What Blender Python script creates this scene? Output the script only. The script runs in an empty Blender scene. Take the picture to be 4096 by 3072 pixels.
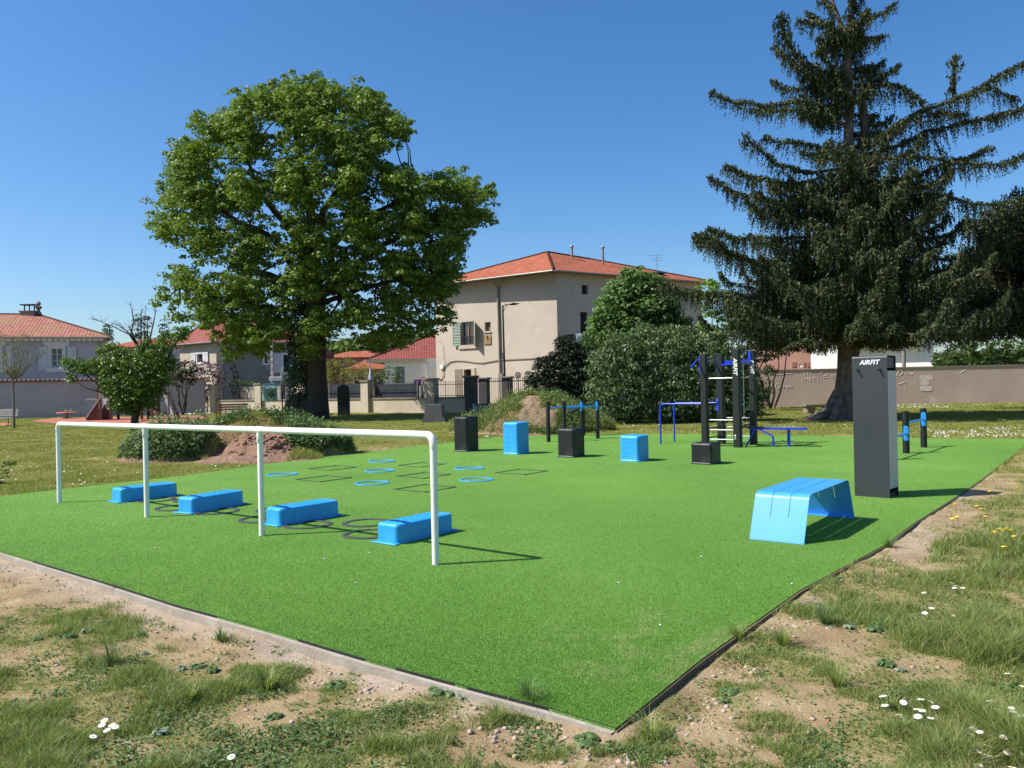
import bpy, math, random
import numpy as np
from mathutils import Vector, Matrix
random.seed(7); RNG = np.random.default_rng(7)
SC = bpy.context.scene
# ------------------------------------------------------------------ camera, sky, sun, exposure
FPX, EYE, ROLL, PITCH = 3190.0, 1.6, 0.021, math.atan(4/3190.0)
cr, sr, cp, sp = math.cos(ROLL), math.sin(ROLL), math.cos(PITCH), math.sin(PITCH)
cam_data = bpy.data.cameras.new('camera'); cam = bpy.data.objects.new('camera', cam_data)
SC.collection.objects.link(cam); SC.camera = cam
cam_data.sensor_width = 36.0; cam_data.lens = 36.0*FPX/4096.0
cam_data.clip_start = 0.05; cam_data.clip_end = 3000.0
_X = Vector((cr, -(-sr)*sp*0, -sr)); _R = Matrix(((cr, sr, 0), (0, 0, -1), (-sr, cr, 0)))   # columns: right, up, back
_P = Matrix(((1, 0, 0), (0, cp, -sp), (0, sp, cp)))
cam.matrix_world = Matrix.Translation((0, 0, EYE)) @ (_P @ _R).to_4x4()

SUN_EL = math.radians(50.0); SH = Vector((0.985, 0.164, 0)).normalized()      # SH: where shadows fall
world = bpy.data.worlds.new('World'); SC.world = world; world.use_nodes = True
wn = world.node_tree; wn.nodes.clear()
sky = wn.nodes.new('ShaderNodeTexSky'); sky.sky_type = 'NISHITA'; sky.sun_disc = False
sky.sun_elevation = SUN_EL; sky.sun_rotation = math.atan2(-SH.x, -SH.y)
sky.air_density = 1.0; sky.dust_density = 1.3; sky.ozone_density = 5.0; sky.altitude = 200
bg = wn.nodes.new('ShaderNodeBackground'); bg.inputs[1].default_value = 0.092
wo = wn.nodes.new('ShaderNodeOutputWorld')
hs = wn.nodes.new('ShaderNodeHueSaturation'); hs.inputs['Saturation'].default_value = 1.24; hs.inputs['Hue'].default_value = 0.501
wn.links.new(sky.outputs[0], hs.inputs['Color']); wn.links.new(hs.outputs[0], bg.inputs[0]); wn.links.new(bg.outputs[0], wo.inputs[0])
sun_d = bpy.data.lights.new('sun', 'SUN'); sun_d.energy = 4.3; sun_d.angle = math.radians(0.53)
sun_d.color = (1.0, 0.95, 0.87)
sun = bpy.data.objects.new('sun', sun_d); SC.collection.objects.link(sun)
sdir = Vector((SH.x*math.cos(SUN_EL), SH.y*math.cos(SUN_EL), -math.sin(SUN_EL)))
sun.rotation_euler = sdir.to_track_quat('-Z', 'Y').to_euler(); sun.location = (-30, -5, 40)
SC.view_settings.view_transform = 'Standard'; SC.view_settings.look = 'None'
SC.view_settings.exposure = 0.85; SC.view_settings.gamma = 1.0
SC.cycles.max_bounces = 6; SC.cycles.transparent_max_bounces = 6

# ------------------------------------------------------------------ pixel (4096x3072) to place
def ray(px, py):
    x = px-2048.0; y = py-1536.0
    u = x*cr-y*sr; v = x*sr+y*cr
    return Vector((u, cp*FPX+sp*v, sp*FPX-cp*v))
def g(px, py, z=0.0):
    d = ray(px, py); t = (z-EYE)/d.z
    return Vector((d.x*t, d.y*t, z))
def at(px, py, Y):
    d = ray(px, py); t = Y/d.y
    return Vector((d.x*t, Y, EYE+d.z*t))
def topx(x, y, z):                      # numpy world -> pixel
    z = z-EYE
    v = y*sp-z*cp; w = y*cp+z*sp
    u = x/w*FPX; v = v/w*FPX
    return 2048+u*cr+v*sr, 1536-u*sr+v*cr
# ------------------------------------------------------------------ numpy value noise
_perm = RNG.permutation(4096); _val = RNG.random(4096)
def vnoise(x, y, s=1.0, seed=0):
    x = np.asarray(x, float)*s+seed*17.3+500; y = np.asarray(y, float)*s+seed*9.1+500
    xi = np.floor(x).astype(int); yi = np.floor(y).astype(int); fx = x-xi; fy = y-yi
    fx = fx*fx*(3-2*fx); fy = fy*fy*(3-2*fy)
    def h(a, b): return _val[_perm[(_perm[a & 4095]+b) & 4095]]
    return (h(xi, yi)*(1-fx)+h(xi+1, yi)*fx)*(1-fy)+(h(xi, yi+1)*(1-fx)+h(xi+1, yi+1)*fx)*fy
def fbm(x, y, s=1.0, seed=0, o=4):
    r = 0; a = 1; t = 0
    for k in range(o):
        r = r+a*vnoise(x, y, s*2**k, seed+k*3); t += a; a *= 0.5
    return r/t
# ------------------------------------------------------------------ materials
def newmat(name):
    m = bpy.data.materials.new(name); m.use_nodes = True
    nt = m.node_tree; nt.nodes.clear()
    return m, nt, nt.nodes.new('ShaderNodeOutputMaterial')
def coords(nt, scale=1.0, kind='Object'):
    tc = nt.nodes.new('ShaderNodeTexCoord'); mp = nt.nodes.new('ShaderNodeMapping')
    s = scale if hasattr(scale, '__len__') else (scale,)*3
    mp.inputs['Scale'].default_value = s; nt.links.new(tc.outputs[kind], mp.inputs[0]); return mp.outputs[0]
def noise(nt, vec, sc, det=4, rough=0.55):
    n = nt.nodes.new('ShaderNodeTexNoise'); n.inputs['Scale'].default_value = sc
    n.inputs['Detail'].default_value = det; n.inputs['Roughness'].default_value = rough
    nt.links.new(vec, n.inputs['Vector']); return n.outputs[0]
def ramp(nt, fac, stops):
    r = nt.nodes.new('ShaderNodeValToRGB'); e = r.color_ramp.elements
    while len(e) < len(stops): e.new(0.5)
    for i, (p, c) in enumerate(stops):
        e[i].position = p; e[i].color = (*c, 1) if len(c) == 3 else c
    nt.links.new(fac, r.inputs[0]); return r.outputs[0]
def mix(nt, a, b, f, mode='MIX'):
    m = nt.nodes.new('ShaderNodeMix'); m.data_type = 'RGBA'; m.blend_type = mode
    for s, v in ((m.inputs[0], f), (m.inputs[6], a), (m.inputs[7], b)):
        if isinstance(v, (int, float)): s.default_value = v
        elif isinstance(v, tuple): s.default_value = (*v, 1) if len(v) == 3 else v
        else: nt.links.new(v, s)
    return m.outputs[2]
def bump(nt, h, strength=0.3, dist=0.01):
    b = nt.nodes.new('ShaderNodeBump'); b.inputs['Strength'].default_value = strength
    b.inputs['Distance'].default_value = dist; nt.links.new(h, b.inputs['Height']); return b.outputs[0]
def princ(nt, out, color, rough=0.6, metal=0.0, spec=0.5, normal=None):
    p = nt.nodes.new('ShaderNodeBsdfPrincipled')
    if isinstance(color, tuple): p.inputs['Base Color'].default_value = (*color, 1)
    else: nt.links.new(color, p.inputs['Base Color'])
    if isinstance(rough, (int, float)): p.inputs['Roughness'].default_value = rough
    else: nt.links.new(rough, p.inputs['Roughness'])
    p.inputs['Metallic'].default_value = metal; p.inputs['Specular IOR Level'].default_value = spec
    if normal is not None: nt.links.new(normal, p.inputs['Normal'])
    nt.links.new(p.outputs[0], out.inputs[0]); return p
def surf(name, c1, c2=None, sc=3.0, rough=0.6, metal=0.0, bsc=40.0, bst=0.15, spec=0.4, c3=None, fine=None, bd=0.01):
    """mottled surface: c1/c2 blend over a soft noise, c3 for rarer stains, fine bump"""
    m, nt, out = newmat(name); v = coords(nt)
    c2 = c2 or tuple(x*0.82 for x in c1)
    col = ramp(nt, noise(nt, v, sc, 6, 0.6), [(0.32, c2), (0.68, c1)])
    if c3: col = mix(nt, col, c3, ramp(nt, noise(nt, v, sc*0.6+0.7, 7, 0.7), [(0.55, (0, 0, 0)), (0.72, (1, 1, 1))]))
    if fine: col = mix(nt, col, ramp(nt, noise(nt, v, fine, 2), [(0.3, (0.55,)*3), (0.7, (1.35,)*3)]), 1.0, 'MULTIPLY')
    b = bump(nt, noise(nt, v, bsc, 4), bst, bd)
    princ(nt, out, col, rough, metal, spec, b); return m
def leafmat(name, c1, c2, trans=(0.1, 0.2, 0.02), tf=0.3, rough=0.5, spec=0.3, c3=None):
    m, nt, out = newmat(name)
    gi = nt.nodes.new('ShaderNodeNewGeometry')
    st = [(0.0, c2), (0.6, c1)] + ([(1.0, c3)] if c3 else [(1.0, tuple(x*1.25 for x in c1))])
    col = ramp(nt, gi.outputs['Random Per Island'], st)
    p = princ(nt, out, col, rough, 0, spec)
    t = nt.nodes.new('ShaderNodeBsdfTranslucent')
    tc = mix(nt, trans, tuple(x*0.7 for x in trans), gi.outputs['Random Per Island'])
    nt.links.new(tc, t.inputs[0])
    ms = nt.nodes.new('ShaderNodeMixShader'); ms.inputs[0].default_value = tf
    nt.links.new(p.outputs[0], ms.inputs[1]); nt.links.new(t.outputs[0], ms.inputs[2])
    nt.links.new(ms.outputs[0], out.inputs[0]); return m
def roofmat(name, cols, tw=0.24, tl=0.40, moss=None):
    m, nt, out = newmat(name)
    tc = nt.nodes.new('ShaderNodeTexCoord'); sx = nt.nodes.new('ShaderNodeSeparateXYZ')
    nt.links.new(tc.outputs['UV'], sx.inputs[0])
    def mth(op, a, b=None):
        n = nt.nodes.new('ShaderNodeMath'); n.operation = op
        for i, v in enumerate((a, b)):
            if v is None: continue
            if isinstance(v, (int, float)): n.inputs[i].default_value = v
            else: nt.links.new(v, n.inputs[i])
        return n.outputs[0]
    u = mth('DIVIDE', sx.outputs[0], tw); v = mth('DIVIDE', sx.outputs[1], tl)
    cb = nt.nodes.new('ShaderNodeCombineXYZ'); nt.links.new(mth('FLOOR', u), cb.inputs[0]); nt.links.new(mth('FLOOR', v), cb.inputs[1])
    wn_ = nt.nodes.new('ShaderNodeTexWhiteNoise'); nt.links.new(cb.outputs[0], wn_.inputs[0])
    n = len(cols); col = ramp(nt, wn_.outputs[0], [(i/(n-1), c) for i, c in enumerate(cols)])
    if moss: col = mix(nt, col, moss, ramp(nt, noise(nt, coords(nt), 0.45, 6, 0.65), [(0.48, (0, 0, 0)), (0.66, (0.8, 0.8, 0.8))]))
    fr = mth('FRACT', v)                     # the lap of each course: a thin dark joint under each tile's edge
    lap = ramp(nt, fr, [(0.0, (0.22,)*3), (0.10, (0.4,)*3), (0.30, (1, 1, 1)), (1.0, (1.12,)*3)]); col = mix(nt, col, lap, 1.0, 'MULTIPLY')
    h = mth('ADD', mth('SINE', mth('MULTIPLY', u, 6.2832)), mth('MULTIPLY', mth('SUBTRACT', 1.0, fr), 1.2))
    princ(nt, out, col, 0.8, 0, 0.2, bump(nt, h, 0.35, 0.04)); return m
# ------------------------------------------------------------------ mesh builders
def link(o): SC.collection.objects.link(o); return o
def rootloc(o):
    while o.parent: o = o.parent
    return o.location
def npmesh(name, V, F, mat, parent=None, uv=None, smooth=False, local=False):
    V = np.asarray(V, dtype=np.float64).reshape(-1, 3).copy(); F = np.asarray(F, dtype=np.int32)
    if parent is not None and not local:
        V -= np.array(rootloc(parent))[None, :]
    me = bpy.data.meshes.new(name); k = F.shape[1]; n = F.shape[0]
    me.vertices.add(len(V)); me.vertices.foreach_set('co', V.astype(np.float32).ravel())
    me.loops.add(n*k); me.loops.foreach_set('vertex_index', F.ravel())
    me.polygons.add(n); me.polygons.foreach_set('loop_start', np.arange(0, n*k, k, dtype=np.int32))
    me.polygons.foreach_set('loop_total', np.full(n, k, dtype=np.int32))
    if smooth: me.polygons.foreach_set('use_smooth', np.ones(n, dtype=bool))
    me.materials.append(mat); me.update(calc_edges=True)
    o = link(bpy.data.objects.new(name, me)); o.parent = parent; return o
class MB:
    def __init__(s): s.v = []; s.f = []; s.u = {}; s.sm = []
    def add(s, vs, fs, smooth=False):
        b = len(s.v); s.v += [tuple(v) for v in vs]
        for f in fs: s.f.append([b+i for i in f]); s.sm.append(smooth)
        return s
    def poly(s, pts, uv=None):
        s.add(pts, [list(range(len(pts)))])
        if uv: s.u[len(s.f)-1] = uv
        return s
    def box(s, c, size, rz=0.0, bev=0.0, M=None):
        x, y, z = (a/2 for a in size); ca, sa = math.cos(rz), math.sin(rz); vs = []
        if bev > 0:
            b = min(bev, x*.9, y*.9, z*.9)
            for sz in (-1, 1):
                for ring in ((0, b), (1, 0)):
                    pass
            prof = [(-x+b, -y), (x-b, -y), (x, -y+b), (x, y-b), (x-b, y), (-x+b, y), (-x, y-b), (-x, -y+b)]
            def ins(d): return [(-x+b, -y+d), (x-b, -y+d), (x-d, -y+b), (x-d, y-b), (x-b, y-d), (-x+b, y-d), (-x+d, y-b), (-x+d, -y+b)]
            rings = [(ins(b*.7), -z), (prof, -z+b), (prof, z-b), (ins(b*.7), z)]
            for pr, zz in rings:
                vs += [(px, py, zz) for px, py in pr]
            fs = [list(range(7, -1, -1)), list(range(24, 32))]
            for r in range(3):
                for i in range(8): fs.append([r*8+i, r*8+(i+1) % 8, (r+1)*8+(i+1) % 8, (r+1)*8+i])
        else:
            vs = [(sx*x, sy*y, sz*z) for sz in (-1, 1) for sy in (-1, 1) for sx in (-1, 1)]
            fs = [(0, 2, 3, 1), (4, 5, 7, 6), (0, 1, 5, 4), (2, 6, 7, 3), (0, 4, 6, 2), (1, 3, 7, 5)]
        if M is not None: vs = [tuple(M @ Vector(v)) for v in vs]
        else: vs = [(c[0]+a*ca-b_*sa, c[1]+a*sa+b_*ca, c[2]+d) for a, b_, d in vs]
        return s.add(vs, fs)
    def bar(s, p, q, w, h, up=(0, 0, 1)):
        p = Vector(p); q = Vector(q); d = (q-p).normalized(); up = Vector(up)
        r = d.cross(up)
        if r.length < 1e-4: r = d.cross(Vector((1, 0, 0)))
        r.normalize(); u = r.cross(d).normalized(); vs = []
        for e in (p, q):
            for a, b in ((-1, -1), (1, -1), (1, 1), (-1, 1)): vs.append(e+r*(a*w/2)+u*(b*h/2))
        return s.add(vs, [(3, 2, 1, 0), (4, 5, 6, 7), (0, 1, 5, 4), (1, 2, 6, 5), (2, 3, 7, 6), (3, 0, 4, 7)])
    def tube(s, pts, rad, n=10, cap=True, smooth=True):
        pts = [Vector(p) for p in pts]; m = len(pts)
        if not hasattr(rad, '__len__'): rad = [rad]*m
        vs = []; prev = None
        for i, p in enumerate(pts):
            d = (pts[min(i+1, m-1)]-pts[max(i-1, 0)])
            d = d.normalized() if d.length > 1e-9 else Vector((0, 0, 1))
            if prev is None:
                a = Vector((0, 0, 1)) if abs(d.z) < 0.9 else Vector((1, 0, 0)); r = d.cross(a).normalized()
            else: r = (prev-d*prev.dot(d)); r = r.normalized() if r.length > 1e-6 else d.orthogonal().normalized()
            prev = r; u = d.cross(r)
            for k in range(n):
                t = 2*math.pi*k/n; vs.append(p+(r*math.cos(t)+u*math.sin(t))*rad[i])
        fs = [[i*n+k, i*n+(k+1) % n, (i+1)*n+(k+1) % n, (i+1)*n+k] for i in range(m-1) for k in range(n)]
        s.add(vs, fs, smooth)
        if cap:
            b = len(s.v)-len(vs); s.f.append([b+k for k in range(n-1, -1, -1)]); s.f.append([b+(m-1)*n+k for k in range(n)]); s.sm += [False, False]
        return s
    def lathe(s, c, prof, n=20, smooth=True):
        vs = [(c[0]+r*math.cos(2*math.pi*k/n), c[1]+r*math.sin(2*math.pi*k/n), c[2]+z) for r, z in prof for k in range(n)]
        fs = [[i*n+k, i*n+(k+1) % n, (i+1)*n+(k+1) % n, (i+1)*n+k] for i in range(len(prof)-1) for k in range(n)]
        fs += [list(range(n-1, -1, -1)), [(len(prof)-1)*n+k for k in range(n)]]
        return s.add(vs, fs, smooth)
    def prism(s, pts, n, th):
        """flat outline pts (3D) given thickness th along direction n"""
        n = Vector(n).normalized(); a = [Vector(p) for p in pts]; b = [p+n*th for p in a]; k = len(a)
        return s.add(a+b, [list(range(k-1, -1, -1)), list(range(k, 2*k))]+[[i, (i+1) % k, k+(i+1) % k, k+i] for i in range(k)])
    def build(s, name, mat, parent=None, local=False):
        me = bpy.data.meshes.new(name); off = Vector((0, 0, 0))
        if parent is not None and not local: off = Vector(rootloc(parent))
        me.from_pydata([(v[0]-off.x, v[1]-off.y, v[2]-off.z) for v in s.v], [], s.f)
        for p, f in zip(me.polygons, s.sm): p.use_smooth = f
        if s.u:
            l = me.uv_layers.new(name='UVMap')
            for i, uv in s.u.items():
                for li, c in zip(me.polygons[i].loop_indices, uv): l.data[li].uv = c
        me.materials.append(mat); me.update(); me.validate()
        if any(s.sm): me.set_sharp_from_angle(angle=math.radians(38))
        o = link(bpy.data.objects.new(name, me)); o.parent = parent; return o
def tag(o, label=None, cat=None, group=None, kind=None):
    if label: o['label'] = label
    if cat: o['category'] = cat
    if group: o['group'] = group
    if kind: o['kind'] = kind
    return o
def thing(name, label, cat, loc=(0, 0, 0), group=None):
    o = link(bpy.data.objects.new(name, None)); o.location = loc; o.empty_display_size = 0.2
    return tag(o, label, cat, group)
def copy_tree(o, parent=None):
    c = link(o.copy()); c.parent = parent
    for ch in list(o.children): copy_tree(ch, c)
    return c
def text_mesh(name, body, size, mat, parent, M, shear=0.0, bold=0.0, ext=0.002, local=False):
    cu = bpy.data.curves.new(name, 'FONT'); cu.body = body; cu.size = size; cu.shear = shear; cu.offset = bold; cu.extrude = ext
    cu.align_x = 'CENTER'; cu.align_y = 'CENTER'; cu.resolution_u = 2
    t = link(bpy.data.objects.new('tmp', cu)); bpy.context.view_layer.update()
    me = bpy.data.meshes.new_from_object(t.evaluated_get(bpy.context.evaluated_depsgraph_get())); bpy.data.objects.remove(t)
    off = Vector((0, 0, 0)) if (parent is None or local) else Vector(rootloc(parent))
    me.transform(Matrix.Translation(-off) @ M); me.materials.clear(); me.materials.append(mat); me.name = name
    o = link(bpy.data.objects.new(name, me)); o.parent = parent; return o
def frame_m(o, x, y):                    # matrix whose local x,y axes are the given directions
    x = Vector(x).normalized(); y = Vector(y).normalized(); z = x.cross(y).normalized()
    M = Matrix((x, y, z)).transposed().to_4x4(); M.translation = Vector(o); return M
# leaves: numpy rhombi, one island each
def unit(a): return a/np.maximum(np.linalg.norm(a, axis=1, keepdims=True), 1e-9)
def leafquads(P, N, size, aspect=0.75, axis=None, fold=0.0, rng=RNG):
    n = len(P); N = unit(N)
    A = rng.normal(size=(n, 3)) if axis is None else axis
    A = unit(A-N*np.sum(A*N, axis=1, keepdims=True)); B = np.cross(N, A)
    s = (size if hasattr(size, '__len__') else np.full(n, size))[:, None]
    a = P-A*s*0.5; b = P+B*s*aspect*0.5+N*s*fold-A*s*0.05; c = P+A*s*0.5; d = P-B*s*aspect*0.5+N*s*fold-A*s*0.05
    V = np.stack([a, b, c, d], axis=1).reshape(-1, 3)
    return V, np.arange(4*n).reshape(n, 4)
def leafmesh(name, P, N, size, mat, parent=None, **k):
    V, F = leafquads(P, N, size, **k); return npmesh(name, V, F, mat, parent)
def blades(name, P, h, w, lean, mat, parent=None, seg2=False, rng=RNG):
    """grass blades as slim triangles (or bent two-step blades)"""
    n = len(P); a = rng.random(n)*2*math.pi; side = np.stack([np.cos(a), np.sin(a), np.zeros(n)], 1)
    b = rng.random(n)*2*math.pi; ln = (lean*(0.3+0.9*rng.random(n))*h)[:, None]*np.stack([np.cos(b), np.sin(b), np.zeros(n)], 1)
    up = np.zeros((n, 3)); up[:, 2] = h; W = side*(w/2)[:, None]
    if not seg2:
        V = np.stack([P-W, P+W, P+up+ln], 1).reshape(-1, 3); return npmesh(name, V, np.arange(3*n).reshape(n, 3), mat, parent)
    m = P+up*0.6+ln*0.3; t = P+up*0.95+ln
    V = np.stack([P-W, P+W, m+W*0.8, m-W*0.8, t], 1).reshape(-1, 3); i = np.arange(n)[:, None]*5
    F = np.concatenate([i+np.array([[0, 1, 2]]), i+np.array([[0, 2, 3]]), i+np.array([[3, 2, 4]])], 0)
    return npmesh(name, V, F, mat, parent)
def inpoly(x, y, poly):
    r = np.zeros(len(x), bool); n = len(poly); j = n-1
    for i in range(n):
        xi, yi = poly[i][:2]; xj, yj = poly[j][:2]
        c = ((yi > y) != (yj > y)) & (x < (xj-xi)*(y-yi)/((yj-yi) or 1e-9)+xi); r ^= c; j = i
    return r
def distpoly(x, y, poly):
    d = np.full(np.shape(x), 1e9); n = len(poly)
    for i in range(n):
        ax, ay = poly[i][:2]; bx, by = poly[(i+1) % n][:2]; L = (bx-ax)**2+(by-ay)**2
        t = np.clip(((x-ax)*(bx-ax)+(y-ay)*(by-ay))/L, 0, 1)
        d = np.minimum(d, np.hypot(x-ax-t*(bx-ax), y-ay-t*(by-ay)))
    return d
# ------------------------------------------------------------------ equipment materials
def plastic(name, c, rough=0.4, c3=None, bst=0.06):
    return surf(name, c, tuple(x*0.9 for x in c), 2.0, rough, bsc=120, bst=bst, spec=0.4, c3=c3, bd=0.003)
M_WHITE = plastic('white_powder_coat', (0.80, 0.79, 0.74), 0.35)
M_BLUE = plastic('sky_blue_plastic', (0.03, 0.33, 0.74), 0.45, c3=(0.075, 0.37, 0.72))
M_BLACK = surf('black_moulded_plastic', (0.013, 0.014, 0.016), (0.008, 0.009, 0.010), 4, 0.45, bsc=100, bst=0.2, c3=(0.06, 0.058, 0.055))
M_DGREY = surf('grey_rubber', (0.055, 0.062, 0.065), (0.035, 0.04, 0.045), 5, 0.7, bsc=100, bst=0.3)
M_BSTEEL = plastic('bright_blue_steel', (0.03, 0.30, 0.80), 0.3)
M_COBALT = plastic('cobalt_blue_steel', (0.012, 0.045, 0.55), 0.3)
M_POST = surf('black_timber_post', (0.010, 0.012, 0.012), (0.006, 0.008, 0.008), 6, 0.6, bsc=50, bst=0.4)
M_CHROME = surf('polished_steel', (0.72, 0.72, 0.72), (0.62, 0.62, 0.63), 5, 0.25, metal=0.9, bst=0.02)
M_BOLT = surf('bolt_steel', (0.5, 0.5, 0.5), (0.4, 0.4, 0.4), 5, 0.3, metal=0.8, bst=0.02)
M_LETTER = surf('white_lettering', (0.85, 0.85, 0.85), (0.8, 0.8, 0.8), 5, 0.5)

# ================================================================== GROUND, TURF, MOUNDS
E1 = Vector((0.79, -0.613, 0)).normalized(); E2 = Vector((0.613, 0.79, 0)).normalized(); UP = Vector((0, 0, 1)); TH1 = math.atan2(E1.y, E1.x)
_R = [g(*p) for p in ((2460, 2915), (2800, 2640), (3200, 2360), (3538, 2180), (3660, 2090), (3819, 1990), (3930, 1915), (4035, 1835), (4110, 1775))]
_F = [g(*p) for p in ((4120, 1757), (3700, 1752), (3400, 1745), (3050, 1738), (2700, 1735), (2400, 1735), (2200, 1740), (2000, 1748), (1830, 1765), (1500, 1805), (1250, 1832), (1000, 1865), (760, 1900), (530, 1925), (250, 1955), (0, 1985))]
_L = [Vector((-9.2, 11.4, 0))]+[g(*p) for p in ((0, 2205), (190, 2262), (385, 2320), (700, 2420), (1080, 2525), (1500, 2650), (1900, 2758), (2200, 2835))]
TURF = _R+_F+_L
TP = [(p.x, p.y) for p in TURF]
def sstep(a, b, x): t = np.clip((x-a)/(b-a), 0, 1); return t*t*(3-2*t)
def gh(x, y):                            # height of the natural ground
    x = np.asarray(x, float); y = np.asarray(y, float)
    near = 1-sstep(9, 15, y); rt = sstep(-0.25, 0.02, (x-0.44)*0.79+(y-3.69)*-0.613+0.02*0)   # the ground stands higher on the right side
    h = -0.012-0.036*near+0.026*near*rt+(0.07*(fbm(x, y, 1.7, 13)-0.5)+0.03*(fbm(x, y, 7, 15)-0.5))*near*(1-0.5*rt)+0.05*(fbm(x, y, 0.8, 3)-0.5)*near+0.022*(fbm(x, y, 5, 5)-0.5)*near
    d = distpoly(x, y, TP); ins = inpoly(x.ravel(), y.ravel(), TP).reshape(x.shape)
    # eroded channel beside the right edging near the corner
    px, py = topx(x, y, 0.0*x)
    tr = np.exp(-((d-0.16)/0.10)**2)*np.exp(-((np.hypot(x-0.95, y-4.0))/0.75)**2)*(~ins)
    h = h-0.05*tr*(0.6+0.8*fbm(x, y, 9, 8))
    h = np.where(ins & (d > 0.05), -0.09, h)
    return h
C_RED = dict(x=-6.1, y=19.4)
def cover(px, py, x, y):                 # how grassy the natural ground is (0 bare earth .. 1 sward)
    c = 0.62*np.ones_like(px)
    n = fbm(x, y, 1.6, 21, 5); n2 = fbm(x, y, 5.5, 31, 3)
    near = (py > 2150)
    left = near & (px < 2560)
    # left foreground: bare band along the kerb, grassier toward the bottom and left
    ky = np.interp(px, [0, 700, 1500, 2460], [2205, 2420, 2650, 2915])       # kerb line
    dl = (py-ky)/760.0
    cl = -0.08+1.12*np.clip(dl, 0, 1)
    cr_ = 0.36+0.55*sstep(3250, 4000, px)+0.22*sstep(2650, 2950, py)*sstep(2800, 3400, px)-0.25*np.exp(-((px-3250)/320)**2-((py-2680)/170)**2)
    c = np.where(near, np.where(left, cl, cr_), c)
    for bx, by, rx, ry, s in ((350, 2500, 260, 45, .7), (430, 2540, 200, 60, .6), (120, 2470, 150, 45, .5), (480, 2760, 150, 70, .5), (1080, 2730, 110, 60, .75), (900, 2560, 60, 25, .5),
                              (760, 2700, 110, 40, .35), (1350, 2760, 70, 35, .7), (1790, 2800, 130, 50, .7), (2080, 2880, 200, 60, .75), (1500, 2950, 330, 100, .35), (2150, 3000, 160, 50, .5),
                              (2560, 3000, 200, 70, .7), (3080, 2610, 160, 60, .6), (3300, 2700, 110, 40, .3), (3590, 2560, 200, 55, .65), (3130, 2720, 140, 90, .35), (2960, 2790, 90, 50, .5),
                              (3540, 2705, 90, 35, .7), (3380, 2760, 60, 40, .6), (3560, 2440, 200, 40, .4), (3290, 2450, 120, 45, .35), (700, 2800, 400, 60, .3), (2750, 2570, 90, 30, .4),
                              (3700, 2150, 60, 40, -.7), (3600, 2130, 120, 40, -.6), (3650, 2200, 60, 60, -.5), (3850, 1990, 60, 25, -.5), (3200, 2500, 140, 50, -.3), (1100, 2860, 200, 60, -.35), (1900, 2950, 120, 40, -.3)):
        c = c+s*np.exp(-((px-bx)/rx)**2-((py-by)/ry)**2)
    c = np.where(~near, 0.95+0*c, c)
    # worn patches in the lawn, the strip beside the turf's far-left edge
    c = np.where((py <= 2150) & (px > 3300), 0.42+0.5*sstep(0.25, 0.9, distpoly(x, y, TP)), c)
    c = c-0.9*np.exp(-((px-1520)/130)**2-((py-1795)/8)**2)-0.7*np.exp(-((px-380)/60)**2-((py-1835)/12)**2)-0.5*np.exp(-((px-700)/90)**2-((py-1905)/10)**2)
    c = c-0.8*np.exp(-(np.hypot(x+5.9, y-17.9)/1.1)**2)-0.8*np.exp(-(np.hypot(x-0.3, y-25.2)/0.7)**2)
    n3 = fbm(x, y, 14, 37, 2)
    return np.clip(c+0.09+(n-0.5)*1.0+(n2-0.5)*0.85+(n3-0.5)*0.45, 0, 1)
def axis_pts(lo, hi, a, b, fine, grow=1.13, s0=None):
    p = list(np.arange(a, b, fine)); st = fine; v = p[-1]
    while v < hi: st *= grow; v += st; p.append(min(v, hi))
    st = fine; v = a; q = []
    while v > lo: st *= grow; v -= st; q.append(max(v, lo))
    return np.array(q[::-1]+p)
xs = axis_pts(-900, 900, -6.5, 7.5, 0.05); ys = axis_pts(-60, 1600, 1.6, 12.0, 0.05)
GX, GY = np.meshgrid(xs, ys); GZ = gh(GX, GY)
nx, ny = len(xs), len(ys); idx = np.arange(nx*ny).reshape(ny, nx)
Fg = np.stack([idx[:-1, :-1], idx[:-1, 1:], idx[1:, 1:], idx[1:, :-1]], -1).reshape(-1, 4)
m, nt, out = newmat('meadow_ground'); v = coords(nt)
at_ = nt.nodes.new('ShaderNodeAttribute'); at_.attribute_name = 'cover'
fine = noise(nt, v, 55, 5, 0.7)
earth = ramp(nt, noise(nt, v, 2.3, 8, 0.65), [(0.3, (0.215, 0.145, 0.078)), (0.5, (0.315, 0.23, 0.13)), (0.7, (0.40, 0.31, 0.185))])
earth = mix(nt, earth, ramp(nt, noise(nt, v, 90, 3), [(0.3, (0.7,)*3), (0.7, (1.2,)*3)]), 1.0, 'MULTIPLY')
peb = nt.nodes.new('ShaderNodeTexVoronoi'); peb.inputs['Scale'].default_value = 26; nt.links.new(v, peb.inputs['Vector'])
earth = mix(nt, earth, (0.55, 0.46, 0.38), ramp(nt, peb.outputs['Distance'], [(0.06, (1, 1, 1)), (0.16, (0, 0, 0))]))
gr = ramp(nt, noise(nt, v, 0.55, 8, 0.7), [(0.3, (0.15, 0.165, 0.04)), (0.5, (0.22, 0.225, 0.06)), (0.7, (0.31, 0.285, 0.10))])
gr = mix(nt, gr, (0.20, 0.15, 0.075), ramp(nt, noise(nt, v, 11, 6, 0.8), [(0.42, (0, 0, 0)), (0.62, (0.75,)*3)]))
gr = mix(nt, gr, ramp(nt, noise(nt, v, 45, 5, 0.8), [(0.3, (0.35,)*3), (0.7, (1.5,)*3)]), 1.0, 'MULTIPLY')
lim = nt.nodes.new('ShaderNodeAttribute'); lim.attribute_name = 'gravel'
earth = mix(nt, earth, ramp(nt, noise(nt, v, 30, 5, 0.8), [(0.3, (0.28, 0.215, 0.155)), (0.7, (0.48, 0.40, 0.325))]), lim.outputs['Fac'])
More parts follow.
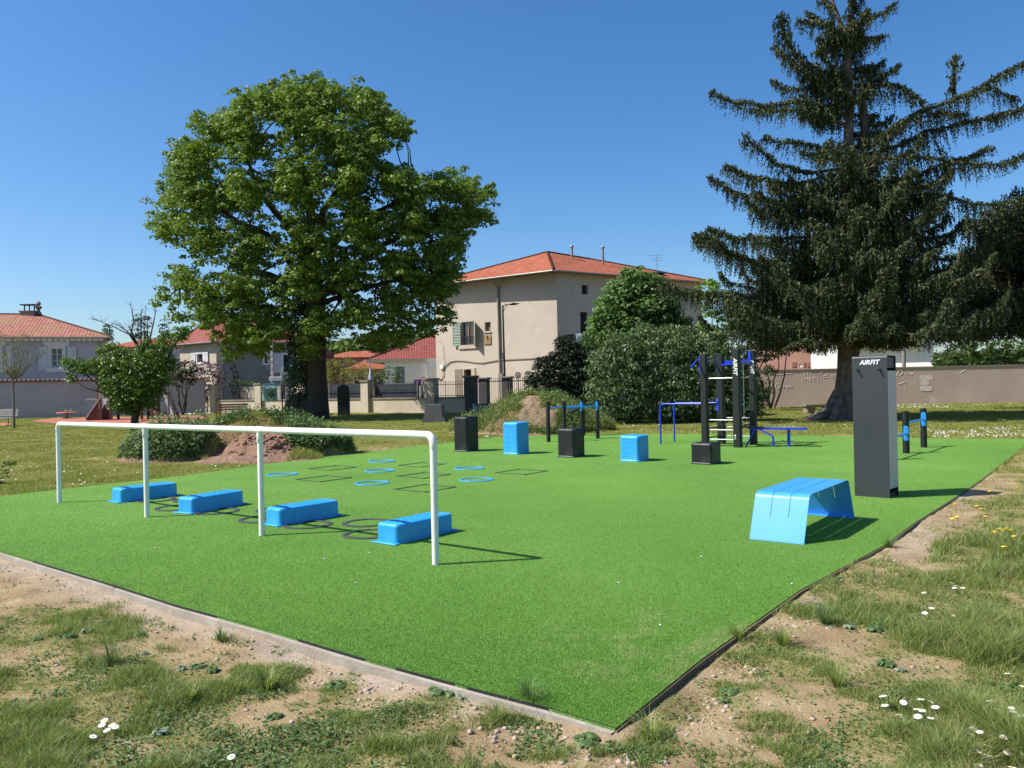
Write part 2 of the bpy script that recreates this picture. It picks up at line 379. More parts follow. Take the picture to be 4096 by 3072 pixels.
col = mix(nt, earth, gr, at_.outputs['Fac'])
princ(nt, out, col, 0.95, 0, 0.1, bump(nt, fine, 0.55, 0.03)); M_GROUND = m
ground = npmesh('ground', np.stack([GX, GY, GZ], -1).reshape(-1, 3), Fg, M_GROUND, smooth=True)
tag(ground, kind='structure')
PX, PY = topx(GX, np.maximum(GY, 0.5), GZ); CV = cover(PX, PY, GX, GY)
DK = distpoly(GX, GY, [(p.x, p.y) for p in ([Vector((-9.2, 11.4, 0))]+_L[1:]+[_R[0], _R[0]+Vector((0.01, 0, 0))]+_L[:0:-1])])
GV = np.clip(np.exp(-((DK-0.10)/0.15)**2)*(2.6*fbm(GX, GY, 2.2, 41)-.75), 0, 1)*(GY < 11.5)
gvr = np.exp(-((PX-3650)/110)**2-((PY-2160)/80)**2)*0.9+np.exp(-((PX-3300)/90)**2-((PY-2400)/60)**2)*0.5+np.exp(-((PX-3850)/40)**2-((PY-1990)/25)**2)*.8
GV = np.clip(GV+gvr*fbm(GX, GY, 4, 43)*1.4, 0, 1)
for nme, arr in (('cover', np.clip(sstep(0.38, 0.72, CV), 0, 1)*(0.5+0.5*sstep(9, 14, GY))), ('gravel', GV)):
    a = ground.data.attributes.new(nme, 'FLOAT', 'POINT'); a.data.foreach_set('value', arr.astype(np.float32).ravel())

# artificial turf
m, nt, out = newmat('artificial_turf'); v = coords(nt)
tc = ramp(nt, noise(nt, v, 0.5, 5, 0.6), [(0.3, (0.110, 0.24, 0.041)), (0.7, (0.137, 0.278, 0.051))])
tc = mix(nt, tc, ramp(nt, noise(nt, v, 70, 4, 0.8), [(0.25, (0.45,)*3), (0.5, (1, 1, 1)), (0.78, (1.75, 1.6, 1.7))]), 1.0, 'MULTIPLY')
sand = nt.nodes.new('ShaderNodeAttribute'); sand.attribute_name = 'sand'
princ(nt, out, tc, 0.85, 0, 0.15, bump(nt, noise(nt, v, 90, 3, 0.8), 0.7, 0.02)); M_TURF = m
b = MB(); b.prism([Vector((p.x, p.y, -0.03)) for p in TURF], UP, 0.03)
turf = b.build('artificial_turf', M_TURF); tag(turf, kind='structure')
M_TBL = leafmat('turf_fibre', (0.172, 0.352, 0.062), (0.118, 0.278, 0.045), (0.25, 0.46, 0.065), 0.32, 0.55, 0.25, (0.22, 0.37, 0.085))
def sand_wear(mat_, base_from):          # pale sand infill showing through near the corner, and broad tonal drift of the rolls
    nt = mat_.node_tree; p = [n for n in nt.nodes if n.type == 'BSDF_PRINCIPLED'][0]; l = p.inputs['Base Color'].links[0]; src = l.from_socket; v = coords(nt)
    vm = nt.nodes.new('ShaderNodeVectorMath'); vm.operation = 'DISTANCE'; nt.links.new(v, vm.inputs[0]); vm.inputs[1].default_value = (0.85, 4.75, 0)
    near_ = ramp(nt, vm.outputs['Value'], [(0.25, (1,)*3), (1.0, (0,)*3)]); ns = ramp(nt, noise(nt, v, 2.6, 6, .7), [(0.47, (0,)*3), (0.68, (.75,)*3)])
    f_ = mix(nt, (0, 0, 0), ns, near_); c_ = mix(nt, src, (0.36, 0.36, 0.17), f_)
    c_ = mix(nt, c_, ramp(nt, noise(nt, coords(nt, (0.22, 0.22, 0.22)), 1.0, 5, .6), [(0.3, (0.80, 0.86, 0.80)), (0.7, (1.18, 1.1, 1.15))]), 1.0, 'MULTIPLY')
    nt.links.new(c_, p.inputs['Base Color'])
sand_wear(M_TBL, 0); sand_wear(M_TURF, 0)
def scatter(n, x0, x1, y0, y1, power=2.0):
    """points in the camera's field, density falling with distance^power"""
    u = RNG.random(n); e = 2-power-0.0
    if abs(e) < 1e-6: Y = y0*(y1/y0)**u
    else: Y = (y0**e+u*(y1**e-y0**e))**(1/e)
    X = (RNG.random(n)*(x1-x0)+x0)*Y; return X, Y
X, Y = scatter(1350000, -0.72, 0.72, 3.4, 25.5, 2.6); k = inpoly(X, Y, TP); X = X[k]; Y = Y[k]
sz = np.maximum(1.0, Y/14.0)
hh = (0.006+0.007*RNG.random(len(X)))
o = blades('turf_pile', np.stack([X, Y, np.zeros(len(X))], 1), hh, 0.0034*sz, 0.3, M_TBL)
tag(o, kind='stuff', label='short bright green synthetic pile covering the sports pitch', cat='turf')

# edgings
M_CONC = surf('kerb_concrete', (0.36, 0.315, 0.26), (0.26, 0.225, 0.18), 4, 0.9, bsc=60, bst=0.5, c3=(0.42, 0.38, 0.33))
M_BACK = surf('turf_backing', (0.015, 0.016, 0.015), rough=0.7)
M_BOARD = surf('edge_board', (0.20, 0.14, 0.09), (0.13, 0.09, 0.055), 6, 0.9, bsc=50, bst=0.5)
def edging(name, pts, off0, off1, z0, z1, mat, wob=0.0):
    b = MB(); P = []
    for i in range(len(pts)-1):
        n = max(2, int((pts[i+1]-pts[i]).length/0.12))
        for k in range(n): P.append(pts[i].lerp(pts[i+1], k/n))
    P.append(pts[-1]); V = []
    for i, p in enumerate(P):
        d = (P[min(i+1, len(P)-1)]-P[max(i-1, 0)]).normalized(); nn = Vector((d.y, -d.x, 0))
        w = wob*(float(vnoise(p.x, p.y, 2.2, 5))-0.5)
        for o_, z in ((off0, z0), (off1, z0), (off1, z1), (off0, z1)): V.append(p+nn*(o_+w)+Vector((0, 0, z+w*0.3)))
    n = len(P); F = []
    for i in range(n-1):
        for k in range(4): F.append([i*4+k, i*4+(k+1) % 4, (i+1)*4+(k+1) % 4, (i+1)*4+k])
    F += [[0, 1, 2, 3], [4*n-1, 4*n-2, 4*n-3, 4*n-4]]
    b.add(V, F); return b.build(name, mat)
Lk = _L+[_R[0]]
o = edging('kerb', [p.copy() for p in Lk], 0.005, 0.036, -0.2, -0.010, M_CONC, 0.010); tag(o, kind='structure')
o = edging('turf_backing', [p.copy() for p in Lk], -0.003, 0.003, -0.1, 0.004, M_BACK, 0.022); tag(o, kind='structure')
o = edging('edge_board', [_R[0]+(Lk[-1]-Lk[-2]).normalized()*0.0]+_R[1:], 0.001, 0.012, -0.2, -0.008, M_BOARD, 0.008); tag(o, kind='structure')

# mounds
M_EARTH = surf('red_earth', (0.235, 0.14, 0.09), (0.15, 0.085, 0.055), 3, 0.95, bsc=9, bst=1.0, bd=0.08, c3=(0.36, 0.22, 0.14))
M_EARTH2 = surf('ochre_earth', (0.25, 0.17, 0.10), (0.15, 0.105, 0.06), 3, 0.95, bsc=9, bst=1.0, bd=0.08, c3=(0.16, 0.15, 0.05))
def mound(name, lumps, x0, x1, y0, y1, mat, step=0.06, rough=0.12):
    xs_ = np.arange(x0, x1, step); ys_ = np.arange(y0, y1, step); A, B = np.meshgrid(xs_, ys_); Z = np.zeros_like(A)
    for cx_, cy_, rx, ry, h, pw in lumps:
        q = ((A-cx_)/rx)**2+((B-cy_)/ry)**2; Z = np.maximum(Z, h*np.clip(1-q**(pw/2), 0, 1)**1.0)
    Z = Z+(fbm(A, B, 2.5, 61, 5)-0.5)*rough*2.0*np.clip(Z*3, 0, 1)-0.035
    i = np.arange(A.size).reshape(A.shape)
    F = np.stack([i[:-1, :-1], i[:-1, 1:], i[1:, 1:], i[1:, :-1]], -1).reshape(-1, 4)
    keep = (Z.ravel()[F].max(1) > -0.03); o = npmesh(name, np.stack([A, B, Z], -1).reshape(-1, 3), F[keep], mat, smooth=True)
    tag(o, kind='structure')
    def hgt(x, y):
        ii = np.clip(((y-y0)/step).astype(int), 0, A.shape[0]-1); jj = np.clip(((x-x0)/step).astype(int), 0, A.shape[1]-1); return Z[ii, jj]
    return hgt
hL = mound('earth_mound', [(-6.7, 21.3, 2.0, 1.7, .95, 2.2), (-6.0, 19.5, 1.15, 1.3, .60, 2.6), (-8.2, 19.3, 1.35, 1.1, .62, 2.4), (-4.9, 19.7, .95, 0.85, .48, 2.4), (-5.9, 18.6, 1.6, 1.2, .22, 2.0), (-4.35, 19.9, .45, .5, .3, 2)], -10, -2.5, 17, 23.6, M_EARTH)
hR = mound('grassy_mound', [(0.75, 27.6, 2.3, 2.3, 1.25, 2.1), (2.3, 27.8, 1.3, 1.4, .62, 2.2), (-0.9, 27.8, 1.4, 1.5, .55, 2.2), (0.6, 25.9, 1.1, 0.9, .25, 2)], -2.8, 4.8, 24.8, 30.5, M_EARTH2, rough=0.17)
# ================================================================== BUILDINGS, WALLS, FENCES
def stucco(name, c1, c2, c3, sc=0.35, rough=0.9): return surf(name, c1, c2, sc, rough, bsc=12, bst=0.35, spec=0.15, c3=c3, fine=3.0, bd=0.02)
M_BEIGE = surf('beige_render', (0.53, 0.46, 0.375), (0.475, 0.41, 0.335), 0.4, 0.92, bsc=15, bst=0.3, spec=0.1, c3=(0.43, 0.365, 0.30))
M_LILAC = surf('grey_lilac_render', (0.50, 0.46, 0.50), (0.43, 0.40, 0.44), 0.5, 0.92, bsc=12, bst=0.3, spec=0.1, c3=(0.46, 0.40, 0.42))
M_GREYR = surf('grey_render', (0.30, 0.28, 0.26), (0.22, 0.21, 0.20), 0.4, 0.95, bsc=10, bst=0.4, spec=0.1, c3=(0.36, 0.34, 0.31))
M_WHITER = surf('white_render', (0.78, 0.77, 0.76), (0.72, 0.71, 0.70), 0.5, 0.9, bsc=14, bst=0.2, spec=0.1)
M_PINKR = surf('pink_render', (0.42, 0.24, 0.19), (0.36, 0.2, 0.16), 0.7, 0.9, bsc=14, bst=0.2, spec=0.1)
M_CREAM = surf('cream_wall_render', (0.52, 0.455, 0.36), (0.43, 0.37, 0.285), 0.6, 0.92, bsc=18, bst=0.35, spec=0.1, c3=(0.33, 0.28, 0.22))
M_CAP = surf('weathered_coping', (0.26, 0.22, 0.175), (0.17, 0.15, 0.12), 2, 0.95, bsc=20, bst=0.5)
M_TAN = surf('tan_concrete', (0.50, 0.385, 0.325), (0.41, 0.315, 0.265), 0.45, 0.95, bsc=14, bst=0.5, spec=0.1, c3=(0.57, 0.46, 0.39))
M_IRON = surf('black_iron', (0.016, 0.017, 0.02), rough=0.55)
M_TRIM = surf('white_trim', (0.72, 0.70, 0.70), (0.64, 0.62, 0.62), 2, 0.7)
M_SHUT = surf('sage_shutter', (0.30, 0.36, 0.29), (0.25, 0.31, 0.25), 3, 0.7)
M_GLASS = surf('window_glass', (0.03, 0.04, 0.05), (0.02, 0.025, 0.035), 2, 0.08, spec=0.8, bst=0.0)
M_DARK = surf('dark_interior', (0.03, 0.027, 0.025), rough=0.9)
M_STONE = surf('pale_stone', (0.52, 0.43, 0.33), (0.42, 0.34, 0.26), 2, 0.9, bsc=20)
M_OCHRE = surf('ochre_stone_relief', (0.36, 0.25, 0.11), (0.22, 0.15, 0.08), 6, 0.9, bsc=20, bst=0.9)
M_ZINC = surf('zinc_pipe', (0.30, 0.27, 0.24), (0.22, 0.2, 0.18), 1.5, 0.5, metal=0.3)
M_ROOF = roofmat('orange_clay_tiles', [(0.265, 0.073, 0.038), (0.345, 0.104, 0.053), (0.305, 0.091, 0.046), (0.398, 0.140, 0.081)], .25, .36)
M_ROOFP = roofmat('faded_clay_tiles', [(0.262, 0.091, 0.066), (0.343, 0.134, 0.093), (0.299, 0.122, 0.093), (0.374, 0.183, 0.133)], .25, .36, moss=(0.262, 0.183, 0.080))
M_ROOFR = roofmat('dark_red_tiles', [(0.199, 0.055, 0.044), (0.252, 0.073, 0.056), (0.225, 0.061, 0.050)], .22, .30)
M_FASC = surf('eave_timber', (0.20, 0.12, 0.08), (0.15, 0.09, 0.06), 2, 0.8)
class Fac:
    """a vertical wall plane through two ground points; px() gives (distance along, height) under a pixel"""
    def __init__(s, a, b):
        s.a = Vector((a[0], a[1], 0)); s.b = Vector((b[0], b[1], 0)); s.L = (s.b-s.a).length; s.d = (s.b-s.a)/s.L; s.n = Vector((s.d.y, -s.d.x, 0))
        if s.n.dot(-s.a) < 0: s.n = -s.n
    def px(s, x, y):
        d = ray(x, y); o = Vector((0, 0, EYE)); t_ = (s.a-o).dot(s.n)/d.dot(s.n); p = o+d*t_; return ((p-s.a).dot(s.d), p.z)
    def P(s, u, z, out=0.0): return s.a+s.d*u+UP*z+s.n*out
    def rect(s, x0, y0, x1, y1):
        a_ = s.px(x0, (y0+y1)/2); c_ = s.px(x1, (y0+y1)/2); m_ = (x0+x1)/2; t_ = s.px(m_, y0)[1]; l_ = s.px(m_, y1)[1]
        return min(a_[0], c_[0]), max(a_[0], c_[0]), l_, t_
    def slab(s, b, u0, u1, z0, z1, out, th):       # block standing out of the wall from out-th to out
        M = Matrix((s.d, s.n, UP)).transposed().to_4x4(); c_ = s.P((u0+u1)/2, (z0+z1)/2, out-th/2); M.translation = c_
        b.box((0, 0, 0), (u1-u0, th, z1-z0), M=M); return b
    def wall(s, b, u0, u1, z0, z1, holes=(), rev=0.22, thick=None):
        us = sorted({u0, u1, *[h[0] for h in holes], *[h[1] for h in holes]}); zs = sorted({z0, z1, *[h[2] for h in holes], *[h[3] for h in holes]})
        for i in range(len(us)-1):
            for j in range(len(zs)-1):
                uc = (us[i]+us[i+1])/2; zc = (zs[j]+zs[j+1])/2
                if any(h[0] < uc < h[1] and h[2] < zc < h[3] for h in holes): continue
                b.poly([s.P(us[i], zs[j]), s.P(us[i+1], zs[j]), s.P(us[i+1], zs[j+1]), s.P(us[i], zs[j+1])])
        for h in holes:
            q = [(h[0], h[2]), (h[1], h[2]), (h[1], h[3]), (h[0], h[3])]
            for k in range(4):
                a_, c_ = q[k], q[(k+1) % 4]; b.poly([s.P(*a_), s.P(*c_), s.P(*c_, -rev), s.P(*a_, -rev)])
        return b
def hip_roof(b, cor, z, apex, over=0.45, th=0.12):
    """cor: four corners (XY) in order; apex: two ridge points; slopes with tile UVs; returns eave corners"""
    cen = sum((Vector((c[0], c[1], 0)) for c in cor), Vector())/4; E = []
    for i, c in enumerate(cor):
        v_ = (Vector((c[0], c[1], 0))-cen); E.append(Vector((c[0], c[1], z))+v_.normalized()*over*1.3)
    A_, B_ = apex
    for pts in ([E[0], E[1], A_], [E[1], E[2], B_, A_], [E[2], E[3], B_], [E[3], E[0], A_, B_]):
        ud = (pts[1]-pts[0]).normalized(); nn = ud.cross(pts[2]-pts[0]).normalized(); vd = nn.cross(ud)
        if vd.z < 0: vd = -vd
        b.poly(pts, [((p-pts[0]).dot(ud), (p-pts[0]).dot(vd)) for p in pts])
    return E
def ridge_tiles(E, apex, mat, par, r_=.11):
    b = MB()
    for a_, c_ in ((E[0], apex[0]), (E[1], apex[0]), (E[2], apex[1]), (E[3], apex[1]), (apex[0], apex[1])):
        L = (c_-a_).length; n_ = max(2, int(L/.4)); dd = (c_-a_)/n_
        for k in range(n_): b.tube([a_+dd*k, a_+dd*(k+1.05)], [r_, r_*.82], 8)
    return b.build('ridge_tiles', mat, par)
def eave(E, par, h=.14, mat=None, gut=True):
    b = MB()
    for i in range(4):
        a_, c_ = E[i], E[(i+1) % 4]; b.bar(a_-UP*(h/2+.02), c_-UP*(h/2+.02), .04, h)
    cen = (E[0]+E[2])/2; b.poly([E[i]-UP*(h*.5) for i in range(4)]); o = b.build('eaves', mat or M_FASC, par)
    if gut:
        b = MB()
        for i in range(4):
            a_, c_ = E[i], E[(i+1) % 4]; out_ = ((a_+c_)/2-cen); out_.z = 0; out_.normalize(); b.tube([a_+out_*.08-UP*.08, c_+out_*.08-UP*.08], .065, 8)
        b.build('gutter', M_ZINC, par)
    return o
def window(f, r_, par, frame=M_TRIM, fw=.06, mull=1, bars=2, rev=.18, glass=M_GLASS):
    u0, u1, z0, z1 = r_; b = MB(); o0 = -rev+.05
    f.slab(b, u0, u0+fw, z0, z1, o0, .05); f.slab(b, u1-fw, u1, z0, z1, o0, .05); f.slab(b, u0+fw, u1-fw, z0, z0+fw, o0, .05); f.slab(b, u0+fw, u1-fw, z1-fw, z1, o0, .05)
    for k in range(1, mull+1):
        u = u0+(u1-u0)*k/(mull+1); f.slab(b, u-fw*.55, u+fw*.55, z0+fw, z1-fw, o0+.003, .05)
    for k in range(1, bars+1):
        z = z0+(z1-z0)*k/(bars+1); f.slab(b, u0+fw, u1-fw, z-.018, z+.018, o0-.008, .03)
    w = b.build('window', frame, par); b = MB(); f.slab(b, u0, u1, z0, z1, -rev+.01, .01); b.build('pane', glass, w); return w
def louvre(f, u0, u1, z0, z1, par, mat, out=.06, slats=14, hinge=None, ang=0.0, name='shutter', th=.04):
    """louvred panel; hinge = u of its hinge side, ang = opening off the wall"""
    def PT(u, z, o_):
        if hinge is None: return f.P(u, z, out+o_)
        du = u-hinge; return f.P(hinge+du*math.cos(ang)-o_*math.sin(ang)*math.copysign(1, du or 1), z, out+abs(du)*math.sin(ang)+o_*math.cos(ang))
    b = MB(); s_ = .065
    def blk(a0, a1, c0, c1, t0, t1):
        vs = [PT(u, z, o_) for u in (a0, a1) for z in (c0, c1) for o_ in (t0, t1)]
        b.add(vs, [(0, 1, 3, 2), (4, 6, 7, 5), (0, 4, 5, 1), (2, 3, 7, 6), (0, 2, 6, 4), (1, 5, 7, 3)])
    blk(u0, u0+s_, z0, z1, 0, th); blk(u1-s_, u1, z0, z1, 0, th); blk(u0+s_, u1-s_, z0, z0+s_, 0, th); blk(u0+s_, u1-s_, z1-s_, z1, 0, th); zm = (z0+z1)/2; blk(u0+s_, u1-s_, zm-s_/2, zm+s_/2, 0, th)
    blk(u0+s_, u1-s_, z0+s_, z1-s_, 0.001, 0.004)
    for k in range(slats):
        z = z0+s_+(z1-z0-2*s_)*(k+.5)/slats; h_ = (z1-z0)/slats*.3; vs = [PT(u0+s_, z-h_, .036), PT(u1-s_, z-h_, .036), PT(u1-s_, z+h_, .008), PT(u0+s_, z+h_, .008), PT(u0+s_, z-h_+.012, .040), PT(u1-s_, z-h_+.012, .040)]
        b.add(vs, [(0, 1, 2, 3), (4, 5, 2, 3), (0, 1, 5, 4)])
    return b.build(name, mat, par)
Z3 = lambda X, Y: (1400+X/2.765, 1150+Y/2.765)
Z2 = lambda X, Y: (700+X/2.765, 1150+Y/2.765)
Z1 = lambda X, Y: (X/2.765, 1150+Y/2.765)
# ---------------- big beige house
HY = 56.0; c0 = at(2234, 1536, HY); cL = at(1747, 1536, 62.3); cR = at(2815, 1536, 63.8)
C0, CL, CR = (Vector((p.x, p.y, 0)) for p in (c0, cL, cR)); CB = CL+CR-C0
t = thing('beige_house', 'big two storey beige house with orange hipped roof and green shutters', 'house', tuple((CL+CR)/2))
F1 = Fac(CL, C0); F2 = Fac(C0, CR); F3 = Fac(CR, CB); F4 = Fac(CB, CL); ZE = 9.45
wr = F1.rect(*Z3(1232, 378), *Z3(1372, 636)); nr = F1.rect(*Z3(1490, 383), *Z3(1556, 484)); dr = F1.rect(*Z3(1264, 905), *Z3(1380, 1010)); dl_ = F1.rect(*Z3(1168, 905), *Z3(1248, 1195))
dr = (dr[0], dr[1], dl_[2], dr[3])
b = MB(); F1.wall(b, 0, F1.L, -.3, ZE, [wr, nr, dr], .25)
ur = F2.rect(2100+630/2.765, 1150-20, 2100+690/2.765, 1150+75/2.765); ur = F2.rect(2327, 1140, 2352, 1177)
v2 = F2.rect(2322, 1248, 2352, 1370); v3 = F2.rect(2685, 1132, 2700, 1165)
F2.wall(b, 0, F2.L, -.3, ZE, [ur, v2, v3], .25); F3.wall(b, 0, F3.L, -.3, ZE); F4.wall(b, 0, F4.L, -.3, ZE); wl = b.build('wall', M_BEIGE, t)
for f_, r_ in ((F1, dr), (F2, ur), (F2, v2), (F2, v3)): b = MB(); f_.slab(b, r_[0], r_[1], r_[2], r_[3], -.22, .03); b.build('opening', M_DARK, wl)
b = MB(); F1.slab(b, nr[0], nr[1], nr[2], nr[3], -.22, .03); b.build('niche_back', surf('niche_brown', (0.2, 0.13, 0.08)), wl)
inw = F2.d; mid = (C0+CL)/2; AP1 = at(2190, 1008, 61.5); n_ap = (CR+CB)/2; AP2 = n_ap-inw*5.0+UP*(AP1.z-.25)-UP*0; AP2.z = AP1.z-.2
b = MB(); E = hip_roof(b, [C0, CL, CB, CR][::1], ZE+.15, (AP1, AP2), .5) if False else hip_roof(b, [CL, C0, CR, CB], ZE+.05, (AP1, AP2), .85)
rf = b.build('roof', M_ROOF, t); ridge_tiles(E, (AP1, AP2), M_ROOF, rf, .10); eave(E, rf, .12)
for (px_, py_, h_, Y_) in ((2288, 1027, .9, 62), (2412, 1040, 1.1, 62)):
    p = at(px_, py_, Y_); b = MB(); b.tube([p-UP*.9, p+UP*(h_-.15)], .09, 10); b.lathe((p.x, p.y, p.z+h_-.15), [(.16, 0), (.16, .05), (.08, .16)], 12); b.build('flue_pipe', M_ZINC, rf)
p = at(2628, 1062, 64); b = MB(); b.tube([p-UP*.8, p+UP*.9], .025, 6)
for k, w in enumerate((.5, .4, .6)): b.tube([p+UP*(.35+.22*k)-Vector((w, .1, 0)), p+UP*(.4+.22*k)+Vector((w, .1, 0))], .014, 5)
b.build('aerial', M_BOLT, rf)
b = MB(); s_ = at(2640, 1092, 62.5); b.box((s_.x, s_.y, s_.z), (1.0, .7, .08), .57); b.build('roof_window', M_GLASS, rf)
b = MB(); s_ = at(2083, 1085, 59.3); b.lathe((s_.x, s_.y, s_.z-.1), [(.14, 0), (.14, .15), (.05, .25)], 8); b.build('vent_tile', M_ROOF, rf)
w = window(F1, wr, t, frame=M_SHUT, fw=.07, mull=1, bars=0, rev=.22)
b = MB(); u = (wr[0]+wr[1])/2; F1.slab(b, u-.05, u+.03, wr[2]+.15, wr[3]-.3, -.12, .05); b.build('curtain', surf('orange_curtain', (0.45, 0.15, 0.04)), w)
b = MB(); F1.slab(b, wr[0]-.25, wr[1]+.3, wr[2]-.28, wr[2]-.0, .10, .10); b.build('sill', M_STONE, w)
b = MB()
zz0, zz1 = wr[2]+.05, wr[2]+.62
for u in np.linspace(wr[0]+.05, wr[1]-.05, 13): F1.slab(b, u-.012, u+.012, zz0, zz1, .05, .02)
F1.slab(b, wr[0], wr[1], zz1, zz1+.04, .055, .03); F1.slab(b, wr[0], wr[1], zz0-.03, zz0, .055, .03); b.build('guard_rail', M_IRON, w)
sl = F1.rect(*Z3(1150, 390), *Z3(1222, 648)); louvre(F1, sl[0], wr[0]-.02, sl[2], sl[3], t, M_SHUT, hinge=wr[0]-.02, ang=.12)
louvre(F1, wr[1]+.02, wr[1]+.62, wr[2]+.0, wr[3]+.05, t, M_SHUT, hinge=wr[1]+.02, ang=.9)
rl_ = F1.rect(*Z3(1488, 527), *Z3(1562, 628)); b = MB(); F1.slab(b, *rl_, .07, .07)
pc = F1.P((rl_[0]+rl_[1])/2, (rl_[2]+rl_[3])/2, .07)
b.box(tuple(pc+UP*.2+F1.n*.02), (.16, .08, .2), F1.d.angle(Vector((1, 0, 0)))); b.build('stone_relief', M_OCHRE, t)
b = MB(); rl2 = F1.rect(*Z3(1482, 487), *Z3(1565, 500)); F1.slab(b, *rl2, .08, .08); b.build('ledge', M_STONE, t)
# downpipe, junction box, cables, door leaf
du = F1.px(*Z3(1645, 500))[0]; b = MB(); b.tube([F1.P(du, ZE+.0, .85), F1.P(du, ZE-.15, .85), F1.P(du+.05, ZE-.6, .1), F1.P(du+.12, .9, .1)], .075, 10); b.build('downpipe', M_ZINC, t)
b = MB(); F1.slab(b, du-.02, du+.34, -.2, F1.px(*Z3(1660, 950))[1], .16, .16); b.build('pipe_cover', M_ZINC, t)
b = MB()
cab = [F1.px(*Z3(*q)) for q in ((985, 1018), (1020, 1010), (1045, 960), (1040, 900), (1065, 860), (1110, 820), (1180, 806), (1280, 810), (1380, 826), (1470, 832), (1560, 815), (1650, 800), (1750, 795), (1870, 788), (2000, 783), (2150, 765))]
for k in (0, .045): b.tube([F1.P(u, z-k, .05) for u, z in cab], .018, 5)
b.tube([F1.P(*F1.px(*Z3(*q)), .04) for q in ((1040, 900), (1055, 840), (1040, 760), (1035, 640))], .012, 5); b.build('wall_cable', surf('weathered_cable', (0.20, 0.16, 0.13)), t)
jb = F1.rect(*Z3(1006, 858), *Z3(1042, 898)); b = MB(); F1.slab(b, *jb, .14, .14); b.build('junction_box', M_TRIM, t)
b = MB(); F1.slab(b, dl_[0], dl_[1], dl_[2], dl_[3], .08, .05); o = b.build('door', surf('peeling_door', (0.20, 0.15, 0.11), (0.26, 0.21, 0.16), 2, .9), t)
b = MB(); F1.slab(b, dr[0]-.12, dr[0]-.0, dr[2], dr[3]+.1, .06, .06); F1.slab(b, dr[1], dr[1]+.1, dr[2], dr[3]+.1, .06, .06); F1.slab(b, dr[0], dr[1], dr[3], dr[3]+.1, .06, .06); b.build('door_frame', M_STONE, t)
w2 = F1.rect(*Z3(1380, 898), *Z3(1415, 975)); b = MB(); F1.slab(b, w2[0], w2[1], w2[2]-1, w2[3], .45, .05); b.build('side_shutter', M_STONE, t)
# balcony on the shaded side
bp = F2.rect(2234, 1345, 2310, 1385); b = MB(); F2.slab(b, bp[0], bp[1]+1.4, bp[2]-.12, bp[2], 1.0, 1.0); bs = b.build('balcony', M_CAP, t)
b = MB()
for u in np.linspace(bp[0]+.03, bp[1]+1.35, 22): F2.slab(b, u-.012, u+.012, bp[2], bp[3], 1.0, .02)
F2.slab(b, bp[0], bp[1]+1.4, bp[3], bp[3]+.05, 1.01, .04); b.build('railing', M_IRON, bs)
wc = F2.px(2285, 1360); cl = thing('laundry', 'white cloth draped over the balcony railing of the beige house', 'cloth', tuple(F2.P(wc[0], bp[3], 1.03)))
V = []; nn_ = 14
for i in range(nn_+1):
    for j, (z, o_) in enumerate(((-.75, 1.10), (-.35, 1.09), (.02, 1.08), (.14, 1.04), (.06, .97), (-.3, .95))):
        u = wc[0]-.38+.76*i/nn_; V.append(F2.P(u, bp[3]+z-(.10*abs(i/nn_-.5) if z > 0 else 0), o_+.03*math.sin(i*1.9)))
b = MB(); b.add(V, [[i*6+j, i*6+j+1, (i+1)*6+j+1, (i+1)*6+j] for i in range(nn_) for j in range(5)], True); b.build('cloth', M_TRIM, cl)

# ---------------- left lilac house
LA = at(-420, 1536, 56.5); LB = at(430, 1536, 61.5); FA = Fac(LA, LB); LBk = Vector((LB.x, LB.y, 0))+Vector((-6.2, 9.0, 0)); LAk = Vector((LA.x, LA.y, 0))+Vector((-6.2, 9.0, 0))
t = thing('lilac_house', 'pale lilac rendered house with mossy tile roof and white shutters', 'house', tuple((LA+LB)/2*Vector((1, 1, 0)) if False else (LA.x, LA.y, 0)))
ze = FA.px(430, 1352)[1]; wr = FA.rect(*Z1(568, 673), *Z1(692, 876)); wr2 = FA.rect(*Z1(-130, 660), *Z1(-10, 876))
FB = Fac(LB, LBk); FC = Fac(LAk, LBk)
b = MB(); FA.wall(b, 0, FA.L, -.3, ze, [wr, wr2], .2); FB.wall(b, 0, FB.L, -.3, ze); FC.wall(b, 0, FC.L, -.3, ze); wl = b.build('wall', M_LILAC, t)
cs = FA.rect(*Z1(1122, 560), *Z1(1190, 1100)); b = MB(); FA.slab(b, cs[0], FA.L+.01, -.3, ze-.25, .05, .06); b.build('corner_pilaster', M_STONE, t)
for w_ in (wr, wr2):
    w = window(FA, w_, t, fw=.06, mull=1, bars=2, rev=.15)
    b = MB(); FA.slab(b, w_[0]-.22, w_[0], w_[2]-.08, w_[3]+.16, .05, .05); FA.slab(b, w_[1], w_[1]+.42*0+.22, w_[2]-.08, w_[3]+.16, .05, .05); FA.slab(b, w_[0], w_[1], w_[3], w_[3]+.16, .05, .05)
    n_ = [FA.P(w_[0]-.38, w_[3]+.16, 0), FA.P(w_[1]+.38, w_[3]+.16, 0), FA.P(w_[1]+.56, w_[3]+.58, 0), FA.P(w_[0]-.56, w_[3]+.58, 0)]
    b.prism(n_, FA.n, .09); b.build('surround', M_TRIM, w); b = MB(); FA.slab(b, w_[0]-.34, w_[1]+.34, w_[2]-.42, w_[2]-.08, .09, .09); b.build('sill', M_TRIM, w)
    louvre(FA, w_[0]-.24-.58, w_[0]-.24, w_[2]-.28, w_[3]+.1, t, M_TRIM, slats=14); louvre(FA, w_[1]+.24+.1, w_[1]+.24+.68, w_[2]-.28, w_[3]+.08, t, M_TRIM, slats=14)
ap2 = at(150, 1258, 65.5); ap1 = at(-600, 1252, 62); b = MB(); E = hip_roof(b, [LB, LBk, LAk, LA], ze+.08, (ap2, ap1), .35); rf = b.build('roof', M_ROOFP, t); ridge_tiles(E, (ap2, ap1), M_ROOFP, rf, .1); eave(E, rf, .1)
